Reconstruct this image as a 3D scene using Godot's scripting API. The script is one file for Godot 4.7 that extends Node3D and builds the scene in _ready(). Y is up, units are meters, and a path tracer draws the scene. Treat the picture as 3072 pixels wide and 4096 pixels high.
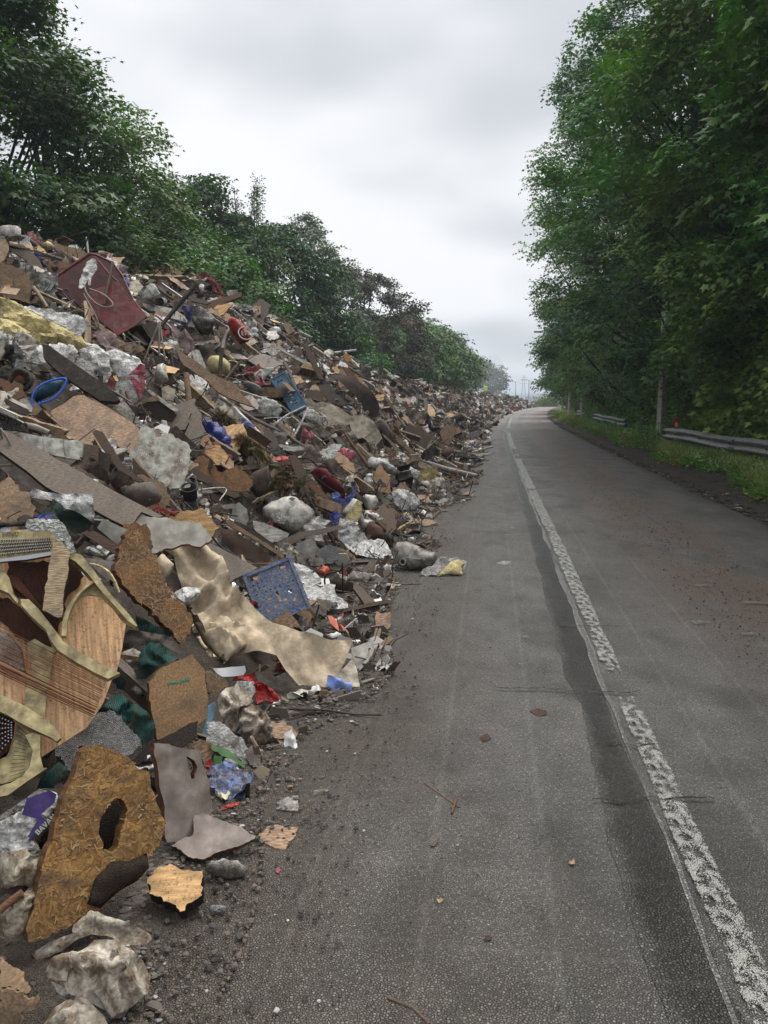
extends Node3D
# A road beside a long heap of dumped rubbish, trees on both sides, overcast sky.
# The road runs along -z from the viewer; d below means distance along it (d = -z).

var rng := RandomNumberGenerator.new()
var M := {}
var T := {}
var taken := {}
var marks := []          # landmarks: [centre, short phrase]
var keep_clear := []     # things that smaller rubbish must not hide: [plane point, basis, outline]
var eye := Vector3(0, 1.55, 0)

# ---------------------------------------------------------------- small helpers
func rf(a: float, b: float) -> float:
	return rng.randf_range(a, b)

func pick(a: Array):
	return a[rng.randi() % a.size()]

func numbered(called: String) -> String:
	var n: int = taken.get(called, 0)
	taken[called] = n + 1
	return called if n == 0 else "%s_%03d" % [called, n]

func tag(o: Node, label := "", category := "", group := "", kind := "") -> void:
	if label: o.set_meta("label", label)
	if category: o.set_meta("category", category)
	if group: o.set_meta("group", group)
	if kind: o.set_meta("kind", kind)

func inst(called: String, mesh: Mesh, m: Material, parent: Node = self) -> MeshInstance3D:
	var o := MeshInstance3D.new()
	o.mesh = mesh
	o.material_override = m
	if parent == self:
		o.name = numbered(called)
		add_child(o)
	else:
		o.name = called
		parent.add_child(o, true)
	return o

func root_at(called: String, at: Vector3, b := Basis()) -> Node3D:
	var o := Node3D.new()
	o.name = numbered(called)
	add_child(o)
	o.transform = Transform3D(b, at)
	return o

func basis_of(n: Vector3, up: Vector3) -> Basis:
	var z := n.normalized()
	var x := up.cross(z).normalized()
	return Basis(x, z.cross(x), z)

func curve_at(d: float) -> float:
	var e := clampf(d - 22.0, 0.0, 108.0)
	return 0.0006 * e * e + maxf(d - 130.0, 0.0) * 0.13

func toe(d: float) -> float:
	return -0.95 + 0.45 * smoothstep(9.0, 15.0, d) + curve_at(d) + 0.12 * sin(d * 1.7) + 0.08 * sin(d * 3.1 + 1.0)

func crest(d: float) -> float:
	var k := [-10.0, 3.5, 9.0, 3.5, 13.0, 3.65, 17.0, 3.9, 19.0, 3.4, 22.0, 2.8, 27.0, 2.25, 43.0, 2.1, 73.0, 1.9, 118.0, 1.5, 140.0, 0.4, 400.0, 0.4]
	for i in range(0, k.size() - 2, 2):
		if d <= k[i + 2]:
			return lerpf(k[i + 1], k[i + 3], clampf((d - k[i]) / (k[i + 2] - k[i]), 0.0, 1.0))
	return 0.4

func heap(x: float, d: float) -> float:    # height of the rubbish slope
	var s := toe(d) - x
	if s <= 0.0:
		return 0.0
	var y := 0.75 * (sqrt(s * s + 0.09) - 0.3)
	var h := crest(d)
	var k := 0.5
	var t := clampf(0.5 + 0.5 * (h - y) / k, 0.0, 1.0)
	y = lerpf(h, y, t) - k * t * (1.0 - t)
	y *= 1.0 - smoothstep(8.5, 12.5, s)
	y += minf(s, 1.0) * (0.11 * sin(2.1 * x + 1.3 * d) + 0.07 * sin(3.7 * x - 2.9 * d + 1.0))
	return maxf(y, 0.0)

func noise(seed_: int, freq: float, octaves := 4, kind := FastNoiseLite.TYPE_SIMPLEX_SMOOTH) -> FastNoiseLite:
	var n := FastNoiseLite.new()
	n.seed = seed_
	n.noise_type = kind
	n.frequency = freq
	n.fractal_type = FastNoiseLite.FRACTAL_FBM if octaves > 1 else FastNoiseLite.FRACTAL_NONE
	n.fractal_octaves = octaves
	return n

# ---------------------------------------------------------------- textures
func grey(n: FastNoiseLite, size: int) -> PackedByteArray:
	var im := n.get_seamless_image(size, size, false, false, 0.12)
	im.convert(Image.FORMAT_L8)
	return im.get_data()

func tex_rgb(size: int, data: PackedByteArray) -> ImageTexture:
	return ImageTexture.create_from_image(Image.create_from_data(size, size, false, Image.FORMAT_RGB8, data))

func tex_l(size: int, data: PackedByteArray) -> ImageTexture:
	return ImageTexture.create_from_image(Image.create_from_data(size, size, false, Image.FORMAT_L8, data))

func tint_tex(size: int, v: PackedByteArray, lo: Color, hi: Color) -> ImageTexture:
	var out := PackedByteArray()
	out.resize(size * size * 3)
	for i in size * size:
		var t := v[i] / 255.0
		out[i * 3] = int(255 * lerpf(lo.r, hi.r, t))
		out[i * 3 + 1] = int(255 * lerpf(lo.g, hi.g, t))
		out[i * 3 + 2] = int(255 * lerpf(lo.b, hi.b, t))
	return tex_rgb(size, out)

func blotch_tex(size: int, v: PackedByteArray, fine: PackedByteArray, from: float, to: float, most: float, c: Color) -> ImageTexture:
	var out := PackedByteArray()
	out.resize(size * size * 4)
	for i in size * size:
		var t := v[i] / 255.0 * 0.65 + fine[i] / 255.0 * 0.35
		var a := clampf((t - from) / (to - from), 0.0, 1.0) * most
		var f := 0.75 + 0.5 * fine[i] / 255.0
		out[i * 4] = mini(255, int(255 * c.r * f))
		out[i * 4 + 1] = mini(255, int(255 * c.g * f))
		out[i * 4 + 2] = mini(255, int(255 * c.b * f))
		out[i * 4 + 3] = int(255 * a)
	return ImageTexture.create_from_image(Image.create_from_data(size, size, false, Image.FORMAT_RGBA8, out))

func flake_tex(size: int, count: int, long: float, wide: float, seed_: int) -> Array:
	# pressed wood flakes: each one a short strip of its own tone, laid every way; returns [tone bytes, height bytes]
	var r := RandomNumberGenerator.new()
	r.seed = seed_
	var tone := PackedByteArray()
	tone.resize(size * size)
	tone.fill(90)
	var high := tone.duplicate()
	for k in count:
		var cx := r.randf() * size
		var cy := r.randf() * size
		var a := r.randf() * PI
		var l := long * (0.4 + r.randf())
		var w := wide * (0.35 + r.randf())
		var v := r.randf_range(70, 235)
		var h := r.randf_range(60, 230)
		var steps := int(l)
		var across := maxi(1, int(w))
		for i in steps:
			for j in across:
				var u := i - l * 0.5
				var q := j - w * 0.5 + sin(i * 0.21 + k) * 0.8
				var px := posmod(int(cx + cos(a) * u - sin(a) * q), size)
				var py := posmod(int(cy + sin(a) * u + cos(a) * q), size)
				var grain := 14.0 * sin(j * 2.3 + k)
				tone[py * size + px] = clampi(int(v + grain), 0, 255)
				high[py * size + px] = clampi(int(h + grain * 2.0), 0, 255)
	return [tone, high]

func make_textures() -> void:
	var a := grey(noise(11, 0.012, 5), 512)
	var b := grey(noise(12, 0.05, 4), 512)
	var c := grey(noise(13, 0.16, 3), 512)
	var cell := noise(14, 0.09, 1, FastNoiseLite.TYPE_CELLULAR)
	cell.cellular_return_type = FastNoiseLite.RETURN_DISTANCE2_SUB
	var cells := grey(cell, 512)
	var cellv := noise(14, 0.09, 1, FastNoiseLite.TYPE_CELLULAR)
	cellv.cellular_return_type = FastNoiseLite.RETURN_CELL_VALUE
	var tones := grey(cellv, 512)
	T.soft = tint_tex(512, a, Color(0.66, 0.65, 0.635), Color(1, 1, 1))
	T.fine = tint_tex(512, b, Color(0.62, 0.61, 0.6), Color(1, 1, 1))
	T.grain = tint_tex(512, b, Color(0.5, 0.48, 0.46), Color(1, 1, 1))
	T.a = tex_l(512, a)
	T.b = tex_l(512, b)
	T.c = tex_l(512, c)
	T.cells = tex_l(512, cells)
	T.mud = blotch_tex(512, a, b, 0.44, 0.66, 0.92, Color(0.30, 0.26, 0.215))
	T.mud_light = blotch_tex(512, a, b, 0.49, 0.72, 0.82, Color(0.31, 0.275, 0.235))
	T.mud_heavy = blotch_tex(512, b, a, 0.36, 0.56, 0.95, Color(0.29, 0.25, 0.21))
	T.mud_soft = blotch_tex(512, a, b, 0.5, 0.82, 0.7, Color(0.4, 0.335, 0.255))
	T.mud_cloth = blotch_tex(512, a, b, 0.34, 0.58, 0.95, Color(0.35, 0.285, 0.215))
	T.specks = blotch_tex(512, c, b, 0.62, 0.7, 0.85, Color(0.16, 0.13, 0.11))
	T.peel = blotch_tex(512, a, c, 0.6, 0.63, 1.0, Color(0.36, 0.22, 0.18))
	T.rust = blotch_tex(512, a, b, 0.42, 0.6, 0.95, Color(0.36, 0.2, 0.13))
	var fl := flake_tex(512, 2600, 62, 13, 3)
	T.flakes = tint_tex(512, fl[0], Color(0.5, 0.41, 0.3), Color(1.0, 0.93, 0.78))
	T.flakes_high = tex_l(512, fl[1])
	var fb := flake_tex(512, 5200, 34, 5, 4)
	T.fibre = tint_tex(512, fb[0], Color(0.55, 0.48, 0.41), Color(1.0, 0.95, 0.88))
	T.fibre_high = tex_l(512, fb[1])
	# asphalt: rounded stones in a dark binder
	var tone := PackedByteArray()
	var high := PackedByteArray()
	tone.resize(512 * 512)
	high.resize(512 * 512)
	for i in 512 * 512:
		var edge := clampf(cells[i] / 255.0 * 2.6, 0.0, 1.0)
		tone[i] = clampi(int(255 * (0.22 + 0.5 * edge * (0.25 + tones[i] / 255.0) + 0.3 * (b[i] / 255.0 - 0.5) + 0.45 * (c[i] / 255.0 - 0.5))), 0, 255)
		high[i] = clampi(int(255 * (0.62 * sqrt(edge) * (0.5 + 0.5 * tones[i] / 255.0) + 0.3 * c[i] / 255.0)), 0, 255)
	T.asphalt = tint_tex(512, tone, Color(0.34, 0.33, 0.32), Color(1, 1, 0.985))
	T.asphalt_high = tex_l(512, high)
	# worn road paint: alpha says where paint is left on the stones
	var worn := PackedByteArray()
	worn.resize(512 * 512 * 4)
	for i in 512 * 512:
		var v := 185 + int(60 * c[i] / 255.0)
		worn[i * 4] = v
		worn[i * 4 + 1] = v
		worn[i * 4 + 2] = v - 5
		worn[i * 4 + 3] = clampi(int(255 * (0.5 + 1.05 * (high[i] / 255.0 - 0.42) + 0.9 * (a[i] / 255.0 - 0.5) + 0.45 * (b[i] / 255.0 - 0.5) + 0.5 * (c[i] / 255.0 - 0.5))), 0, 255)
	T.worn = ImageTexture.create_from_image(Image.create_from_data(512, 512, false, Image.FORMAT_RGBA8, worn))
	# cloth ribs
	var rib := PackedByteArray()
	rib.resize(512 * 512)
	for y in 512:
		for x in 512:
			rib[y * 512 + x] = clampi(int(128 + 110 * sin(x * TAU / 16.0) + 20 * sin(y * TAU / 4.0)), 0, 255)
	T.rib = tex_l(512, rib)
	# creases of plastic sheet and paper
	var rid := noise(17, 0.018, 4)
	rid.fractal_type = FastNoiseLite.FRACTAL_RIDGED
	T.crease = tex_l(512, grey(rid, 512))

func mat(key: String, c: Color, rough := 0.75, opt := {}) -> StandardMaterial3D:
	var m := StandardMaterial3D.new()
	m.resource_name = key
	m.albedo_color = c
	m.roughness = rough
	m.metallic_specular = opt.get("spec", 0.4)
	m.uv1_triplanar = true
	m.uv1_scale = opt.get("scale", Vector3(2, 2, 2))
	if opt.has("tex"):
		m.albedo_texture = T[opt.tex]
	if opt.has("bump"):
		m.heightmap_enabled = true
		m.heightmap_texture = T[opt.bump]
		m.heightmap_scale = opt.get("depth", 0.4)
	if opt.has("dirt"):
		m.detail_enabled = true
		m.detail_blend_mode = BaseMaterial3D.BLEND_MODE_MIX
		m.detail_albedo = T[opt.dirt]
		m.detail_uv_layer = BaseMaterial3D.DETAIL_UV_2
		m.uv2_triplanar = true
		m.uv2_world_triplanar = true
		m.uv2_scale = Vector3.ONE * opt.get("dirt_scale", 1.1)
	m.metallic = opt.get("metal", 0.0)
	if opt.has("vc"):
		m.vertex_color_use_as_albedo = true
	if opt.has("back"):
		m.backlight_enabled = true
		m.backlight = opt.back
	m.cull_mode = BaseMaterial3D.CULL_DISABLED
	M[key] = m
	return m

func make_materials() -> void:
	var wood := {"tex": "grain", "bump": "b", "scale": Vector3(0.9, 9, 9), "depth": 0.25, "dirt": "mud_light"}
	for w in [["wood_brown", Color(0.46, 0.38, 0.315)], ["wood_dark", Color(0.235, 0.2, 0.172)], ["wood_tan", Color(0.68, 0.57, 0.45)], ["wood_grey", Color(0.5, 0.46, 0.42)], ["wood_pale", Color(0.8, 0.71, 0.57)], ["wood_orange", Color(0.56, 0.4, 0.29)]]:
		mat(w[0], w[1], 0.7, wood)
	mat("wood_painted", Color(0.8, 0.79, 0.75), 0.6, {"tex": "soft", "bump": "b", "scale": Vector3(1, 7, 7), "depth": 0.15, "dirt": "mud_light"})
	mat("flake_board", Color(0.73, 0.61, 0.44), 0.75, {"tex": "flakes", "bump": "flakes_high", "scale": Vector3(2.6, 2.6, 2.6), "depth": 1.1, "dirt": "mud_light", "dirt_scale": 1.6})
	mat("fibre_board", Color(0.72, 0.58, 0.43), 0.8, {"tex": "fibre", "bump": "fibre_high", "scale": Vector3(3, 3, 3), "depth": 0.9, "dirt": "mud_light"})
	mat("chip_board", Color(0.7, 0.56, 0.41), 0.7, {"tex": "fine", "bump": "c", "scale": Vector3(3, 3, 3), "depth": 0.12, "dirt": "mud_light", "dirt_scale": 0.8})
	mat("chip_edge", Color(0.55, 0.42, 0.28), 0.85, {"tex": "fibre", "bump": "fibre_high", "scale": Vector3(6, 6, 6), "depth": 1.0})
	mat("laminate", Color(0.6, 0.55, 0.52), 0.5, {"tex": "soft", "bump": "a", "scale": Vector3(1.5, 1.5, 1.5), "depth": 0.2, "dirt": "mud_light"})
	mat("laminate_grey", Color(0.58, 0.57, 0.53), 0.5, {"tex": "soft", "bump": "a", "scale": Vector3(1.2, 1.2, 1.2), "depth": 0.2, "dirt": "mud_light"})
	mat("long_panel", Color(0.5, 0.45, 0.395), 0.6, {"tex": "fine", "bump": "c", "scale": Vector3(1.2, 4, 4), "depth": 0.1, "dirt": "mud_light", "dirt_scale": 0.6})
	mat("plywood", Color(0.71, 0.585, 0.47), 0.65, {"tex": "grain", "bump": "b", "scale": Vector3(1, 3.5, 3.5), "depth": 0.12, "dirt": "mud_light"})
	mat("ply_light", Color(0.82, 0.66, 0.45), 0.65, {"tex": "soft", "bump": "b", "scale": Vector3(1, 5, 5), "depth": 0.12, "dirt": "specks"})
	mat("soundboard", Color(0.93, 0.75, 0.56), 0.5, {"tex": "soft", "bump": "b", "scale": Vector3(9, 0.7, 2), "depth": 0.06, "dirt": "specks"})
	mat("card", Color(0.58, 0.48, 0.38), 0.85, {"tex": "fine", "bump": "a", "scale": Vector3(3, 3, 3), "depth": 0.4, "dirt": "mud"})
	mat("card_dark", Color(0.22, 0.18, 0.15), 0.9, {"tex": "fine", "bump": "fibre_high", "scale": Vector3(3, 3, 3), "depth": 0.5})
	var plastic := {"tex": "soft", "bump": "crease", "scale": Vector3(2.2, 2.2, 2.2), "depth": 1.1, "dirt": "mud_light", "dirt_scale": 1.6}
	for w in [["bag_white", Color(0.86, 0.86, 0.85)], ["bag_grey", Color(0.62, 0.61, 0.59)], ["bag_black", Color(0.035, 0.037, 0.042)], ["bag_red", Color(0.7, 0.15, 0.13)], ["bag_blue", Color(0.17, 0.23, 0.56)], ["bag_pink", Color(0.75, 0.35, 0.42)], ["bag_green", Color(0.2, 0.42, 0.33)], ["bag_yellow", Color(0.72, 0.66, 0.42)]]:
		mat(w[0], w[1], 0.4, plastic)
	mat("bag_clear", Color(0.78, 0.79, 0.77), 0.3, {"tex": "soft", "bump": "crease", "scale": Vector3(3, 3, 3), "depth": 1.6, "dirt": "mud_light", "dirt_scale": 2.0, "back": Color(0.5, 0.5, 0.5)})
	var cloth := {"tex": "soft", "bump": "b", "scale": Vector3(4, 4, 4), "depth": 0.4, "dirt": "mud", "dirt_scale": 1.2}
	for w in [["cloth_white", Color(0.8, 0.78, 0.73)], ["cloth_grey", Color(0.42, 0.4, 0.38)], ["cloth_brown", Color(0.27, 0.22, 0.19)], ["cloth_pink", Color(0.62, 0.53, 0.54)], ["cloth_dark", Color(0.13, 0.12, 0.12)], ["cloth_red", Color(0.45, 0.08, 0.1)], ["cloth_teal", Color(0.13, 0.24, 0.25)]]:
		mat(w[0], w[1], 0.9, cloth)
	mat("carpet_pink", Color(0.47, 0.385, 0.365), 0.95, {"tex": "fibre", "bump": "fibre_high", "scale": Vector3(5, 5, 5), "depth": 0.8, "dirt": "mud"})
	mat("carpet_brown", Color(0.3, 0.255, 0.23), 0.95, {"tex": "soft", "bump": "b", "scale": Vector3(2, 5, 5), "depth": 0.4, "dirt": "mud_light"})
	mat("canvas", Color(0.83, 0.76, 0.65), 0.85, {"tex": "soft", "bump": "b", "scale": Vector3(1.6, 1.6, 1.6), "depth": 0.25, "dirt": "mud_soft", "dirt_scale": 1.3})
	mat("canvas_clean", Color(0.74, 0.7, 0.62), 0.6, {"tex": "soft", "bump": "crease", "scale": Vector3(1.2, 1.2, 1.2), "depth": 0.5, "dirt": "mud_light", "dirt_scale": 0.7})
	mat("muddy_bag", Color(0.85, 0.82, 0.76), 0.75, {"tex": "soft", "bump": "crease", "scale": Vector3(2.4, 2.4, 2.4), "depth": 0.5, "dirt": "mud_cloth", "dirt_scale": 2.4})
	mat("quilt", Color(0.82, 0.79, 0.71), 0.85, {"tex": "soft", "bump": "crease", "scale": Vector3(2.6, 2.6, 2.6), "depth": 0.5, "dirt": "mud_cloth", "dirt_scale": 2.2})
	mat("ribbed_green", Color(0.1, 0.33, 0.31), 0.8, {"tex": "soft", "bump": "rib", "scale": Vector3(4, 4, 4), "depth": 0.5, "dirt": "mud_light", "dirt_scale": 1.4})
	mat("net_green", Color(0.08, 0.23, 0.2), 0.85, {"tex": "fine", "bump": "c", "scale": Vector3(3, 3, 3), "depth": 0.5, "dirt": "mud_light"})
	mat("concrete", Color(0.62, 0.62, 0.62), 0.9, {"tex": "fine", "bump": "c", "scale": Vector3(2.2, 2.2, 2.2), "depth": 1.8, "dirt": "mud_light", "dirt_scale": 0.6})
	mat("plaster", Color(0.78, 0.76, 0.72), 0.9, {"tex": "fine", "bump": "c", "scale": Vector3(3, 3, 3), "depth": 1.0, "dirt": "mud"})
	mat("earth", Color(0.26, 0.205, 0.165), 0.95, {"tex": "fine", "bump": "c", "scale": Vector3(3, 3, 3), "depth": 2.0})
	mat("foam", Color(0.88, 0.82, 0.6), 0.85, {"tex": "soft", "bump": "b", "scale": Vector3(2.5, 2.5, 2.5), "depth": 1.2, "dirt": "specks", "dirt_scale": 1.2})
	mat("brick", Color(0.46, 0.34, 0.28), 0.9, {"tex": "fine", "bump": "c", "scale": Vector3(3, 3, 3), "depth": 1.0, "dirt": "mud"})
	mat("iron_gold", Color(0.78, 0.72, 0.53), 0.5, {"tex": "soft", "bump": "c", "scale": Vector3(3, 3, 3), "depth": 0.08, "dirt": "mud_light", "dirt_scale": 2.2})
	mat("rust", Color(0.4, 0.26, 0.19), 0.85, {"tex": "fine", "bump": "c", "scale": Vector3(5, 5, 5), "depth": 0.4})
	mat("string_copper", Color(0.55, 0.38, 0.28), 0.6, {"metal": 0.3})
	mat("felt", Color(0.36, 0.23, 0.18), 0.95, {"tex": "fibre", "bump": "fibre_high", "scale": Vector3(8, 2, 8), "depth": 1.0})
	mat("pale_pole", Color(0.8, 0.79, 0.75), 0.5, {"tex": "soft"})
	mat("steel", Color(0.55, 0.55, 0.55), 0.35, {"metal": 0.8})
	mat("pole", Color(0.58, 0.56, 0.52), 0.45, {"tex": "soft", "dirt": "mud_light"})
	mat("rubber", Color(0.05, 0.05, 0.05), 0.7, {"tex": "fine", "bump": "b", "depth": 0.4, "dirt": "mud_light"})
	mat("maroon", Color(0.42, 0.12, 0.1), 0.45, {"tex": "soft", "bump": "a", "scale": Vector3(1.2, 1.2, 1.2), "depth": 0.6, "dirt": "mud_light", "dirt_scale": 0.7})
	mat("maroon_dark", Color(0.3, 0.1, 0.085), 0.55, {"tex": "soft", "bump": "a", "scale": Vector3(1.2, 1.2, 1.2), "depth": 0.4})
	mat("burgundy", Color(0.38, 0.03, 0.07), 0.75, {"tex": "soft", "bump": "b", "scale": Vector3(6, 6, 6), "depth": 0.2})
	mat("crate_blue", Color(0.27, 0.47, 0.6), 0.45, {"tex": "soft", "dirt": "mud_light", "dirt_scale": 0.9})
	mat("crate_muddy", Color(0.17, 0.3, 0.55), 0.5, {"tex": "soft", "bump": "b", "depth": 0.3, "dirt": "mud_heavy", "dirt_scale": 1.5})
	M.crate_muddy.detail_albedo = blotch_tex(512, a_noise(), b_noise(), 0.2, 0.48, 0.8, Color(0.45, 0.47, 0.51))
	mat("jerry_white", Color(0.84, 0.83, 0.79), 0.4, {"tex": "soft", "bump": "a", "scale": Vector3(1.5, 1.5, 1.5), "depth": 0.4, "dirt": "mud_light", "dirt_scale": 1.2})
	mat("jerry_grey", Color(0.6, 0.59, 0.56), 0.5, {"tex": "soft", "bump": "a", "scale": Vector3(2, 2, 2), "depth": 0.4, "dirt": "mud", "dirt_scale": 1.1})
	mat("net_blue", Color(0.14, 0.34, 0.72), 0.4)
	mat("net_teal", Color(0.08, 0.3, 0.38), 0.7, {"tex": "fine"})
	mat("peeled", Color(0.83, 0.83, 0.77), 0.5, {"tex": "soft", "bump": "c", "scale": Vector3(2, 2, 2), "depth": 0.3, "dirt": "peel", "dirt_scale": 1.3})
	mat("tile", Color(0.82, 0.81, 0.77), 0.4, {"tex": "soft", "dirt": "mud_light", "dirt_scale": 2.0})
	mat("bark", Color(0.16, 0.13, 0.105), 0.9, {"tex": "grain", "bump": "b", "scale": Vector3(4, 1, 4), "depth": 1.2})
	mat("bark_limb", Color(0.14, 0.12, 0.1), 0.9)
	mat("leaf", Color(1, 1, 1), 0.55, {"vc": true, "back": Color(0.55, 0.7, 0.16), "spec": 0.3})
	mat("leaf_fresh", Color(0.36, 0.46, 0.22), 0.5, {"back": Color(0.5, 0.6, 0.15), "spec": 0.35})
	mat("leaf_pale", Color(0.43, 0.52, 0.36), 0.42, {"back": Color(0.4, 0.5, 0.15), "spec": 0.5})
	mat("tinted", Color(1, 1, 1), 0.75, {"vc": true, "tex": "fine", "scale": Vector3(5, 5, 5)})
	mat("tinted_shiny", Color(1, 1, 1), 0.4, {"vc": true})
	mat("galvanised", Color(0.55, 0.56, 0.57), 0.42, {"tex": "soft", "bump": "b", "depth": 0.15, "metal": 0.35, "dirt": "mud_light", "dirt_scale": 0.7})
	mat("paint_red", Color(0.75, 0.12, 0.07), 0.45, {"tex": "soft"})
	mat("orange", Color(0.85, 0.36, 0.18), 0.5, {"tex": "soft", "dirt": "mud_light"})
	mat("light_blue", Color(0.5, 0.72, 0.84), 0.45, {"tex": "soft", "dirt": "mud_light"})
	mat("paper", Color(0.72, 0.72, 0.71), 0.7, {"tex": "soft", "bump": "crease", "scale": Vector3(4, 4, 4), "depth": 0.8, "dirt": "mud", "dirt_scale": 2.2})
	mat("ink_teal", Color(0.12, 0.55, 0.45), 0.7)
	mat("ink_purple", Color(0.28, 0.2, 0.5), 0.5, {"tex": "soft", "dirt": "mud_light", "dirt_scale": 2.0})
	mat("ink_dark", Color(0.12, 0.11, 0.12), 0.6)
	mat("ink_white", Color(0.85, 0.84, 0.82), 0.5, {"tex": "fine", "scale": Vector3(8, 8, 8)})
	mat("yellow_card", Color(0.8, 0.56, 0.22), 0.5, {"tex": "soft", "dirt": "mud_light"})
	mat("print_blue", Color(0.4, 0.52, 0.75), 0.5, {"tex": "soft", "bump": "crease", "depth": 1.0, "dirt": "mud_heavy", "dirt_scale": 1.6})
	mat("print_green", Color(0.3, 0.5, 0.27), 0.5, {"tex": "soft", "dirt": "mud_light"})
	mat("hi_vis", Color(0.78, 0.92, 0.1), 0.6)
	mat("skin", Color(0.62, 0.44, 0.35), 0.6)
	mat("dark_trousers", Color(0.05, 0.055, 0.07), 0.8)

func a_noise() -> PackedByteArray:
	return grey(noise(11, 0.012, 5), 512)

func b_noise() -> PackedByteArray:
	return grey(noise(12, 0.05, 4), 512)

# ---------------------------------------------------------------- shape builders
func ring_of(poly: PackedVector2Array, step: float, jag: float) -> PackedVector2Array:
	var out := PackedVector2Array()
	var wave := noise(rng.randi() % 100000, 1.0 / (step * 7.0), 4)
	var along := 0.0
	for i in poly.size():
		var a := poly[i]
		var b := poly[(i + 1) % poly.size()]
		var n := maxi(1, int(ceil(a.distance_to(b) / step)))
		var side := (b - a).orthogonal().normalized()
		for k in n:
			var p := a.lerp(b, float(k) / n)
			if jag > 0.0:
				p += side * jag * (2.6 * wave.get_noise_1d(along + k * step) - 0.3 + rf(-0.35, 0.35)) * (1.0 if k > 0 else 0.5)
			out.append(p)
		along += a.distance_to(b)
	return out

func edge_gap(p: Vector2, ring: PackedVector2Array) -> float:
	var best := 1e9
	for i in ring.size():
		var q := Geometry2D.get_closest_point_to_segment(p, ring[i], ring[(i + 1) % ring.size()])
		best = minf(best, p.distance_squared_to(q))
	return sqrt(best)

func tri(st: SurfaceTool, a: Vector3, b: Vector3, c: Vector3) -> void:
	st.add_vertex(a)
	st.add_vertex(b)
	st.add_vertex(c)

func quad(st: SurfaceTool, a: Vector3, b: Vector3, c: Vector3, d: Vector3) -> void:
	tri(st, a, b, c)
	tri(st, a, c, d)

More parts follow.
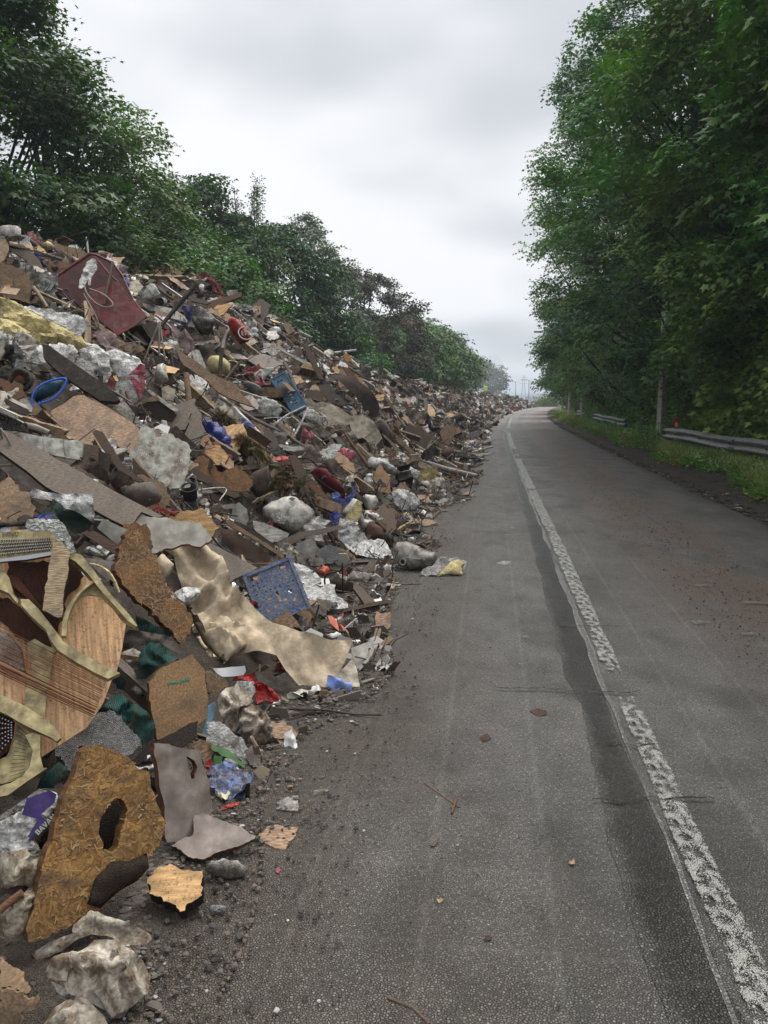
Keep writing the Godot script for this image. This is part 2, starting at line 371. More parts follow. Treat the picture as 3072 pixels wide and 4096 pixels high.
# A sheet, board, cushion or bag with the given outline in its own xy plane, facing +z.
# o: t thickness, jag ragged edge, cell mesh size, holes, puff swelling, pw its profile, lump/freq random relief, bend, folds [[angle, length, height], ...], ridge sharp creases
func slab(outline: PackedVector2Array, o := {}) -> ArrayMesh:
	var box := Rect2(outline[0], Vector2.ZERO)
	for p in outline:
		box = box.expand(p)
	var big := maxf(box.size.x, box.size.y)
	var soft: bool = o.has("puff") or o.has("dome") or o.has("lump") or o.has("bend") or o.has("folds") or o.has("ridge") or o.has("buckle") or o.has("ridges")
	var cell: float = o.get("cell", big / (16.0 if soft else 7.0))
	var jag: float = o.get("jag", 0.0)
	var thick: float = o.get("t", 0.015)
	var puff: float = o.get("puff", 0.0)
	var lump: float = o.get("lump", 0.0)
	var ridge: float = o.get("ridge", 0.0)
	var pw: float = o.get("pw", 0.5)
	var crumple: float = o.get("crumple", 0.0)
	var rings := [ring_of(outline, cell * (0.45 if jag > 0.0 else 0.9), jag)]
	for h in o.get("holes", []):
		rings.append(ring_of(h, cell * 0.5, jag))
	var pts := PackedVector2Array()
	for r in rings:
		pts.append_array(r)
	var rim := pts.size()
	var row := 0
	var y := box.position.y + cell * 0.5
	while y < box.end.y:
		var x := box.position.x + cell * (0.5 if row % 2 else 0.0)
		while x < box.end.x:
			var p := Vector2(x, y) + Vector2(rf(-1, 1), rf(-1, 1)) * cell * 0.12
			var inside := Geometry2D.is_point_in_polygon(p, rings[0])
			for k in range(1, rings.size()):
				inside = inside and not Geometry2D.is_point_in_polygon(p, rings[k])
			if inside:
				var near := 1e9
				for k in rim:
					near = minf(near, p.distance_squared_to(pts[k]))
				if near > cell * cell * 0.2:
					pts.append(p)
			x += cell
		y += cell * 0.87
		row += 1
	var z := PackedFloat32Array()
	var up := PackedFloat32Array()
	z.resize(pts.size())
	up.resize(pts.size())
	var n := noise(rng.randi() % 100000, o.get("freq", 2.2 / maxf(big, 0.05)), 3)
	var n2 := noise(rng.randi() % 100000, o.get("freq", 2.2 / maxf(big, 0.05)) * 1.3, 3)
	n2.fractal_type = FastNoiseLite.FRACTAL_RIDGED
	var mid := box.get_center()
	var widest := 0.0
	var gaps := PackedFloat32Array()
	gaps.resize(pts.size())
	if puff > 0.0:
		for i in range(rim, pts.size()):
			gaps[i] = edge_gap(pts[i], rings[0])
			widest = maxf(widest, gaps[i])
	var lines := []      # long folds of cloth that run out of a pinched spot: [points, width, height]
	if o.has("ridges"):
		var g: Array = o.ridges
		var turn := rf(0, TAU)
		for k in int(g[2]):
			turn += TAU / g[2] * rf(0.5, 1.5)
			var pen := mid + Vector2(g[0], g[1]) + Vector2(rf(-1, 1), rf(-1, 1)) * big * 0.12
			var head := turn
			var path := PackedVector2Array()
			for q in 6:
				path.append(pen)
				pen += Vector2.from_angle(head) * big * rf(0.09, 0.17)
				head += rf(-0.45, 0.45)
			lines.append([path, big * rf(0.028, 0.075), g[3] * rf(0.45, 1.2)])
	for i in pts.size():
		var p := pts[i]
		var base := 0.0
		for l in lines:
			var best := 1e9
			var along := 0.0
			for q in 5:
				var c := Geometry2D.get_closest_point_to_segment(p, l[0][q], l[0][q + 1])
				var dd := p.distance_to(c)
				if dd < best:
					best = dd
					along = (q + 0.5) / 5.0
			var wide: float = l[1] * lerpf(0.6, 1.5, along)
			base = maxf(base, l[2] * exp(-pow(best / wide, 2.0)) * (1.0 - 0.5 * along)) + 0.2 * l[2] * exp(-pow(best / wide, 2.0))
		if o.has("bend"):
			base += o.bend * pow((p.x - mid.x) / (big * 0.5), 2.0)
		if o.has("bend_y"):
			base += o.bend_y * pow((p.y - mid.y) / (big * 0.5), 2.0)
		for f in o.get("folds", []):
			var u: float = p.rotated(-f[0]).x / f[1] + 0.25 * n.get_noise_2d(p.x + 7.0, p.y)
			base += f[2] * pow(absf(sin(u * PI)), 0.7) * (0.6 + 0.6 * n.get_noise_2d(p.x * 0.7, p.y * 0.7 + 5.0))
		if o.has("dome"):
			base += o.dome * (1.0 - pow(2.0 * (p - mid).length() / big, 2.0))
		if o.has("gather"):      # folds running out from a tied or pinched point
			var g: Array = o.gather
			var v := p - mid - Vector2(g[0], g[1])
			var turn: float = v.angle() * g[2] + 2.4 * n.get_noise_2d(p.x * 0.6, p.y * 0.6) + v.length() * 3.0
			base += g[3] * pow(absf(sin(turn)), 0.75) * smoothstep(0.0, big * 0.3, v.length()) * (0.75 + 0.6 * n2.get_noise_2d(p.x, p.y))
		if crumple > 0.0:
			base += rf(-1, 1) * crumple * (0.5 if i < rim else 1.0)
		var rel := lump * n.get_noise_2d(p.x, p.y) + ridge * n2.get_noise_2d(p.x, p.y)
		if puff > 0.0:
			var e := pow(clampf(gaps[i] / maxf(widest, 0.001), 0.0, 1.0), pw)
			z[i] = base
			up[i] = puff * e + rel * minf(1.0, e * 1.6)
		else:
			z[i] = base + rel
			up[i] = thick * 0.5
	var faces := SurfaceTool.new()
	faces.begin(Mesh.PRIMITIVE_TRIANGLES)
	var idx := Geometry2D.triangulate_delaunay(pts)
	var group := 1
	var kept := []
	for i in range(0, idx.size(), 3):
		var a: int = idx[i]
		var b := idx[i + 1]
		var c := idx[i + 2]
		var m := (pts[a] + pts[b] + pts[c]) / 3.0
		var ok := Geometry2D.is_point_in_polygon(m, rings[0])
		for k in range(1, rings.size()):
			ok = ok and not Geometry2D.is_point_in_polygon(m, rings[k])
		if ok:
			if (pts[b] - pts[a]).cross(pts[c] - pts[a]) > 0.0:
				kept.append([a, c, b])
			else:
				kept.append([a, b, c])
	if o.has("buckle"):      # cloth with more stuff than room: let its edges push until it folds
		var at := []
		for i in pts.size():
			at.append(Vector3(pts[i].x, pts[i].y, z[i] + (up[i] if puff > 0.0 else 0.0)))
		var floor_z := at.duplicate()
		for i in at.size():
			at[i].z += cell * (0.7 * rng.randf() + 1.2 * absf(n.get_noise_2d(pts[i].x * 3.0, pts[i].y * 3.0)))
		var pairs := {}
		for t in kept:
			for k in 3:
				pairs[Vector2i(mini(t[k], t[(k + 1) % 3]), maxi(t[k], t[(k + 1) % 3]))] = 0.0
		var main := Vector2.from_angle(o.get("fold_dir", rf(0, PI)))
		for e in pairs:
			var v := pts[e.y] - pts[e.x]
			pairs[e] = v.length() * (1.0 + o.buckle * (0.35 + 0.65 * absf(v.normalized().dot(main))))
		var near_by := []
		near_by.resize(at.size())
		for i in at.size():
			near_by[i] = []
		for e in pairs:
			near_by[e.x].append(e.y)
			near_by[e.y].append(e.x)
		for turn in 44:
			for e in pairs:
				var v: Vector3 = at[e.y] - at[e.x]
				var len := v.length()
				var push: Vector3 = v * ((len - pairs[e]) / maxf(len, 0.0001) * 0.42)
				at[e.x] += push
				at[e.y] -= push
			for i in at.size():
				var f: Vector3 = floor_z[i]
				at[i] = Vector3(lerpf(at[i].x, f.x, 0.2), lerpf(at[i].y, f.y, 0.2), maxf(at[i].z, f.z))
			for pass_ in (int(o.get("stiff", 1)) if turn < 40 else 0):
				for i in at.size():
					if near_by[i].size() > 2:
						var mean := 0.0
						for k in near_by[i]:
							mean += at[k].z
						at[i].z = lerpf(at[i].z, mean / near_by[i].size(), 0.36)
		for i in at.size():
			pts[i] = Vector2(at[i].x, at[i].y)
			z[i] = at[i].z if puff <= 0.0 or i < rim else floor_z[i].z - up[i]
			if puff > 0.0 and i >= rim:
				up[i] = at[i].z - z[i]
	var back: float = -o.get("back", 0.5)
	faces.set_smooth_group(-1 if crumple > 0.0 else 1)
	for t in kept:
		for k in t:
			faces.set_uv(pts[k])
			faces.add_vertex(Vector3(pts[k].x, pts[k].y, z[k] + (0.0 if puff > 0.0 and k < rim else up[k])))
	if crumple <= 0.0:
		faces.set_smooth_group(1 if puff > 0.0 else 2)
	for t in kept:
		for k in [t[0], t[2], t[1]]:
			faces.set_uv(pts[k])
			faces.add_vertex(Vector3(pts[k].x, pts[k].y, z[k] + (0.0 if puff > 0.0 and k < rim else (back * up[k] if puff > 0.0 else -up[k]))))
	faces.generate_normals()
	var mesh := faces.commit()
	if puff <= 0.0:
		var sides := SurfaceTool.new()
		sides.begin(Mesh.PRIMITIVE_TRIANGLES)
		sides.set_smooth_group(-1)
		var from := 0
		for r in rings:
			var turn := Geometry2D.is_polygon_clockwise(r) != (from > 0)
			for i in r.size():
				var a: int = from + i
				var b: int = from + (i + 1) % r.size()
				if turn:
					var s := a
					a = b
					b = s
				var a1 := Vector3(pts[a].x, pts[a].y, z[a] + up[a])
				var b1 := Vector3(pts[b].x, pts[b].y, z[b] + up[b])
				var a0 := Vector3(pts[a].x, pts[a].y, z[a] - up[a])
				var b0 := Vector3(pts[b].x, pts[b].y, z[b] - up[b])
				quad(sides, a0, a1, b1, b0)
			from += r.size()
		sides.generate_normals()
		mesh = sides.commit(mesh)
	return mesh

func poly_of(a: Array) -> PackedVector2Array:
	var p := PackedVector2Array()
	for i in range(0, a.size(), 2):
		p.append(Vector2(a[i], a[i + 1]))
	return p

func add_tube(st: SurfaceTool, path: Array, r0: float, r1: float, sides := 6, caps := true) -> void:
	var count := path.size()
	var rings := []
	var ref := Vector3.UP
	for i in count:
		var dir: Vector3 = (path[mini(i + 1, count - 1)] - path[maxi(i - 1, 0)]).normalized()
		if absf(dir.dot(ref)) > 0.95:
			ref = Vector3.RIGHT
		var x := dir.cross(ref).normalized()
		ref = x.cross(dir).normalized()
		var r := lerpf(r0, r1, float(i) / maxi(1, count - 1))
		var ring := []
		for k in sides:
			var a := TAU * k / sides
			ring.append(path[i] + (x * cos(a) + ref * sin(a)) * r)
		rings.append(ring)
	st.set_smooth_group(3)
	for i in count - 1:
		for k in sides:
			var l := (k + 1) % sides
			quad(st, rings[i][k], rings[i][l], rings[i + 1][l], rings[i + 1][k])
	if caps:
		st.set_smooth_group(-1)
		for k in range(1, sides - 1):
			tri(st, rings[0][0], rings[0][k + 1], rings[0][k])
			tri(st, rings[-1][0], rings[-1][k], rings[-1][k + 1])

func tube(path: Array, r0: float, r1: float, sides := 8) -> ArrayMesh:
	var st := SurfaceTool.new()
	st.begin(Mesh.PRIMITIVE_TRIANGLES)
	add_tube(st, path, r0, r1, sides)
	st.generate_normals()
	return st.commit()

func smooth_path(p: Array, per := 6, closed := false) -> Array:
	var out := []
	var n := p.size()
	for i in (n if closed else n - 1):
		var a: Vector3 = p[posmod(i - 1, n) if closed else maxi(i - 1, 0)]
		var b: Vector3 = p[i]
		var c: Vector3 = p[(i + 1) % n]
		var d: Vector3 = p[(i + 2) % n if closed else mini(i + 2, n - 1)]
		for k in per:
			out.append(b.cubic_interpolate(c, a, d, float(k) / per))
	out.append(p[0] if closed else p[n - 1])
	return out

func add_box(st: SurfaceTool, c: Vector3, s: Vector3, b := Basis()) -> void:
	var h := s * 0.5
	var v := []
	for i in 8:
		v.append(c + b * Vector3(h.x if i & 1 else -h.x, h.y if i & 2 else -h.y, h.z if i & 4 else -h.z))
	st.set_smooth_group(-1)
	for f in [[4, 6, 7, 5], [1, 3, 2, 0], [5, 7, 3, 1], [0, 2, 6, 4], [6, 2, 3, 7], [0, 4, 5, 1]]:
		quad(st, v[f[0]], v[f[1]], v[f[2]], v[f[3]])

func boxes(list: Array) -> ArrayMesh:   # [[centre, size], ...]
	var st := SurfaceTool.new()
	st.begin(Mesh.PRIMITIVE_TRIANGLES)
	for b in list:
		add_box(st, b[0], b[1], b[2] if b.size() > 2 else Basis())
	st.generate_normals()
	return st.commit()

func lathe(profile: Array, segs := 16) -> ArrayMesh:   # [radius, height] pairs, upwards
	var st := SurfaceTool.new()
	st.begin(Mesh.PRIMITIVE_TRIANGLES)
	for i in profile.size() - 1:
		st.set_smooth_group(i % 2 + 1 if profile.size() < 5 else 1)
		for k in segs:
			var a := TAU * k / segs
			var b := TAU * (k + 1) / segs
			var p: Vector2 = profile[i]
			var q: Vector2 = profile[i + 1]
			quad(st, Vector3(cos(a) * p.x, p.y, sin(a) * p.x), Vector3(cos(a) * q.x, q.y, sin(a) * q.x), Vector3(cos(b) * q.x, q.y, sin(b) * q.x), Vector3(cos(b) * p.x, p.y, sin(b) * p.x))
	st.generate_normals()
	return st.commit()

func chunk(size: Vector3, cuts := 9, flat := true, detail := 2) -> ArrayMesh:   # a broken lump: a ball cut by planes and roughened
	var planes := []
	for i in cuts:
		planes.append([Vector3(rf(-1, 1), rf(-1, 1), rf(-1, 1)).normalized(), rf(0.45, 0.85)])
	var n := noise(rng.randi() % 100000, 1.6, 2)
	var s := SphereMesh.new()
	s.radial_segments = 6 * detail
	s.rings = 3 * detail
	var arr := s.get_mesh_arrays()
	var v: PackedVector3Array = arr[Mesh.ARRAY_VERTEX]
	var idx: PackedInt32Array = arr[Mesh.ARRAY_INDEX]
	for i in v.size():
		var p := v[i] * 2.0
		for q in planes:
			var over: float = p.dot(q[0]) - q[1]
			if over > 0.0:
				p -= q[0] * over
		p *= 1.0 + 0.12 * n.get_noise_3dv(p)
		v[i] = p * size * 0.6
	var st := SurfaceTool.new()
	st.begin(Mesh.PRIMITIVE_TRIANGLES)
	st.set_smooth_group(-1 if flat else 1)
	for i in idx:
		st.add_vertex(v[i])
	st.generate_normals()
	return st.commit()

func blob(points: int, rx: float, ry: float, rough := 0.25) -> PackedVector2Array:
	var out := PackedVector2Array()
	for i in points:
		var a := TAU * i / points
		var r := 1.0 + rf(-rough, rough)
		out.append(Vector2(cos(a) * rx * r, sin(a) * ry * r))
	return out

func rounded(p: PackedVector2Array) -> PackedVector2Array:
	for k in 2:
		var q := PackedVector2Array()
		for i in p.size():
			q.append(p[i].lerp(p[(i + 1) % p.size()], 0.25))
			q.append(p[i].lerp(p[(i + 1) % p.size()], 0.75))
		p = q
	return p

# loose flakes and fibres standing on a board's face
func flakes_on(o: Node3D, count: int, long: float, wide: float, palette: Array, high: float) -> void:
	var k: Array = keep_clear[-1]
	var box := Rect2(k[2][0], Vector2.ZERO)
	for p in k[2]:
		box = box.expand(p)
	var put := []
	var tint := []
	var holes: Array = k[3]
	while put.size() < count:
		var p := box.position + Vector2(rng.randf(), rng.randf()) * box.size
		count -= 0 if Geometry2D.is_point_in_polygon(p, k[2]) else 1
		if not Geometry2D.is_point_in_polygon(p, k[2]) or (holes.size() and Geometry2D.is_point_in_polygon(p, holes[0])):
			continue
		var s := rf(0.4, 1.3)
		put.append(Transform3D(Basis(Vector3(0, 0, 1), rf(0, TAU)) * Basis(Vector3(0, 1, 0), rf(-0.22, 0.22)) * Basis(Vector3(1, 0, 0), rf(-0.3, 0.3)) * Basis.from_scale(Vector3(long * s, wide * rf(0.5, 1.3), 0.0012)), Vector3(p.x, p.y, high)))
		tint.append(pick(palette) * rf(0.75, 1.2))
	tag(scatter("loose_flakes", boxes([[Vector3.ZERO, Vector3.ONE]]), M.tinted, put, tint, o), "", "", "", "stuff")

func scatter(called: String, mesh: Mesh, m: Material, where: Array, tints: Array, parent: Node = self) -> MultiMeshInstance3D:
	var mm := MultiMesh.new()
	mm.transform_format = MultiMesh.TRANSFORM_3D
	mm.use_colors = tints.size() > 0
	mm.mesh = mesh
	mm.instance_count = where.size()
	for i in where.size():
		mm.set_instance_transform(i, where[i])
		if tints.size():
			mm.set_instance_color(i, tints[i])
	var o := MultiMeshInstance3D.new()
	o.multimesh = mm
	o.material_override = m
	o.name = numbered(called) if parent == self else called
	parent.add_child(o, true)
	return o

func rand_basis() -> Basis:
	return Basis(Vector3(rf(-1, 1), rf(-1, 1), rf(-1, 1)).normalized(), rf(0, TAU))

func V(x: float, y: float, z: float) -> Vector3:
	return Vector3(x, y, z)

# ---------------------------------------------------------------- things laid out one by one
func remember(o: Node3D, at: Vector3, short: String) -> void:
	if short:
		marks.append([at, short])

func piece(called: String, at: Vector3, n: Vector3, outline: Array, m: String, o: Dictionary, label := "", category := "", short := "", parent: Node = null) -> MeshInstance3D:
	var poly := poly_of(outline)
	var holes := []
	for h in o.get("holes", []):
		holes.append(poly_of(h))
	if holes.size():
		o.holes = holes
	var mesh := slab(poly, o)
	var x := MeshInstance3D.new()
	x.mesh = mesh
	x.set_surface_override_material(0, M[m])
	if mesh.get_surface_count() > 1:
		x.set_surface_override_material(1, M[o.get("edge", m)])
	var b := basis_of(n, Vector3.UP)
	if parent == null:
		x.name = numbered(called)
		add_child(x)
		x.transform = Transform3D(b, at)
		tag(x, label, category)
		remember(x, at, short)
	else:
		x.name = called
		parent.add_child(x, true)
		x.transform = (parent as Node3D).transform.affine_inverse() * Transform3D(b, at)
	keep_clear.append([at, b, poly, holes])
	return x

func bar(called: String, path: Array, r0: float, r1: float, m: String, label := "", category := "", short := "", parent: Node = null, curved := false) -> MeshInstance3D:
	var at: Vector3 = path[path.size() / 2]
	var local := []
	for p in path:
		local.append(p - at)
	var mesh := tube(smooth_path(local, 5) if curved else local, r0, r1, 8)
	var x: MeshInstance3D
	if parent == null:
		x = inst(called, mesh, M[m])
		x.position = at
		tag(x, label, category)
		remember(x, at, short)
	else:
		x = inst(called, mesh, M[m], parent)
		x.transform = (parent as Node3D).transform.affine_inverse() * Transform3D(Basis(), at)
	return x

# ---------------------------------------------------------------- the place
func camera_and_light() -> void:
	var cam := Camera3D.new()
	cam.name = "camera"
	cam.position = eye
	cam.rotation = Vector3(-atan(458.0 / 3197.0), deg_to_rad(7.5), 0)
	cam.fov = rad_to_deg(2.0 * atan(2048.0 / 3197.0))
	cam.near = 0.05
	cam.far = 4000.0
	add_child(cam)
	var sun := DirectionalLight3D.new()
	sun.name = "sun"
	sun.light_energy = 0.5
	sun.light_color = Color(1.0, 0.98, 0.95)
	sun.light_angular_distance = 40.0
	sun.shadow_enabled = true
	sun.rotation_degrees = Vector3(-62, 150, 0)
	sun.sky_mode = DirectionalLight3D.SKY_MODE_LIGHT_ONLY
	add_child(sun)
	var env := Environment.new()
	env.background_mode = Environment.BG_SKY
	var sky := Sky.new()
	var pano := PanoramaSkyMaterial.new()
	pano.panorama = overcast()
	sky.sky_material = pano
	env.sky = sky
	env.background_energy_multiplier = 1.0
	env.tonemap_mode = Environment.TONE_MAPPER_LINEAR
	env.tonemap_exposure = EXPOSURE
	env.fog_enabled = true
	env.fog_density = 0.0011
	env.fog_light_color = Color(0.8, 0.84, 0.88)
	env.volumetric_fog_enabled = true
	env.volumetric_fog_density = 0.0
	env.sdfgi_enabled = true
	env.ssao_enabled = true
	env.ssil_enabled = true
	var we := WorldEnvironment.new()
	we.name = "environment"
	we.environment = env
	add_child(we)

func overcast() -> ImageTexture:
	var w := 768
	var h := 384
	var big := noise(5, 0.42, 3)
	var mid := noise(9, 1.3, 4)
	var im := Image.create_empty(w, h, false, Image.FORMAT_RGBF)
	for j in h:
		var up := PI * (0.5 - (j + 0.5) / h)
		for i in w:
			var az := TAU * ((i + 0.5) / w - 0.5)      # 0 looks along -z, growing to the right
			var d := Vector3(sin(az) * cos(up), sin(up), -cos(az) * cos(up))
			var c := Color(0.3, 0.3, 0.29)
			if d.y > 0.0:
				var p := Vector3(d.x, 0, d.z) / (d.y + 0.22)
				var v := 0.55 + 0.95 * big.get_noise_3d(p.x + 1.35, 0.0, p.z + 0.4) + 0.5 * mid.get_noise_3d(p.x, 3.0, p.z * 1.2)
				v = smoothstep(0.12, 0.8, v)
				var l := lerpf(0.285, 0.412, v) * lerpf(1.0, 2.1, smoothstep(0.34, 1.0, d.y))
				c = Color(l * lerpf(0.945, 0.985, v), l * 0.99, l * lerpf(1.06, 1.02, v))
			im.set_pixel(i, j, c)
	return ImageTexture.create_from_image(im)

func grid(xs: Array, ds: Array, f: Callable, col: Callable, uvs := false) -> ArrayMesh:
	var v := PackedVector3Array()
	var c := PackedColorArray()
	var uv := PackedVector2Array()
	var idx := PackedInt32Array()
	for d in ds:
		for x in xs:
			var p: Vector3 = f.call(x, d)
			v.append(p)
			c.append(col.call(x, d))
			uv.append(Vector2(x, d))
	var w := xs.size()
	for j in ds.size() - 1:
		for i in w - 1:
			var a := j * w + i
			idx.append_array([a, a + w, a + 1, a + 1, a + w, a + w + 1])
	var nrm := PackedVector3Array()
	nrm.resize(v.size())
	for k in range(0, idx.size(), 3):
		var n := (v[idx[k + 2]] - v[idx[k]]).cross(v[idx[k + 1]] - v[idx[k]])
		for q in 3:
			nrm[idx[k + q]] += n
	for k in nrm.size():
		nrm[k] = nrm[k].normalized()
	var arr := []
	arr.resize(Mesh.ARRAY_MAX)
	arr[Mesh.ARRAY_VERTEX] = v
	arr[Mesh.ARRAY_NORMAL] = nrm
	arr[Mesh.ARRAY_COLOR] = c
	arr[Mesh.ARRAY_TEX_UV] = uv
	arr[Mesh.ARRAY_INDEX] = idx
	var m := ArrayMesh.new()
	m.add_surface_from_arrays(Mesh.PRIMITIVE_TRIANGLES, arr)
	return m

func steps(a: float, b: float, n: int) -> Array:
	var out := []
	for i in n + 1:
		out.append(lerpf(a, b, float(i) / n))
	return out

func away(a: float, b: float, first: float, grow: float) -> Array:
	var out := [a]
	var s := first
	while out[-1] < b:
		out.append(out[-1] + s)
		s = maxf(first, absf(out[-1]) * grow)
	return out

func surface_mat(key: String, rough: float, tile: float, bump: float, spec := 0.5) -> StandardMaterial3D:
	var m := mat(key, Color(1, 1, 1), rough, {"tex": "asphalt", "bump": "asphalt_high", "scale": Vector3.ONE * tile, "depth": bump, "vc": true, "spec": spec})
	m.uv1_world_triplanar = true
	return m

func road_tone(x: float, d: float, n: FastNoiseLite, f: FastNoiseLite) -> Color:
	var q := x - curve_at(d)
	var a := n.get_noise_2d(q * 1.4, d * 0.45)
	var b := f.get_noise_2d(q * 2.0, d * 1.2)
	var base := Color(0.341, 0.326, 0.304) * (1.0 + 0.3 * a + 0.2 * b)
	base *= 1.0 - 0.3 * smoothstep(0.05, 0.4, f.get_noise_2d(q * 0.5 + 30.0, d * 0.35)) + 0.16 * smoothstep(0.1, 0.4, n.get_noise_2d(q * 3.0, d * 2.0 + 50.0))
	# mud trodden out of the heap
	var mud := smoothstep(1.35, 0.2, q - toe(d) + curve_at(d) + 0.5 * a) * 0.85
	base = base.lerp(Color(0.222, 0.180, 0.135) * (1.0 + 0.3 * b), clampf(mud, 0.0, 1.0))
	# pale dusty band beside the wet strip and in the wheel tracks
	base = base.lerp(Color(0.467, 0.450, 0.425), 0.5 * exp(-pow((q - 0.12 - 0.3 * a) / 0.24, 2.0)) * smoothstep(-0.4, 0.5, b + 0.3))
	# red brown earth dropped along the lane
	var red := exp(-pow((q - 1.8 - 0.3 * a - 0.012 * d) / 0.55, 2.0)) * smoothstep(3.0, 7.0, d) * smoothstep(-0.3, 0.15, a + 0.5 * b + 0.12)
	base = base.lerp(Color(0.331, 0.226, 0.168), 0.95 * red)
	var track := exp(-pow((q - 1.35 - 0.35 * a) / 0.2, 2.0)) * smoothstep(9.0, 20.0, d)
	base = base.lerp(Color(0.165, 0.138, 0.116), 0.6 * track)
	# earth along the right edge
	base = base.lerp(Color(0.137, 0.109, 0.089), smoothstep(3.05, 3.6, q + 0.25 * a + 0.12 * b))
	base.a = 1.0
	return base

func ground_and_road() -> void:
	var n := noise(21, 0.9, 4)
	var f := noise(22, 2.4, 3)
	var g := inst("ground", grid(steps(-1500, 1500, 30), steps(-400, 2500, 30), func(x, d): return Vector3(x, -0.12, -d), func(_x, _d): return Color(0.06, 0.07, 0.04)), M.tinted)
	tag(g, "", "", "", "structure")
	var asphalt := surface_mat("asphalt", 0.55, 2.6, 2.0, 0.5)
	var xs := steps(-4.2, -1.4, 14) + steps(-1.36, 3.7, 110)
	var road := inst("road", grid(xs, away(-3.0, 230.0, 0.06, 0.012), func(x, d): return Vector3(x + curve_at(d), 0.006 * n.get_noise_2d(x * 2.0, d * 2.0), -d), func(x, d): return road_tone(x + curve_at(d), d, n, f)), asphalt)
	tag(road, "", "", "", "structure")
	# the sealed wet joint left of the line
	var wet := surface_mat("wet_tar", 0.36, 2.2, 1.6, 0.35)
	wet.albedo_color = Color(1, 1, 1)
	var strip := func(called: String, x0: float, x1: float, lift: float, m: Material, d0: float, d1: float, wob: float, seed_: int, col: Color):
		var e := noise(seed_, 0.7, 4)
		var o := inst(called, grid(steps(0.0, 1.0, 8), away(d0, d1, 0.04, 0.01), func(t, d):
			var l := x0 + wob * e.get_noise_2d(d, 0.0)
			var r := x1 + wob * e.get_noise_2d(d, 40.0)
			return Vector3(lerpf(l, r, t) + curve_at(d), lift + 0.006 * n.get_noise_2d(lerpf(l, r, t) * 2.0, d * 2.0), -d),
			func(t, d): return col * (1.0 + 0.35 * e.get_noise_2d(t * 2.0 + 9.0, d * 1.5)) * (1.0 + 0.9 * smoothstep(0.3, 0.0, t + 0.25 * e.get_noise_2d(d * 6.0, 70.0)) + 0.5 * smoothstep(0.75, 1.0, t))), m)
		tag(o, "", "", "", "structure")
		return o
	strip.call("wet_joint_strip", 0.465, 0.64, 0.004, wet, -1.0, 60.0, 0.045, 31, Color(0.125, 0.122, 0.114))
	var tar := surface_mat("old_tar", 0.42, 1.6, 0.7, 0.5)
	strip.call("tar_edge_ridge", 0.625, 0.65, 0.007, tar, -1.0, 40.0, 0.03, 32, Color(0.235, 0.23, 0.222))
	# the worn white edge line, broken where the surface has gone
	var paint := StandardMaterial3D.new()
	paint.resource_name = "worn_paint"
	paint.albedo_texture = T.worn
	paint.vertex_color_use_as_albedo = true
	paint.transparency = BaseMaterial3D.TRANSPARENCY_ALPHA_SCISSOR
	paint.alpha_scissor_threshold = 0.46
	paint.roughness = 0.6
	paint.uv1_scale = Vector3(0.31, 2.2, 1)
	paint.heightmap_enabled = true
	paint.heightmap_texture = T.asphalt_high
	paint.heightmap_scale = 0.8
	M.worn_paint = paint
	var wob := noise(35, 0.8, 3)
	for s in [[-1.0, 4.12, 0.85], [4.5, 13.6, 0.95], [13.65, 20.6, 1.2], [21.6, 22.4, 1.2], [24.5, 36.0, 1.3], [41.0, 60.0, 1.3]]:
		var strength: float = s[2]
		var line := inst("white_edge_line", grid(steps(0.0, 1.0, 10), away(s[0], s[1], 0.05, 0.01), func(t, d):
			var x: float = lerpf(0.672 - 0.02 * smoothstep(8.0, 12.0, d), 0.778 + 0.02 * smoothstep(5.0, 8.0, d), t) + 0.012 * wob.get_noise_2d(d * 2.0, 0.0)
			return Vector3(x + curve_at(d), 0.0125 + 0.006 * n.get_noise_2d(x * 2.0, d * 2.0), -d), func(t, d):
			var e := minf(t, 1.0 - t)
			var left := smoothstep(0.0, 0.45, t + 0.5 * wob.get_noise_2d(d * 1.3, 9.0) + 0.3)
			return Color(0.45, 0.45, 0.435, strength * smoothstep(-0.05, 0.3, minf(d - s[0], s[1] - d) + 0.25 * wob.get_noise_2d(t * 3.0, d * 4.0) + 0.08) * (0.55 + 0.45 * smoothstep(0.0, 0.12, e)) * lerpf(0.35, 1.0, left) * (1.0 + 0.35 * wob.get_noise_2d(d * 3.0, t * 2.0)))), paint)
		tag(line, "", "", "", "structure")
	# cracks across the joint
	for k in [[4.16, 0.05, 0.84], [2.98, 0.42, 0.9], [6.9, 0.35, 0.95], [9.6, -0.1, 0.9], [3.5, 0.55, 0.78], [1.75, 0.4, 0.7], [5.4, 0.5, 0.9]]:
		var st := SurfaceTool.new()
		st.begin(Mesh.PRIMITIVE_TRIANGLES)
		var last := Vector3.INF
		var x: float = k[1]
		var z: float = -k[0]
		while x < k[2]:
			var here := Vector3(x, 0.0165 + 0.006 * n.get_noise_2d(x * 2.0, -z * 2.0), z)
			if last != Vector3.INF:
				var wide := Vector3(0, 0, rf(0.002, 0.007))
				quad(st, last - wide, last + wide, here + wide, here - wide)
			last = here
			x += rf(0.015, 0.04)
			z += rf(-0.018, 0.018)
		st.generate_normals()
		tag(inst("road_crack", st.commit(), M.rubber), "", "", "", "structure")
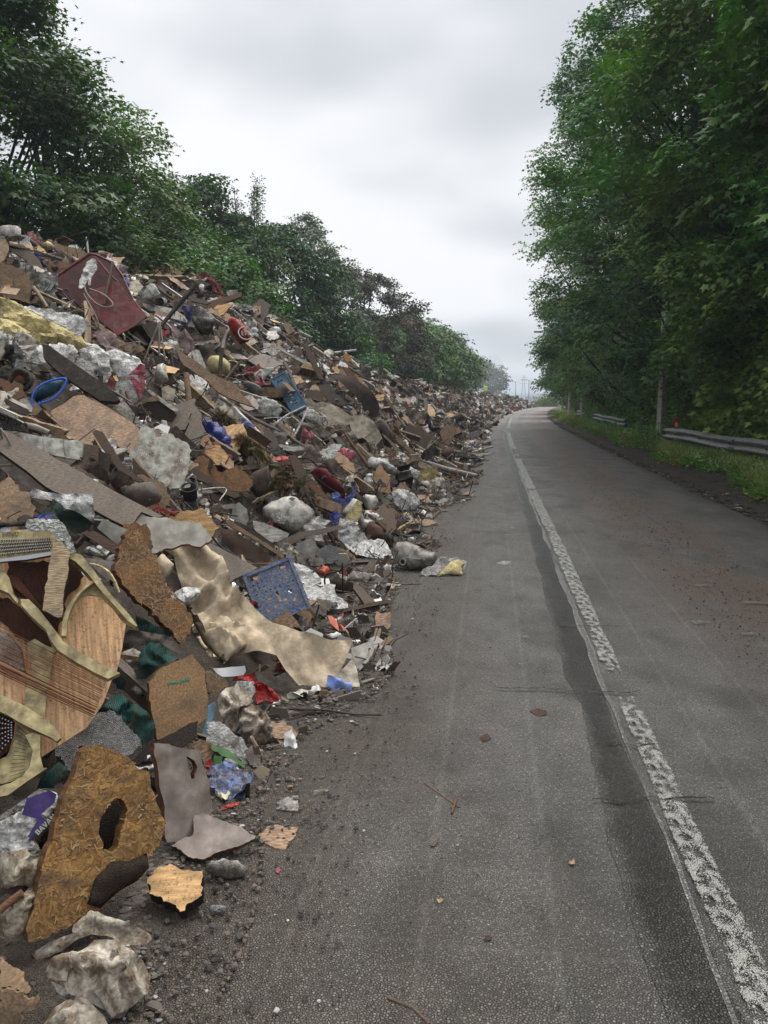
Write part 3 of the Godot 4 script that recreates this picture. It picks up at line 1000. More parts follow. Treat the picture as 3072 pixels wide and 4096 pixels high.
	# splashes of dried white on the lane
	for p in [[1.45, 5.6, 0.16, 0.1], [1.7, 5.35, 0.2, 0.06], [2.0, 6.2, 0.3, 0.07], [1.75, 6.75, 0.22, 0.05], [0.25, 5.1, 0.05, 0.05], [0.2, 9.0, 0.1, 0.05], [0.28, 9.5, 0.06, 0.12], [0.2, 4.55, 0.04, 0.03]]:
		var m := grid(steps(-1.0, 1.0, 12), steps(-1.0, 1.0, 12), func(x, d): return Vector3(p[0] + x * p[2], 0.0145 + 0.006 * n.get_noise_2d((p[0] + x * p[2]) * 2.0, (p[1] + d * p[3]) * 2.0), -p[1] - d * p[3]), func(x, d): return Color(0.55, 0.54, 0.52, 0.85 * (1.0 - sqrt(x * x + d * d)) * (1.0 + 1.6 * f.get_noise_2d(x * 3.0, d * 3.0))))
		tag(inst("white_splash", m, paint), "", "", "", "structure")
	# earth and grass right of the road
	var soil := mat("soil", Color(1, 1, 1), 0.95, {"vc": true, "tex": "fine", "bump": "c", "scale": Vector3(2, 2, 2), "depth": 2.5})
	soil.uv1_world_triplanar = true
	var verge := inst("verge_soil", grid(steps(3.38, 5.2, 24) + steps(5.4, 14.0, 12), away(-2.0, 230.0, 0.12, 0.02), func(x, d): return Vector3(x + curve_at(d), lerpf(-0.03, 0.05, smoothstep(3.4, 3.75, x)) + 0.05 * smoothstep(3.6, 4.4, x) * (1.0 + n.get_noise_2d(x * 2.0, d * 2.0)) + 0.25 * smoothstep(4.8, 8.0, x) + 0.03 * f.get_noise_2d(x * 3.0, d * 3.0), -d), func(x, d):
		var t := smoothstep(4.2, 4.9, x + 0.4 * n.get_noise_2d(x, d))
		return Color(0.1, 0.08, 0.064).lerp(Color(0.09, 0.105, 0.045), t) * (1.0 + 0.4 * f.get_noise_2d(x * 2.0, d * 2.0))), soil)
	tag(verge, "", "", "", "structure")
	# body of the rubbish heap
	var core := inst("heap_soil", grid(steps(0.0, 12.8, 70), away(-3.0, 150.0, 0.14, 0.016), func(s, d):
		var x: float = toe(d) + 0.12 - s
		return Vector3(x, maxf(heap(x, d) - 0.2 + 0.12 * n.get_noise_2d(x * 2.2, d * 2.2), 0.012 if s > 0.1 else -0.02), -d), func(s, d): return Color(0.15, 0.124, 0.098) * (1.0 + 0.5 * f.get_noise_2d(s * 2.0, d * 2.0))), soil)
	tag(core, "", "", "", "structure")
	# loose grit on the asphalt
	var stone := chunk(Vector3.ONE, 8, true, 1)
	var put := []
	var tint := []
	for i in 20000:
		var d := 1.5 * pow(14.0, rng.randf())
		var x := rf(-1.3, 3.4)
		var q := n.get_noise_2d(x * 1.5 + 20.0, d * 1.5)
		var lane := exp(-pow((x - 1.95) / 0.5, 2.0)) * smoothstep(2.6, 4.2, d)
		var near_heap := smoothstep(0.6, -0.9, x)
		if rng.randf() > 0.16 + 0.7 * near_heap + 0.75 * lane + 0.3 * q or (x > 0.42 and x < 0.86):
			continue
		var s := rf(0.002, 0.0055) * (1.0 + 1.3 * pow(rng.randf(), 5.0)) * (2.1 if lane > 0.45 or near_heap > 0.7 else 1.0)
		put.append(Transform3D(rand_basis().scaled(Vector3(s, s * 0.6, s)), Vector3(x, 0.006 + s * 0.35, -d)))
		var v := rf(0.035, 0.1)
		tint.append(Color(v * 1.05, v, v * 0.92) if rng.randf() < 0.985 else Color(0.6, 0.58, 0.52))
	tag(scatter("road_grit", stone, M.tinted, put, tint), "", "", "", "stuff")

# ---------------------------------------------------------------- trees
func leaf_shape(st: SurfaceTool, at: Vector3, b: Basis, size: float, tone: Color, lobes := true) -> void:
	st.set_color(tone)
	st.set_smooth_group(-1)
	var rim := []
	if lobes:
		for q in [[180, 0.12], [128, 0.6], [100, 0.42], [58, 0.92], [30, 0.5], [0, 1.08], [-30, 0.5], [-58, 0.92], [-100, 0.42], [-128, 0.6]]:
			var a := deg_to_rad(q[0])
			var r: float = q[1] * size
			rim.append(at + b * Vector3(sin(a) * r, cos(a) * r, -0.22 * absf(sin(a)) * r - 0.1 * r * r / size))
		for i in rim.size():
			tri(st, at + b * Vector3(0, 0.05 * size, 0), rim[i], rim[(i + 1) % rim.size()])
	else:
		var l := at + b * Vector3(-0.5 * size, 0.3 * size, -0.1 * size)
		var r2 := at + b * Vector3(0.5 * size, 0.3 * size, -0.1 * size)
		var tip := at + b * Vector3(0, 1.1 * size, -0.15 * size)
		tri(st, at, l, tip)
		tri(st, at, tip, r2)

# a twig with leaves: lies along +x from the origin, leaves face mostly +z
func spray(leaves: int, long: float, size: float, lobes: bool, droop := 0.35) -> ArrayMesh:
	var st := SurfaceTool.new()
	st.begin(Mesh.PRIMITIVE_TRIANGLES)
	for i in leaves:
		var t := (i + 0.5) / leaves
		var side := 1.0 if i % 2 else -1.0
		var a := -PI / 2 + side * rf(0.5, 1.5) * (1.0 - 0.6 * t)
		var b := Basis(Vector3(0, 0, 1), a) * Basis(Vector3(1, 0, 0), rf(-droop - 0.6, 0.25)) * Basis(Vector3(0, 1, 0), rf(-0.6, 0.6))
		var v := rf(0.7, 1.25)
		leaf_shape(st, Vector3(long * t + rf(-0.04, 0.04), side * long * 0.12 + rf(-0.05, 0.05) * long * 3.0, rf(-0.12, 0.12) * long - 0.25 * long * t * t), b, size * rf(0.5, 1.2), Color(v, v * rf(0.92, 1.06), v), lobes)
	st.generate_normals()
	return st.commit()

# One tree. o: h height, r crown radius, low where the crown begins, clumps, per sprays in a clump, mesh, tone, lean, reach (extra towards -x), thin
var single := []
func tree(called: String, at: Vector3, o: Dictionary, label: String, short := "", group := "") -> Node3D:
	var t := root_at(called, at)
	tag(t, label, "tree", group)
	remember(t, at + Vector3(0, 2, 0), short)
	var h: float = o.h
	var r: float = o.r
	var low: float = o.get("low", 0.25) * h
	var lean: Vector3 = o.get("lean", Vector3.ZERO)
	var bark := SurfaceTool.new()
	bark.begin(Mesh.PRIMITIVE_TRIANGLES)
	var spine := []
	for i in 7:
		var u := i / 6.0
		spine.append(Vector3(sin(u * 4.0 + at.z) * 0.12 * u, h * 0.86 * u, cos(u * 3.0 + at.x) * 0.12 * u) + lean * u * u)
	add_tube(bark, spine, h * 0.017 + 0.03, 0.025, 8)
	bark.generate_normals()
	inst("trunk", bark.commit(), M.bark, t)
	var where := []
	var tint := []
	var tone: Color = o.tone
	var limbs := 0
	var n: int = o.clumps
	var per: int = o.per
	var limb_st := SurfaceTool.new()
	limb_st.begin(Mesh.PRIMITIVE_TRIANGLES)
	var squash: float = o.get("squash", 1.0)
	for i in n:
		var u := (i + rng.randf()) / n
		var y := lerpf(low, h, pow(u, o.get("even", 0.85)))
		var k := clampf((y - low) / (h - low), 0.0, 1.0)
		var wide := r * pow(clampf(sin(PI * clampf(0.14 + 0.86 * k, 0.0, 1.0)), 0.05, 1.0), 0.62)
		var a := rng.randf() * TAU
		var out := wide * (sqrt(rf(0.12, 1.0)) if rng.randf() < 0.3 else rf(0.82, 1.08))
		if rng.randf() < 0.14:
			out *= rf(1.02, 1.09)
		var dir := Vector3(cos(a), 0, sin(a) * squash)
		if o.has("reach") and dir.x < 0.0:
			dir.x *= 1.0 + o.reach * smoothstep(0.1, 0.45, k)
		var c: Vector3 = spine[clampi(int(k * 6.0), 0, 6)] * Vector3(1, 0, 1) + dir * out + Vector3(0, y, 0)
		if o.has("keep"):
			c.x = maxf(c.x, lerpf(o.keep - at.x, -9.0, smoothstep(1.5, 3.4, c.y)))
		var size: float = rf(0.55, 1.15) * o.get("clump", 0.95)
		var bright := rf(0.62, 1.5)
		var hue := rf(-1.0, 1.0)
		for j in per:
			var q: Vector3 = Vector3(rf(-1, 1), rf(-1, 1), rf(-1, 1)).normalized() * pow(rng.randf(), 0.4) * size * 0.85 * Vector3(1, 0.6, 1)
			q.y -= 0.18 * (q.x * q.x + q.z * q.z) / size
			var outward: Vector3 = (dir * out + q * 1.2).normalized()
			var yaw := atan2(-outward.z, outward.x) + rf(-1.3, 1.3)
			var b := Basis(Vector3.UP, yaw) * Basis(Vector3(0, 0, 1), rf(-0.75, 0.35)) * Basis(Vector3(1, 0, 0), -PI / 2 + rf(-0.55, 0.55)) 
			var s := rf(0.75, 1.25)
			where.append(Transform3D(b.scaled(Vector3(s, s, s)), c + q))
			var v := bright * rf(0.75, 1.3)
			var w := hue * 0.5 + rf(-0.6, 0.6)
			tint.append(Color(tone.r * v * (1.0 + 0.28 * w), tone.g * v, tone.b * v * (1.0 - 0.22 * w)))
		if i % int(o.get("limb_every", 5)) == 0:
			var from: Vector3 = spine[clampi(int(k * 4.2), 0, 5)]
			var mid := from.lerp(c, 0.55) + Vector3(0, -0.12 * out, 0)
			add_tube(limb_st, smooth_path([from, mid, c], 3), 0.035 + 0.003 * h, 0.01, 5, false)
			limbs += 1
	if limbs:
		limb_st.generate_normals()
		inst("limbs", limb_st.commit(), M.bark_limb, t)
	for i in int(o.get("leaves", 0)):      # the broad leaves nearest to the viewer, one by one
		var from: Transform3D = where[rng.randi() % where.size()]
		while from.origin.x > -0.8:
			from = where[rng.randi() % where.size()]
		var leaf := inst("leaf", single[i % 4], M["leaf_fresh" if i % 3 else "leaf_pale"], t)
		leaf.transform = Transform3D(from.basis * Basis(Vector3(0, 0, 1), rf(0, TAU)), from.origin + Vector3(rf(-0.2, 0.0), rf(-0.15, 0.15), rf(0.0, 0.2)))
	var crown := scatter("crown", o.mesh, M.leaf, where, tint, t)
	tag(crown, "", "", "", "stuff")
	return t

func trees() -> void:
	for i in 4:
		var st := SurfaceTool.new()
		st.begin(Mesh.PRIMITIVE_TRIANGLES)
		leaf_shape(st, Vector3.ZERO, Basis(Vector3(1, 0, 0), rf(-0.3, 0.3)), rf(0.09, 0.13), Color.WHITE)
		st.generate_normals()
		single.append(st.commit())
	var near := spray(9, 0.5, 0.12, true)
	var middle := spray(10, 0.55, 0.108, true)
	var small := spray(13, 0.6, 0.125, false)
	var tiny := spray(12, 0.8, 0.19, false)
	var green := Color(0.085, 0.135, 0.05)
	var dark := Color(0.058, 0.1, 0.044)
	var bluish := Color(0.070, 0.140, 0.065)
	# right of the road
	var lush := Color(0.12, 0.205, 0.055)
	var shady := Color(0.08, 0.155, 0.052)
	var right := [
		["maple_tree", 8.3, 7.5, 12.5, 3.9, near, lush, "tall maple whose broad leaves fill the right edge, above the near guardrail", "the tall maple above the guardrail", 247, 50],
		["maple_tree", 8.1, 12.5, 14.5, 4.1, near, shady, "tall dark maple behind the red and white marker post", "the maple behind the marker post", 260, 48],
		["maple_tree", 7.6, 18.0, 15.5, 4.2, middle, lush, "tall maple hanging over the road just before the grey concrete column", "the maple before the concrete column", 260, 44],
		["maple_tree", 7.0, 24.5, 17.0, 4.7, middle, shady, "tall dark maple standing behind the concrete column at the guardrail gap", "the maple behind the concrete column", 247, 41],
		["maple_tree", 7.2, 32.0, 18.0, 5.1, middle, bluish, "tall bluish green tree beyond the concrete column, leaning out over the lane", "the bluish tree beyond the column", 234, 39],
		["maple_tree", 7.6, 41.0, 18.5, 5.2, small, lush, "tall tree whose crown makes the upper left edge of the right-hand leaf wall", "the crown edge of the right trees", 221, 37],
		["maple_tree", 7.9, 50.0, 15.5, 4.6, small, shady, "dark tree beside the pair of slim pale poles", "the tree by the slim poles", 195, 35],
		["roadside_tree", 8.6, 63.0, 10.0, 4.2, small, bluish, "rounded lower tree just past the tall leaf wall, before the far bend", "the rounded tree at the bend", 156, 33],
		["roadside_tree", 9.8, 78.0, 10.0, 4.4, tiny, lush, "pale green tree at the bend with a street lamp arm sticking out of it", "the tree with the lamp arm", 130, 28],
		["roadside_tree", 11.2, 93.0, 8.5, 4.2, tiny, shady, "last dark tree on the right before the open distance", "the last tree on the right", 117, 26]]
	for r in right:
		tree(r[0], Vector3(r[1], 0.15, -r[2]), {"h": r[3], "r": r[4], "low": 0.05 if r[2] > 60 else 0.09, "clumps": r[9], "per": r[10], "mesh": r[5], "tone": r[6], "reach": 0.13 if r[2] < 20 else 0.03, "even": 1.0, "clump": 0.95 if r[2] < 30 else 1.15, "leaves": 150 if r[2] < 14 else 0, "limb_every": 6, "keep": 6.3 + curve_at(r[2])}, r[7], r[8], "trees along the right side of the road")
	for b in [[13.5, 9.0, 15.0, "dark backing tree deep behind the tall maple at the right edge"], [13.0, 17.0, 16.5, "dark backing tree deep behind the marker post"], [13.0, 26.0, 17.0, "dark backing tree deep behind the concrete column"], [13.5, 37.0, 17.5, "dark backing tree deep behind the middle guardrail"], [14.0, 50.0, 16.0, "dark backing tree deep behind the slim pale poles"]]:
		tree("roadside_tree", Vector3(b[0], 0.2, -b[1]), {"h": b[2], "r": 5.0, "low": 0.03, "clumps": 150, "per": 30, "mesh": tiny, "tone": shady, "even": 1.0, "clump": 1.5, "limb_every": 9}, b[3], "", "trees along the right side of the road")
	# undergrowth under them
	var bushes := [[7.3, 8, 3, 1.5, "leafy bush with large bright leaves at the right edge, under the guardrail tree"], [7.2, 10.8, 2.6, 1.4, "dark leafy bush right behind the middle of the near guardrail"], [7, 13.6, 3.2, 1.5, "bright maple seedlings standing over the middle of the near guardrail"], [6.9, 16.6, 3.4, 1.5, "tall leafy bush behind the near guardrail, under dark branches"], [6.8, 19.8, 3.3, 1.5, "leafy bush just behind the red and white marker post"], [7, 23, 4, 1.6, "ivy covered bush right of the concrete column"], [7.3, 27, 4.2, 1.7, "tall bush left of the concrete column"], [7.2, 31.5, 4, 1.7, "yellowish bush behind the start of the middle guardrail"], [7.3, 36.5, 4.2, 1.8, "green bush behind the end of the middle guardrail"], [7.5, 42, 4.2, 1.9, "bush at the foot of the nearer slim pale pole"], [7.6, 47.5, 4, 1.9, "bush between the two slim pale poles"], [7.9, 53.5, 3.8, 1.9, "low bush just past the slim pale poles"], [8.8, 64, 3.4, 2, "low bush in front of the rounded tree at the bend"], [8.9, 10, 4.2, 1.8, "dark bush deep under the first tall maple"], [8.8, 15, 4.6, 1.8, "dark bush deep behind the near guardrail"], [8.8, 20.5, 4.8, 1.9, "dark bush deep behind the marker post"]]
	for b in bushes:
		var t := root_at("leafy_bush", Vector3(b[0], 0.2, -b[1]))
		tag(t, b[4], "bush", "bushes along the right verge")
		var where := []
		var tint := []
		var st := SurfaceTool.new()
		st.begin(Mesh.PRIMITIVE_TRIANGLES)
		for i in 6:
			var a := rng.randf() * TAU
			add_tube(st, smooth_path([Vector3.ZERO, Vector3(cos(a) * 0.3, b[2] * 0.5, sin(a) * 0.3), Vector3(cos(a) * 0.8, b[2] * 0.92, sin(a) * 0.8)], 3), 0.025, 0.008, 5, false)
		st.generate_normals()
		tag(inst("stem", st.commit(), M.bark_limb, t), "", "", "", "stuff")
		var hue := rf(0.85, 1.25)
		for i in int(430 * b[2]):
			var a := rng.randf() * TAU
			var k := sqrt(rng.randf())
			var y: float = b[2] * (0.06 + 0.94 * rng.randf())
			var w: float = b[3] * (0.55 + 0.6 * sin(PI * clampf(y / b[2] * 0.8 + 0.15, 0.0, 1.0)))
			var p := Vector3(cos(a) * w * k, y, sin(a) * w * 1.7 * k)
			var bb := Basis(Vector3.UP, -a + rf(-1.2, 1.2)) * Basis(Vector3(0, 0, 1), rf(-0.8, 0.4)) * Basis(Vector3(1, 0, 0), -PI / 2 + rf(-0.6, 0.6))
			var s := rf(0.7, 1.15)
			where.append(Transform3D(bb.scaled(Vector3(s, s, s)), p))
			var v := rf(0.75, 1.45)
			tint.append(Color(0.14 * v * hue, 0.25 * v, 0.06 * v))
		tag(scatter("crown", near if b[1] < 20.0 else middle if b[1] < 40.0 else small, M.leaf, where, tint, t), "", "", "", "stuff")
	# behind the heap on the left
	var left := [
		["maple_tree", -11.5, 11.0, 10.3, 3.2, middle, green, "tall maple at the left edge, its top against the sky", "the tall maple at the left edge", 120, 34],
		["maple_tree", -10.6, 14.8, 10.6, 2.9, middle, dark, "tallest left-hand maple, with a narrow pointed top", "the tallest left maple", 125, 34],
		["maple_tree", -10.2, 18.2, 9.3, 3.0, middle, green, "maple behind the dark red metal cabinet, with ragged side twigs", "the maple behind the red cabinet", 115, 34],
		["maple_tree", -8.6, 17.0, 5.4, 2.6, middle, Color(0.077, 0.138, 0.043), "low bright green maple right behind the crest of the heap", "the low bright maple behind the crest", 100, 32],
		["maple_tree", -8.4, 21.5, 5.9, 2.7, middle, Color(0.071, 0.138, 0.043), "bright bushy maple next along the crest, above the red carrier bag", "the bushy maple above the red bag", 100, 32],
		["alder_tree", -10.2, 27.0, 8.7, 2.9, small, dark, "dark tree with upright twigs poking out of its top", "the tree with upright twigs", 105, 30],
		["alder_tree", -9.0, 32.5, 8.2, 2.9, small, Color(0.038, 0.080, 0.037), "very dark round tree in the middle of the left row", "the very dark round tree", 110, 30],
		["willow_tree", -9.4, 40.0, 10.2, 2.9, small, Color(0.154, 0.168, 0.150), "thin silvery grey willow standing above its neighbours", "the silvery willow", 80, 22],
		["plum_tree", -7.4, 47.0, 8.8, 3.6, small, Color(0.077, 0.062, 0.055), "brownish purple leaved tree with ragged side branches", "the purple leaved tree", 100, 26],
		["hedge_tree", -7.6, 35.5, 5.0, 2.6, small, Color(0.060, 0.124, 0.046), "low green tree in front of the silvery willow", "the low tree before the willow", 90, 28],
		["hedge_tree", -6.4, 56.0, 7.0, 3.8, tiny, Color(0.082, 0.141, 0.050), "light green rounded tree beyond the purple leaved tree", "the light green rounded tree", 100, 24],
		["hedge_tree", -5.8, 68.0, 7.6, 4.0, tiny, green, "green tree half way along the far left row", "the far left row", 100, 24],
		["hedge_tree", -6.8, 82.0, 9.0, 4.4, tiny, dark, "dark green tree near the end of the far left row", "the dark far tree", 100, 24],
		["hedge_tree", -6.4, 98.0, 8.6, 4.5, tiny, bluish, "bluish far tree just before the end of the left row", "the bluish far tree", 100, 22],
		["hedge_tree", -2.4, 115.0, 7.0, 4.0, tiny, dark, "last dark tree of the left row, with smoke drifting in front of it", "the last tree of the left row", 90, 22]]
	for l in left:
		var thin: bool = l[0] == "willow_tree" or l[0] == "plum_tree"
		tree(l[0], Vector3(l[1], 0.0, -l[2]), {"h": l[3], "r": l[4], "low": 0.2, "clumps": l[9], "per": l[10], "mesh": l[5], "tone": l[6], "even": 1.0, "clump": 0.8 if thin else 0.95 if l[2] < 40 else 1.3, "limb_every": 2 if l[2] < 30.0 else 4}, l[7], l[8], "trees along the crest on the left")
	twigs_on_top(small)

func twigs_on_top(mesh: Mesh) -> void:
	# upright shoots that stand out of the dark tree
	var t := root_at("young_shoots", Vector3(-9.9, 7.4, -26.5))
	tag(t, "bunch of upright pale shoots rising out of the dark tree behind the crest", "shoots")
	var where := []
	var tint := []
	var st := SurfaceTool.new()
	st.begin(Mesh.PRIMITIVE_TRIANGLES)
	for i in 11:
		var x := rf(-2.2, 2.2)
		var z := rf(-1.0, 1.0)
		var top := rf(0.7, 1.6)
		var tip := Vector3(x + rf(-0.2, 0.2), top, z)
		add_tube(st, [Vector3(x, -0.6, z), tip], 0.02, 0.006, 4, false)
		for k in 26:
			var u := rf(0.1, 1.0)
			where.append(Transform3D(rand_basis().scaled(Vector3.ONE * 0.5), Vector3(x, -0.6, z).lerp(tip, u)))
			var v := rf(0.9, 1.4)
			tint.append(Color(0.06 * v, 0.09 * v, 0.045 * v))
	st.generate_normals()
	tag(inst("stem", st.commit(), M.bark_limb, t), "", "", "", "stuff")
	tag(scatter("leaves", mesh, M.leaf, where, tint, t), "", "", "", "stuff")

# ---------------------------------------------------------------- beside the road
func rail_x(d: float) -> float:
	return 4.75 + (22.4 - d) * 0.051 if d < 26.0 else 5.0 + curve_at(d)

func guardrail(d0: float, d1: float, label: String, short: String) -> void:
	var t := root_at("guardrail", Vector3(rail_x(d0), 0, -d0))
	tag(t, label, "guardrail", "guardrails along the right verge")
	remember(t, Vector3(rail_x(d0), 0.5, -d0), short)
	var prof := [Vector2(0.0, 0.0), Vector2(-0.012, 0.02), Vector2(-0.075, 0.05), Vector2(-0.08, 0.09), Vector2(-0.015, 0.13), Vector2(0.0, 0.155), Vector2(-0.015, 0.18), Vector2(-0.08, 0.22), Vector2(-0.075, 0.26), Vector2(-0.012, 0.29), Vector2(0.0, 0.31)]
	var st := SurfaceTool.new()
	st.begin(Mesh.PRIMITIVE_TRIANGLES)
	st.set_smooth_group(1)
	var n := int((d1 - d0) / 0.5)
	for i in n:
		for k in prof.size() - 1:
			var c := []
			for q in [[i, k], [i, k + 1], [i + 1, k + 1], [i + 1, k]]:
				var d := lerpf(d0, d1, float(q[0]) / n)
				c.append(Vector3(rail_x(d) - rail_x(d0) + prof[q[1]].x, 0.44 + prof[q[1]].y + 0.015 * sin(d * 1.3), -(d - d0)))
			quad(st, c[0], c[1], c[2], c[3])
	st.generate_normals()
	inst("rail", st.commit(), M.galvanised, t)
	var d := d0 + 0.6
	while d < d1:
		var x := rail_x(d) - rail_x(d0)
		inst("post", boxes([[Vector3(x + 0.09, 0.36, -(d - d0)), Vector3(0.05, 0.8, 0.1)], [Vector3(x + 0.045, 0.6, -(d - d0)), Vector3(0.05, 0.22, 0.09)]]), M.galvanised, t)
		inst("bolt", boxes([[Vector3(x - 0.012, 0.595, -(d - d0)), Vector3(0.03, 0.035, 0.035)]]), M.rust, t)
		if int(d) % 4 < 2:
			var lap := inst("lap_plate", boxes([[Vector3(-0.052, 0.515, 0), Vector3(0.07, 0.05, 0.32)], [Vector3(-0.052, 0.675, 0), Vector3(0.07, 0.05, 0.32)]]), M.galvanised, t)
			lap.position = Vector3(x - 0.006, 0.0, -(d - d0) + 0.3)
		d += 2.0

func lamp_post(at: Vector3, h: float, arm: float, r: float, label: String) -> void:
	var t := root_at("street_lamp", at)
	tag(t, label, "street lamp", "street lamps along the road")
	inst("pole", tube([Vector3.ZERO, Vector3(0, h * 0.5, 0), Vector3(0, h, 0)], r, r * 0.6, 8), M.galvanised, t)
	inst("arm", tube(smooth_path([Vector3(0, h - 0.6, 0), Vector3(-arm * 0.25, h + 0.05, 0), Vector3(-arm, h + 0.2, 0)], 4), r * 0.6, r * 0.45, 6), M.galvanised, t)
	inst("lamp_head", boxes([[Vector3(-arm - 0.35, h + 0.2, 0), Vector3(0.8, 0.14, 0.28)]]), M.galvanised, t)

func roadside() -> void:
	guardrail(11.0, 22.6, "near steel guardrail with two dented waves at the right edge", "the near guardrail")
	guardrail(31.0, 42.0, "middle stretch of steel guardrail half sunk in weeds beyond the gap", "the middle guardrail")
	guardrail(47.0, 53.0, "short far stretch of steel guardrail near the slim poles", "the far guardrail")
	var post := root_at("marker_post", Vector3(4.95, 0, -22.3))
	tag(post, "small red marker post with a white reflector behind the guardrail end", "marker post")
	inst("stake", boxes([[Vector3(0, 0.47, 0), Vector3(0.13, 0.94, 0.06)]]), M.ink_dark, post)
	inst("red_face", boxes([[Vector3(-0.02, 0.87, 0.035), Vector3(0.15, 0.26, 0.012)]]), M.paint_red, post)
	inst("reflector", boxes([[Vector3(-0.02, 0.83, 0.044), Vector3(0.07, 0.11, 0.008)]]), M.ink_white, post)
	var col := root_at("concrete_column", Vector3(5.3, 0, -26.0), Basis(Vector3.UP, 0.5))
	tag(col, "square grey concrete column at the gap between the guardrails, ivy over its top", "column")
	remember(col, Vector3(5.3, 1.5, -26.0), "the concrete column")
	inst("shaft", boxes([[Vector3(0, 3.0, 0), Vector3(0.2, 6.0, 0.2)]]), M.pale_pole, col)
	inst("junction_box", boxes([[Vector3(-0.06, 3.05, 0.13), Vector3(0.16, 0.32, 0.08)]]), M.pole, col)
	for p in [[4.85, 55.0, 8.0, "slim pale pole, left one of the pair among the trees"], [5.05, 48.0, 7.6, "slim pale pole, right one of the pair among the trees"], [6.2, 92.0, 7.0, "slim far pole where the road bends away"]]:
		var t := root_at("pole", Vector3(p[0] + curve_at(p[1]) * 0.6, 0, -p[1]))
		tag(t, p[3], "pole", "poles along the right side")
		inst("shaft", tube([Vector3.ZERO, Vector3(0, p[2], 0)], 0.085, 0.07, 8), M.pale_pole, t)
		for y in [1.9, 2.05, 2.9]:
			inst("band", tube([Vector3(0, y, 0), Vector3(0, y + 0.05, 0)], 0.085, 0.085, 8), M.steel, t)
	lamp_post(Vector3(6.4 + 0.6, 0, -76.0), 7.3, 2.4, 0.09, "street lamp whose arm sticks out of the right-hand trees")
	lamp_post(Vector3(10.2, -0.1, -335.0), 8.0, 2.2, 0.16, "far street lamp standing left of the road in the distance")
	lamp_post(Vector3(14.6, -0.1, -315.0), 8.3, 2.2, 0.16, "far street lamp standing right of the road in the distance")
	# weeds along the verge
	var weed := spray(9, 0.32, 0.06, false, 0.2)
	var clumps := [[4.95, 24.0, 0.75, 1.25, "bushy green nettles hiding the end of the near guardrail"], [4.75, 27.5, 0.6, 1.0, "nettles at the foot of the concrete column"], [4.9, 32.5, 0.55, 1.1, "nettles before the middle guardrail"], [4.85, 37.0, 0.6, 1.0, "nettles half over the middle guardrail"], [4.75, 17.0, 0.4, 0.9, "low nettles behind the rusty slab"], [4.8, 13.8, 0.4, 0.8, "low nettles beside the yellow cloth at the right edge"], [5.1, 44.5, 0.8, 1.4, "weeds between the middle and far guardrails"]]
	for c in clumps:
		var t := root_at("nettle_clump", Vector3(c[0] + curve_at(c[1]), 0.05, -c[1]))
		tag(t, c[4], "weeds", "weed clumps along the guardrail")
		var where := []
		var tint := []
		var st := SurfaceTool.new()
		st.begin(Mesh.PRIMITIVE_TRIANGLES)
		for i in 26:
			var a := rng.randf() * TAU
			var foot: Vector3 = Vector3(cos(a), 0, sin(a)) * c[3] * sqrt(rng.randf()) * Vector3(0.5, 0, 1.0)
			var top: Vector3 = foot * 1.15 + Vector3(rf(-0.1, 0.1), c[2] * rf(0.6, 1.15), rf(-0.1, 0.1))
			add_tube(st, [foot, top], 0.006, 0.003, 4, false)
			for k in 9:
				var u := rf(0.15, 1.0)
				where.append(Transform3D((Basis(Vector3.UP, rf(0, TAU)) * Basis(Vector3(0, 0, 1), rf(-0.4, 0.3)) * Basis(Vector3(1, 0, 0), -PI / 2 + rf(-0.4, 0.4))).scaled(Vector3.ONE * rf(0.7, 1.2)), foot.lerp(top, u)))
				var v := rf(0.8, 1.3)
				tint.append(Color(0.17 * v, 0.32 * v, 0.115 * v))
		st.generate_normals()
		tag(inst("stem", st.commit(), M.bark_limb, t), "", "", "", "stuff")
		tag(scatter("leaves", weed, M.leaf, where, tint, t), "", "", "", "stuff")
	var put := []
	var tint := []
	for i in 12000:
		var d := 7.0 * pow(11.0, rng.randf())
		var x := 4.25 + absf(rng.randfn()) * 0.75 + 0.25 * sin(d * 0.9) + curve_at(d)
		var s := rf(0.4, 1.0) * (1.0 + d * 0.008)
		put.append(Transform3D((Basis(Vector3.UP, rf(0, TAU)) * Basis(Vector3(0, 0, 1), rf(-0.2, 0.9)) * Basis(Vector3(1, 0, 0), -PI / 2 + rf(-0.5, 0.5))).scaled(Vector3.ONE * s), Vector3(x, 0.08 + rf(0, 0.12) + 0.12 * smoothstep(4.6, 5.6, x - curve_at(d)), -d)))
		var v := rf(0.7, 1.4)
		tint.append(Color(0.19 * v, 0.31 * v, 0.1 * v) if rng.randf() < 0.75 else Color(0.28 * v, 0.26 * v, 0.1 * v))
	tag(scatter("verge_weeds", weed, M.leaf, put, tint), "", "", "", "stuff")
	var blade := SurfaceTool.new()
	blade.begin(Mesh.PRIMITIVE_TRIANGLES)
	for i in 9:
		var a := rng.randf() * TAU
		var f := Vector3(rf(-0.06, 0.06), 0, rf(-0.06, 0.06))
		var side := Vector3(cos(a), 0, sin(a)) * 0.005
		var bend := Vector3(rf(-0.12, 0.12), 0.0, rf(-0.12, 0.12))
		var hgt := rf(0.12, 0.3)
		tri(blade, f - side, f + side, f + bend * 0.3 + Vector3(0, hgt * 0.6, 0))
		tri(blade, f + bend * 0.3 + Vector3(0, hgt * 0.6, 0) - side * 0.8, f + bend * 0.3 + Vector3(0, hgt * 0.6, 0) + side * 0.8, f + bend + Vector3(0, hgt, 0))
	blade.generate_normals()
	put = []
	tint = []
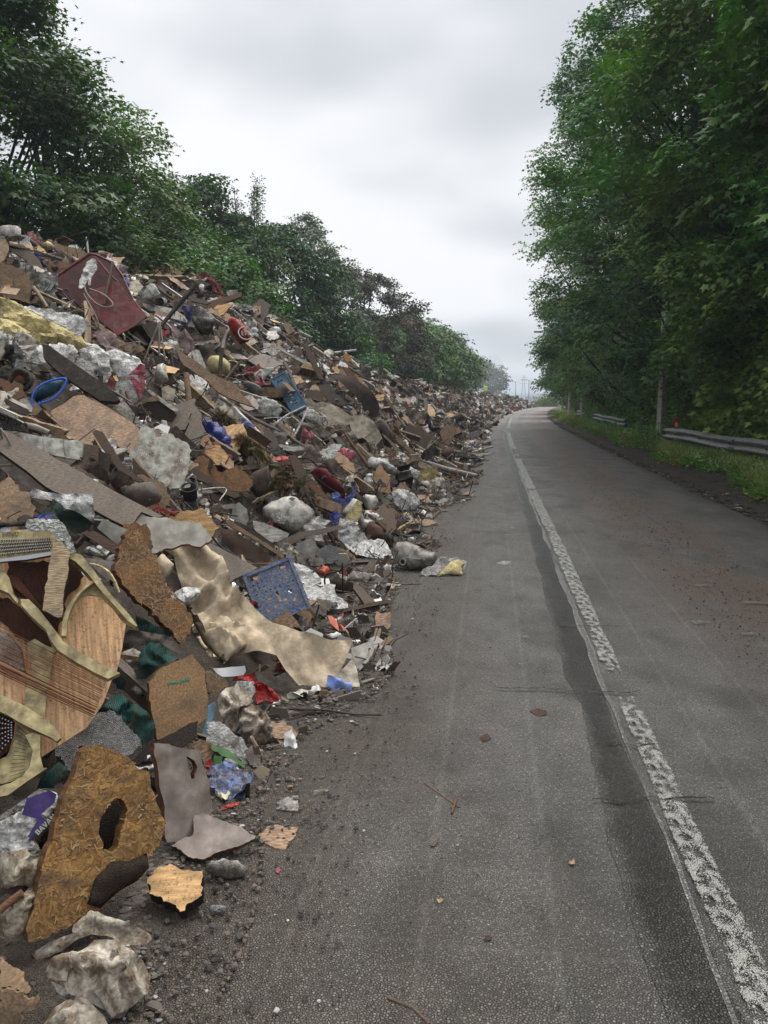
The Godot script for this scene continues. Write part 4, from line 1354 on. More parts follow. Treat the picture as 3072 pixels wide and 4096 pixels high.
	for i in 7000:
		var d := 7.0 * pow(11.0, rng.randf())
		var x := 4.3 + absf(rng.randfn()) * 0.55 + 0.25 * sin(d * 0.9) + curve_at(d)
		put.append(Transform3D(Basis(Vector3.UP, rf(0, TAU)).scaled(Vector3.ONE * rf(0.7, 1.6)), Vector3(x, 0.05 + 0.08 * smoothstep(4.6, 5.6, x - curve_at(d)), -d)))
		var v := rf(0.7, 1.3)
		tint.append(Color(0.18 * v, 0.25 * v, 0.07 * v) if rng.randf() < 0.6 else Color(0.3 * v, 0.27 * v, 0.12 * v))
	tag(scatter("verge_grass", blade.commit(), M.leaf, put, tint), "", "", "", "stuff")
	# crumbs of earth and bark on the verge
	put = []
	tint = []
	var crumb := chunk(Vector3.ONE, 7, true, 1)
	for i in 5000:
		var d := 8.0 * pow(8.0, rng.randf())
		var x := 3.35 + absf(rng.randfn()) * 0.55 + curve_at(d)
		var s := rf(0.008, 0.03) * (1.0 + 2.0 * pow(rng.randf(), 6.0))
		put.append(Transform3D(rand_basis().scaled(Vector3(s * 1.6, s * 0.6, s)), Vector3(x, 0.02 + 0.05 * smoothstep(3.4, 4.2, x - curve_at(d)), -d)))
		var v := rf(0.045, 0.11)
		tint.append(Color(v * 1.15, v * 0.93, v * 0.8) if rng.randf() < 0.965 else Color(0.5, 0.48, 0.44))
	tag(scatter("verge_debris", crumb, M.tinted, put, tint), "", "", "", "stuff")

func far_things() -> void:
	var n := noise(41, 0.004, 3)
	var hill := func(called: String, d: float, top: float, col: Color, x0: float, x1: float):
		var o := inst(called, grid(steps(x0, x1, 60), steps(d, d + 300.0, 4), func(x, q): return Vector3(x, -2.0 + (top + top * 0.8 * n.get_noise_2d(x, d)) * smoothstep(d - 1.0, d + 90.0, q) + 1.0, -q), func(_x, _q): return col), M.tinted)
		tag(o, "", "", "", "structure")
	hill.call("hill", 1500.0, 15.0, Color(0.05, 0.075, 0.05), -700.0, 1000.0)
	hill.call("hill", 800.0, 6.0, Color(0.035, 0.055, 0.03), -300.0, 600.0)
	var mast := func(at: Vector3, h: float, label: String):
		var t := root_at("power_pylon", at)
		tag(t, label, "pylon", "pylons in the distance")
		for s in [[-1, -1], [1, -1], [1, 1], [-1, 1]]:
			inst("leg", tube([Vector3(s[0] * h * 0.09, 0, s[1] * h * 0.09), Vector3(s[0] * h * 0.02, h, s[1] * h * 0.02)], 0.35, 0.25, 4), M.galvanised, t)
		for k in [0.66, 0.78, 0.9]:
			inst("cross_arm", boxes([[Vector3(0, h * k, 0), Vector3(h * 0.34 * (1.3 - k * 0.6), 0.5, 0.5)]]), M.galvanised, t)
		for k in 6:
			var w := h * (0.09 - 0.011 * k)
			inst("brace", tube([Vector3(-w, h * 0.11 * k, w), Vector3(w, h * 0.11 * (k + 1), w)], 0.22, 0.22, 4), M.galvanised, t)
	mast.call(Vector3(36.0, -1.0, -900.0), 27.0, "faint power pylon on the horizon between the two far street lamps")
	mast.call(Vector3(56.0, -1.0, -1150.0), 27.0, "fainter power pylon on the horizon right of the far street lamps")
	var shed := root_at("warehouse", Vector3(34.0, -1.2, -640.0))
	tag(shed, "low pale warehouse far off below the hills", "warehouse")
	inst("wall", boxes([[Vector3(0, 1.5, 0), Vector3(14, 3.0, 8)]]), M.pole, shed)
	inst("roof", boxes([[Vector3(0, 3.15, 0), Vector3(14.6, 0.3, 8.6)]]), M.galvanised, shed)
	var shrub := root_at("yellow_bush", Vector3(9.6, 0, -140.0))
	tag(shrub, "yellow green bush at the far bend, beside the end of the heap", "bush")
	var where := []
	var tint := []
	for i in 700:
		var v := Vector3(rng.randfn() * 0.9, absf(rng.randfn()) * 0.4, rng.randfn() * 0.9)
		where.append(Transform3D(rand_basis().scaled(Vector3.ONE * 1.2), v + Vector3(0, 0.2, 0)))
		tint.append(Color(0.13, 0.15, 0.03) * rf(0.7, 1.3))
	tag(scatter("crown", spray(9, 0.7, 0.16, false), M.leaf, where, tint, shrub), "", "", "", "stuff")
	# red barrier lying at the toe of the heap
	var bar_at := Vector3(2.72, 0.02, -92.0)
	var red := root_at("road_barrier", bar_at, Basis(Vector3.UP, 0.15))
	tag(red, "red plastic road barrier lying at the far foot of the heap", "barrier")
	inst("panel", boxes([[Vector3(0, 0.42, 0), Vector3(0.95, 0.12, 0.08)], [Vector3(0, 0.12, 0), Vector3(0.95, 0.12, 0.08)], [Vector3(-0.42, 0.27, 0.003), Vector3(0.1, 0.4, 0.07)], [Vector3(0, 0.27, 0.003), Vector3(0.1, 0.4, 0.07)], [Vector3(0.42, 0.27, 0.003), Vector3(0.1, 0.4, 0.07)]]), M.paint_red, red)
	for s in [-0.35, 0.35]:
		inst("foot", boxes([[Vector3(s, 0.03, 0), Vector3(0.1, 0.05, 0.4)]]), M.rubber, red)
	# smoke and the person in the yellow jacket
	var fog := FogVolume.new()
	fog.name = "smoke"
	fog.shape = RenderingServer.FOG_VOLUME_SHAPE_ELLIPSOID
	fog.size = Vector3(3.2, 6.5, 3.2)
	fog.position = Vector3(0.4, 3.6, -101.0)
	var fm := FogMaterial.new()
	fm.density = 0.11
	fm.albedo = Color(0.8, 0.82, 0.84)
	fog.material = fm
	tag(fog, "", "", "", "stuff")
	add_child(fog)
	person(Vector3(-0.65, heap(-0.65, 104.0) - 0.16, -104.0))

func person(at: Vector3) -> void:
	# one continuous body lofted from rings, standing turned away, arms at the sides
	var t := root_at("person", at, Basis(Vector3.UP, 2.6))
	tag(t, "person in a bright yellow jacket standing on the far heap by the smoke", "person")
	var st := SurfaceTool.new()
	st.begin(Mesh.PRIMITIVE_TRIANGLES)
	for s in [-1.0, 1.0]:
		add_tube(st, smooth_path([Vector3(s * 0.1, 0.94, 0), Vector3(s * 0.105, 0.5, 0.01), Vector3(s * 0.1, 0.08, -0.02)], 4), 0.1, 0.055, 8)
		add_tube(st, [Vector3(s * 0.1, 0.05, -0.06), Vector3(s * 0.105, 0.04, 0.17)], 0.05, 0.04, 8)
		add_tube(st, smooth_path([Vector3(s * 0.19, 1.42, 0), Vector3(s * 0.27, 1.14, 0.02), Vector3(s * 0.25, 0.88, 0.08)], 4), 0.062, 0.04, 8)
		for f in 4:
			add_tube(st, [Vector3(s * (0.235 + 0.01 * f), 0.87, 0.06 + 0.018 * f), Vector3(s * 0.24, 0.8 - 0.006 * f, 0.075 + 0.018 * f)], 0.009, 0.007, 5)
		add_tube(st, [Vector3(s * 0.22, 0.86, 0.1), Vector3(s * 0.2, 0.81, 0.13)], 0.01, 0.008, 5)
	var rings := [[0.9, 0.17, 0.12], [1.0, 0.16, 0.11], [1.2, 0.17, 0.11], [1.38, 0.2, 0.12], [1.46, 0.17, 0.1], [1.5, 0.07, 0.07], [1.56, 0.055, 0.06], [1.6, 0.07, 0.085], [1.68, 0.08, 0.1], [1.75, 0.07, 0.09], [1.79, 0.03, 0.04]]
	st.set_smooth_group(3)
	for i in rings.size() - 1:
		for k in 12:
			var a := TAU * k / 12.0
			var b := TAU * (k + 1) / 12.0
			var p: Array = rings[i]
			var q: Array = rings[i + 1]
			quad(st, Vector3(cos(a) * p[1], p[0], sin(a) * p[2]), Vector3(cos(a) * q[1], q[0], sin(a) * q[2]), Vector3(cos(b) * q[1], q[0], sin(b) * q[2]), Vector3(cos(b) * p[1], p[0], sin(b) * p[2]))
	st.generate_normals()
	inst("body", st.commit(), M.skin, t)
	var wear := func(called: String, list: Array, m: Material):
		var w := SurfaceTool.new()
		w.begin(Mesh.PRIMITIVE_TRIANGLES)
		w.set_smooth_group(3)
		for i in list.size() - 1:
			for k in 12:
				var a := TAU * k / 12.0
				var b := TAU * (k + 1) / 12.0
				var p: Array = list[i]
				var q: Array = list[i + 1]
				quad(w, Vector3(cos(a) * p[1], p[0], sin(a) * p[2]), Vector3(cos(a) * q[1], q[0], sin(a) * q[2]), Vector3(cos(b) * q[1], q[0], sin(b) * q[2]), Vector3(cos(b) * p[1], p[0], sin(b) * p[2]))
		w.generate_normals()
		return inst(called, w.commit(), m, t)
	wear.call("jacket", [[0.84, 0.2, 0.15], [1.0, 0.19, 0.14], [1.2, 0.2, 0.14], [1.38, 0.23, 0.145], [1.47, 0.2, 0.125], [1.52, 0.085, 0.085]], M.hi_vis)
	for s in [-1.0, 1.0]:
		inst("sleeve", tube(smooth_path([Vector3(s * 0.19, 1.43, 0), Vector3(s * 0.27, 1.14, 0.02), Vector3(s * 0.25, 0.92, 0.07)], 4), 0.078, 0.055, 8), M.hi_vis, t)
		inst("trouser_leg", tube(smooth_path([Vector3(s * 0.1, 0.9, 0), Vector3(s * 0.105, 0.5, 0.01), Vector3(s * 0.1, 0.09, -0.02)], 4), 0.112, 0.072, 8), M.dark_trousers, t)
	wear.call("hair", [[1.66, 0.086, 0.106], [1.72, 0.083, 0.103], [1.77, 0.06, 0.08], [1.805, 0.02, 0.02]], M.ink_dark)

# ---------------------------------------------------------------- the mass of the rubbish
func hides(p: Vector3, r: float) -> bool:      # would a thing here stand between the viewer and one laid out by hand?
	var ray := (p - eye)
	var dist := ray.length()
	ray /= dist
	for k in keep_clear:
		var b: Basis = k[1]
		var den := ray.dot(b.z)
		if absf(den) < 0.02:
			continue
		var t: float = (k[0] - eye).dot(b.z) / den
		if t < dist - r * 0.8 - 0.04 or t > dist + 6.0:
			continue
		var l: Vector3 = b.inverse() * (eye + ray * t - k[0])
		if Geometry2D.is_point_in_polygon(Vector2(l.x, l.y), k[2]) or edge_gap(Vector2(l.x, l.y), k[2]) < r * 0.22:
			return true
	return false

var said := {}
func where_is(p: Vector3) -> String:
	var best := []
	for m in marks:
		best.append([p.distance_squared_to(m[0]), m])
	best.sort_custom(func(a, b): return a[0] < b[0])
	return phrase(p, best[0][1]) if best.size() else "on the heap"

func phrase(p: Vector3, m: Array) -> String:
	var q: Vector3 = m[0]
	var w := "beside "
	if p.y - q.y > 0.22: w = "above "
	elif q.y - p.y > 0.22: w = "below "
	elif q.z - p.z > 0.35: w = "just beyond "
	elif p.z - q.z > 0.35: w = "in front of "
	return w + m[1]

func label_for(what: String, p: Vector3) -> String:
	var best := []
	for m in marks:
		best.append([p.distance_squared_to(m[0]), m])
	best.sort_custom(func(a, b): return a[0] < b[0])
	var l := ""
	for k in 16:
		l = what + " " + phrase(p, best[0 if k < 9 else 1][1]) + ("" if k == 0 else ", towards " + best[[0, 1, 2, 3, 4, 5, 6, 7, 8, 0, 2, 3, 4, 5, 6, 7][k]][1][1])
		if l.split(" ").size() <= 16 and not said.has(l):
			said[l] = true
			return l
	return what + " " + phrase(p, best[0][1])

# drops `count` copies of a kind on the slope; makes: [[mesh, reach, basis maker], ...]; mats: [[material key, words], ...]
func strew(called: String, category: String, count: int, meshes: Array, mats: Array, noun: String, group: String, d0: float, d1: float, pose: String, lift: float, grow := 0.012) -> void:
	var made := 0
	var tries := 0
	while made < count and tries < count * 9:
		tries += 1
		var d := d0 * pow(d1 / d0, rng.randf())
		var width := crest(d) / 0.75 + 2.2
		var s := width * pow(rng.randf(), 0.85) - 0.1
		var x := toe(d) - s
		var v: Array = pick(meshes)
		var k := rf(0.7, 1.25) * (1.0 + grow * d)
		var r: float = v[1] * k
		var p := Vector3(x, heap(x, d) - 0.09 + lift * k + rf(-0.02, 0.05), -d)
		if hides(p, r):
			continue
		var b: Basis
		if pose == "lie":
			var up := Vector3(rf(-0.25, 0.9), rf(0.35, 1.0), rf(-0.1, 0.95)).normalized()
			b = basis_of(up, Vector3(rf(-1, 1), rf(-1, 1), rf(-1, 1)).normalized())
		elif pose == "long":
			var down := Vector3(rf(0.1, 1.0), 0, rf(-0.75, 0.75)).normalized()
			var slope := heap(x - down.x * 0.3, d + down.z * 0.3) - heap(x + down.x * 0.3, d - down.z * 0.3)
			down.y = -slope / 0.6 + rf(-0.22, 0.3)
			down = down.normalized()
			b = Basis(down, rf(-1.2, 1.2)) * basis_of(Vector3(0.3, 0.8, 0.5), Vector3.UP)
			var ax := down
			var az := ax.cross(Vector3(0.2, 1, 0.4)).normalized()
			b = Basis(ax, az.cross(ax).normalized().rotated(ax, rf(-0.9, 0.9)), az) if true else b
			b.z = b.x.cross(b.y)
		else:
			b = rand_basis()
		var c: Array = pick(mats)
		var o := MeshInstance3D.new()
		o.mesh = v[0]
		o.name = numbered(called)
		if v[0].get_surface_count() > 1:
			o.set_surface_override_material(0, M[c[0]])
			o.set_surface_override_material(1, M[c[2] if c.size() > 2 else c[0]])
		else:
			o.material_override = M[c[0]]
		add_child(o)
		o.transform = Transform3D(b.scaled(Vector3.ONE * k), p)
		tag(o, label_for(c[1] + " " + noun, p), category, group)
		made += 1

func plank_outline(l: float, w: float) -> PackedVector2Array:
	var p := PackedVector2Array()
	p.append_array([Vector2(-l / 2 + rf(-0.03, 0.03), -w / 2), Vector2(l / 2 + rf(-0.05, 0.03), -w / 2)])
	for i in 3:
		p.append(Vector2(l / 2 + rf(-0.09, 0.04), lerpf(-w / 2, w / 2, (i + 1) / 4.0)))
	p.append_array([Vector2(l / 2 + rf(-0.06, 0.02), w / 2), Vector2(-l / 2 + rf(-0.04, 0.04), w / 2), Vector2(-l / 2 + rf(-0.05, 0.05), rf(-0.2, 0.2) * w)])
	return p

func carton(w: float, h: float, l: float) -> ArrayMesh:
	var t := 0.006
	var list := [[Vector3(0, -h / 2, 0), Vector3(w, t, l)], [Vector3(-w / 2, 0, 0), Vector3(t, h, l), Basis(Vector3(0, 0, 1), rf(-0.25, 0.25))], [Vector3(w / 2, 0.002, 0), Vector3(t, h, l), Basis(Vector3(0, 0, 1), rf(-0.25, 0.25))], [Vector3(0, 0.003, -l / 2), Vector3(w * 0.98, h, t), Basis(Vector3(1, 0, 0), rf(-0.2, 0.2))], [Vector3(0, -0.002, l / 2), Vector3(w * 0.97, h, t), Basis(Vector3(1, 0, 0), rf(-0.2, 0.2))]]
	list.append([Vector3(w * 0.75, h * 0.5, 0), Vector3(w * 0.5, t, l * 0.95), Basis(Vector3(0, 0, 1), rf(-0.9, 0.5))])
	return boxes(list)

func rubbish() -> void:
	var planks := []
	for i in 9:
		var l := rf(0.35, 1.0)
		var w := rf(0.04, 0.11)
		planks.append([slab(plank_outline(l, w), {"t": rf(0.012, 0.035), "jag": 0.004, "cell": w * 0.8, "bend": rf(-0.03, 0.03)}), l * 0.35])
	var panels := []
	for i in 9:
		var l := rf(0.18, 0.42)
		var w := rf(0.12, 0.3)
		panels.append([slab(blob(rng.randi_range(4, 7), l / 2, w / 2, 0.28), {"t": rf(0.006, 0.018), "jag": 0.012, "cell": 0.04, "bend": rf(-0.04, 0.04)}), l * 0.45])
	var bags := []
	for i in 8:
		var l := rf(0.12, 0.24)
		bags.append([slab(blob(9, l, l * rf(0.55, 0.95), 0.3), {"puff": l * rf(0.2, 0.4), "lump": l * 0.3, "ridge": l * 0.3, "jag": 0.012, "cell": l / 7, "pw": 0.5, "buckle": 0.3}), l * 0.9])
	for i in 6:
		var l := rf(0.14, 0.26)
		bags.append([slab(blob(10, l, l * rf(0.5, 0.9), 0.35), {"t": 0.004, "dome": l * rf(0.2, 0.5), "gather": [rf(-0.4, 0.4) * l, rf(-0.4, 0.4) * l, 3.0, l * 0.35], "buckle": 0.35, "jag": 0.02, "cell": l / 9}), l * 0.9])
	var rags := []
	for i in 8:
		var l := rf(0.14, 0.3)
		rags.append([slab(blob(8, l, l * rf(0.4, 0.9), 0.35), {"t": 0.008, "lump": l * 0.45, "ridge": l * 0.25, "buckle": 0.4, "jag": 0.015, "cell": l / 10}), l * 0.9])
	var lumps := []
	for i in 8:
		lumps.append([chunk(Vector3(rf(0.12, 0.22), rf(0.08, 0.15), rf(0.1, 0.2)), 9, true, 2), 0.1])
	var sticks := []
	for i in 7:
		var l := rf(0.4, 1.1)
		var path := []
		for k in 6:
			path.append(Vector3(l * (k / 5.0 - 0.5), rf(-0.05, 0.05) * l, rf(-0.05, 0.05) * l))
		var st := SurfaceTool.new()
		st.begin(Mesh.PRIMITIVE_TRIANGLES)
		add_tube(st, smooth_path(path, 3), rf(0.006, 0.016), 0.004, 6)
		add_tube(st, [path[3], path[4] + Vector3(0.02, l * 0.2, 0.03)], 0.005, 0.003, 5)
		st.generate_normals()
		sticks.append([st.commit(), l * 0.3])
	var pipes := []
	for i in 6:
		var l := rf(0.5, 1.3)
		pipes.append([tube([Vector3(-l / 2, 0, 0), Vector3(0, rf(-0.02, 0.02), 0), Vector3(l / 2, 0, 0)], rf(0.01, 0.028), rf(0.01, 0.028), 8), l * 0.3])
	var cartons := []
	for i in 6:
		cartons.append([carton(rf(0.14, 0.26), rf(0.1, 0.18), rf(0.16, 0.3)), 0.17])
	var tubs := []
	for i in 5:
		var r := rf(0.05, 0.1)
		var h := rf(0.12, 0.24)
		tubs.append([lathe([Vector2(0.0, 0.0), Vector2(r * 0.85, 0.0), Vector2(r * 0.9, 0.01), Vector2(r, h), Vector2(r * 1.08, h), Vector2(r * 1.08, h + 0.012), Vector2(r * 0.95, h + 0.01), Vector2(r * 0.8, 0.02), Vector2(0.0, 0.02)], 14) if i < 3 else lathe([Vector2(0, 0), Vector2(r * 0.6, 0), Vector2(r * 0.65, 0.02), Vector2(r * 0.65, h * 0.7), Vector2(r * 0.25, h * 0.9), Vector2(r * 0.25, h), Vector2(0, h)], 12), 0.13])
	var laths := []
	for i in 6:
		var l := rf(0.4, 0.9)
		laths.append([slab(plank_outline(l, rf(0.018, 0.035)), {"t": rf(0.008, 0.018), "cell": 0.1}), l * 0.25])
	var sheets := []
	for i in 7:
		var l := rf(0.2, 0.42)
		sheets.append([slab(blob(6, l * 0.6, l * rf(0.25, 0.45), 0.35), {"t": 0.004, "jag": 0.015, "cell": l / 11, "lump": l * 0.1, "buckle": rf(0.05, 0.16)}), l * 0.5])
	var slabs := []
	for i in 7:
		var l := rf(0.36, 0.62)
		slabs.append([slab(blob(rng.randi_range(4, 6), l / 2, l * rf(0.2, 0.36), 0.22), {"t": rf(0.01, 0.022), "jag": 0.012, "cell": 0.06}), l * 0.4])
	var hoses := []
	for i in 5:
		var path := []
		for k in 7:
			path.append(Vector3(rf(-0.3, 0.3), rf(-0.05, 0.12), rf(-0.3, 0.3)))
		hoses.append([tube(smooth_path(path, 5), rf(0.004, 0.011), 0.006, 6), 0.2])
	strew("plank", "plank", 300, planks, [["wood_brown", "brown broken"], ["wood_brown", "brown splintered"], ["wood_dark", "dark wet"], ["wood_dark", "blackened"], ["wood_tan", "tan bare"], ["wood_tan", "tan snapped"], ["wood_pale", "pale raw"], ["wood_grey", "grey weathered"], ["wood_painted", "white painted"], ["wood_grey", "grey brown"]], "plank", "planks strewn over the heap", 2.2, 42.0, "long", 0.05)
	strew("board_piece", "board", 300, panels, [["chip_board", "tan torn", "chip_edge"], ["plywood", "light tan", "chip_edge"], ["fibre_board", "hairy brown", "chip_edge"], ["laminate", "greyish laminated"], ["card", "brown"], ["plywood", "pale brown"], ["ply_light", "pale beige", "chip_edge"], ["canvas_clean", "off-white"], ["long_panel", "dull brown"], ["wood_painted", "white"], ["laminate_grey", "grey"], ["wood_dark", "dark rotten"], ["card_dark", "blackish"]], "board piece", "broken boards strewn over the heap", 2.2, 42.0, "lie", 0.05)
	strew("plastic_bag", "plastic bag", 150, bags, [["bag_white", "crumpled white"], ["bag_white", "torn white"], ["bag_grey", "dirty grey"], ["bag_clear", "clear crumpled"], ["bag_clear", "cloudy clear"], ["muddy_bag", "muddy off-white"], ["bag_black", "black"], ["bag_white", "small white"], ["bag_grey", "limp grey"], ["muddy_bag", "mud smeared"], ["bag_clear", "thin clear"], ["bag_white", "tied white"], ["bag_white", "flattened white"], ["bag_grey", "greyish"], ["muddy_bag", "stained cream"], ["bag_red", "small red"], ["bag_blue", "blue"], ["bag_pink", "pinkish"]], "plastic bag", "plastic bags strewn over the heap", 2.5, 45.0, "any", 0.03)
	strew("rag", "rag", 170, rags, [["cloth_grey", "grey muddy"], ["cloth_brown", "brown muddy"], ["cloth_dark", "dark wet"], ["cloth_white", "dirty white"], ["cloth_pink", "pinkish"], ["carpet_brown", "brown carpet"], ["cloth_grey", "grey wrinkled"], ["cloth_brown", "soaked brown"], ["cloth_dark", "blackish"], ["cloth_white", "cream"], ["cloth_grey", "pale grey"], ["cloth_red", "dark red"]], "rag", "rags strewn over the heap", 2.2, 42.0, "lie", 0.04)
	strew("rubble_lump", "rubble", 60, lumps, [["concrete", "grey"], ["earth", "brown earthy"], ["earth", "dark earthy"], ["plaster", "white plaster"], ["concrete", "pale grey"], ["earth", "clay brown"], ["brick", "reddish brick"]], "lump", "lumps of rubble strewn over the heap", 2.0, 34.0, "any", 0.02)
	strew("branch", "branch", 80, sticks, [["bark", "thin brown"], ["bark_limb", "thin dark"], ["wood_brown", "bare brown"]], "branch", "branches strewn over the heap", 5.5, 36.0, "long", 0.08)
	strew("pipe", "pipe", 90, pipes, [["pole", "grey plastic"], ["bag_white", "white plastic"], ["rubber", "black"], ["rust", "rusty"], ["steel", "thin steel"]], "pipe", "pipes strewn over the heap", 2.6, 42.0, "long", 0.08)
	strew("carton", "carton", 110, cartons, [["card", "brown crushed"], ["plywood", "pale brown open"], ["paper", "white crumpled"], ["card_dark", "soaked dark"], ["card", "brown torn"]], "carton", "cartons strewn over the heap", 3.0, 45.0, "any", 0.05)
	strew("container", "container", 55, tubs, [["jerry_white", "white plastic"], ["jerry_grey", "grey plastic"], ["bag_clear", "clear plastic"], ["jerry_white", "dirty white plastic"], ["jerry_grey", "dirty grey plastic"], ["bag_white", "white"], ["crate_blue", "blue plastic"], ["ink_dark", "black plastic"]], "container", "plastic containers strewn over the heap", 5.0, 45.0, "any", 0.05)
	strew("lath", "lath", 220, laths, [["wood_tan", "tan"], ["wood_brown", "brown"], ["wood_painted", "white"], ["wood_grey", "grey"], ["wood_pale", "pale"], ["wood_dark", "dark"]], "lath", "thin laths strewn over the heap", 2.3, 40.0, "long", 0.07)
	strew("torn_sheet", "sheet", 230, sheets, [["bag_white", "white torn"], ["canvas_clean", "off-white stiff"], ["paper", "greyish paper"], ["card", "brown cardboard"], ["plywood", "tan card"], ["bag_grey", "grey plastic"], ["cloth_white", "dirty cream"], ["laminate_grey", "pale grey"], ["bag_clear", "clear film"]], "sheet", "torn sheets strewn over the heap", 3.3, 42.0, "lie", 0.06)
	strew("broad_board", "board", 170, slabs, [["plywood", "broad tan", "chip_edge"], ["chip_board", "broad brown", "chip_edge"], ["ply_light", "broad pale", "chip_edge"], ["wood_painted", "broad white"], ["long_panel", "broad dull"], ["canvas_clean", "broad cream", "chip_edge"], ["wood_brown", "broad dark brown"]], "panel", "broad broken panels on the heap", 4.5, 45.0, "lie", 0.08)
	strew("batten", "batten", 200, planks, [["wood_tan", "sawn tan"], ["wood_pale", "sawn pale"], ["wood_brown", "sawn brown"], ["wood_grey", "sawn grey"], ["wood_painted", "sawn white"]], "batten", "battens strewn over the heap", 4.0, 45.0, "long", 0.1, 0.015)
	strew("hose", "hose", 70, hoses, [["rubber", "black tangled"], ["pole", "grey tangled"], ["ink_dark", "dark"], ["bag_white", "white"]], "cable", "cables strewn over the heap", 2.4, 38.0, "lie", 0.08)
	# fine stuff between and beyond
	var tones := [Color(0.32, 0.24, 0.16), Color(0.24, 0.18, 0.125), Color(0.4, 0.31, 0.22), Color(0.13, 0.1, 0.075), Color(0.08, 0.062, 0.048), Color(0.05, 0.042, 0.036), Color(0.2, 0.15, 0.1), Color(0.16, 0.14, 0.125), Color(0.28, 0.21, 0.14), Color(0.3, 0.28, 0.26), Color(0.55, 0.54, 0.51), Color(0.06, 0.055, 0.05)]
	var bright := [Color(0.6, 0.59, 0.56), Color(0.45, 0.44, 0.42), Color(0.62, 0.6, 0.57), Color(0.35, 0.33, 0.3), Color(0.5, 0.46, 0.4), Color(0.65, 0.64, 0.62), Color(0.55, 0.53, 0.5), Color(0.4, 0.38, 0.36), Color(0.26, 0.06, 0.055), Color(0.1, 0.15, 0.32), Color(0.45, 0.4, 0.25), Color(0.03, 0.03, 0.035)]
	var fine := func(called: String, mesh: Mesh, count: int, d0: float, d1: float, s0: float, s1: float, palette: Array, high: float, m: Material, toe_bias: float):
		var put := []
		var tint := []
		for i in count:
			var d := d0 * pow(d1 / d0, rng.randf())
			var s := (crest(d) / 0.75 + 3.0) * pow(rng.randf(), toe_bias) - 0.25
			var x := toe(d) - s
			var k := rf(s0, s1) * (1.0 + 0.035 * d)
			if d < 7.5 and k > 0.03 and hides(Vector3(x, heap(x, d) - 0.05, -d), k * 0.5):
				continue
			if d < 4.2 and rng.randf() < 0.55:
				continue
			put.append(Transform3D(rand_basis().scaled(Vector3(k, k, k)), Vector3(x, heap(x, d) + (-0.14 + rf(-0.03, high)) * smoothstep(0.0, 0.5, s) + 0.012, -d)))
			var c: Color = pick(palette)
			tint.append(c * rf(0.8, 1.6))
		tag(scatter(called, mesh, m, put, tint), "", "", "", "stuff")
	fine.call("wood_chip_debris", slab(plank_outline(1.0, 0.22), {"t": 0.05, "cell": 0.2}), 6500, 3.0, 60.0, 0.04, 0.16, tones, 0.1, M.tinted, 1.0)
	fine.call("board_chip_debris", slab(blob(5, 0.5, 0.4, 0.3), {"t": 0.06, "cell": 0.3}), 5200, 3.0, 60.0, 0.04, 0.15, tones, 0.09, M.tinted, 1.0)
	fine.call("crumb_debris", chunk(Vector3(1, 0.5, 0.9), 8, true, 1), 16000, 1.5, 40.0, 0.005, 0.024, [Color(0.12, 0.099, 0.078), Color(0.14, 0.115, 0.09), Color(0.16, 0.134, 0.107), Color(0.1, 0.084, 0.07)], 0.05, M.tinted, 1.2)
	fine.call("plastic_scrap_debris", slab(blob(7, 0.5, 0.35, 0.35), {"t": 0.02, "lump": 0.25, "ridge": 0.2, "cell": 0.14}), 1900, 2.4, 60.0, 0.06, 0.17, bright, 0.1, M.tinted_shiny, 1.0)
	fine.call("twig_debris", tube([Vector3(-0.5, 0, 0), Vector3(-0.1, 0.05, 0.02), Vector3(0.2, 0.0, -0.04), Vector3(0.5, 0.06, 0)], 0.014, 0.008, 5), 4500, 3.6, 45.0, 0.1, 0.42, [Color(0.08, 0.06, 0.045), Color(0.05, 0.04, 0.032), Color(0.14, 0.11, 0.085)], 0.1, M.tinted, 1.0)
	# the heap beyond: large pieces, too far to count
	fine.call("far_board_debris", slab(plank_outline(1.0, 0.3), {"t": 0.05, "cell": 0.25}), 3400, 26.0, 140.0, 0.13, 0.32, tones, 0.16, M.tinted, 0.9)
	fine.call("far_rag_debris", slab(blob(8, 0.5, 0.4, 0.3), {"puff": 0.2, "lump": 0.15, "cell": 0.16}), 2600, 22.0, 140.0, 0.08, 0.2, bright + bright + tones, 0.16, M.tinted, 0.9)
	var skirt := []
	var skirt_tint := []
	for i in 9000:
		var d := 1.5 * pow(16.0, rng.randf())
		var out := absf(rng.randfn()) * (0.22 + 0.1 * sin(d * 2.3) + 0.1 * sin(d * 5.1)) - 0.15
		var k := rf(0.003, 0.011) * (1.0 + 1.6 * pow(rng.randf(), 7.0)) * (1.0 + 0.04 * d) * lerpf(1.3, 0.6, clampf(out * 2.0, 0.0, 1.0))
		var x := toe(d) + out
		skirt.append(Transform3D(rand_basis().scaled(Vector3(k * 1.4, k * 0.4, k)), Vector3(x, maxf(heap(x, d) - 0.1, 0.006 + k * 0.25), -d)))
		var v := rf(0.09, 0.17)
		skirt_tint.append(Color(v * 1.1, v * 0.95, v * 0.8) if rng.randf() < 0.93 else pick([Color(0.5, 0.48, 0.44), Color(0.62, 0.6, 0.57), Color(0.3, 0.2, 0.13), Color(0.25, 0.3, 0.33)]))
	tag(scatter("mud_debris", chunk(Vector3.ONE, 7, true, 1), M.tinted, skirt, skirt_tint), "", "", "", "stuff")
	fine.call("toe_debris", chunk(Vector3(1, 0.5, 0.8), 8, true, 1), 3800, 1.7, 30.0, 0.006, 0.022, [Color(0.13, 0.108, 0.086), Color(0.15, 0.123, 0.097), Color(0.11, 0.092, 0.076)], 0.02, M.tinted, 5.0)

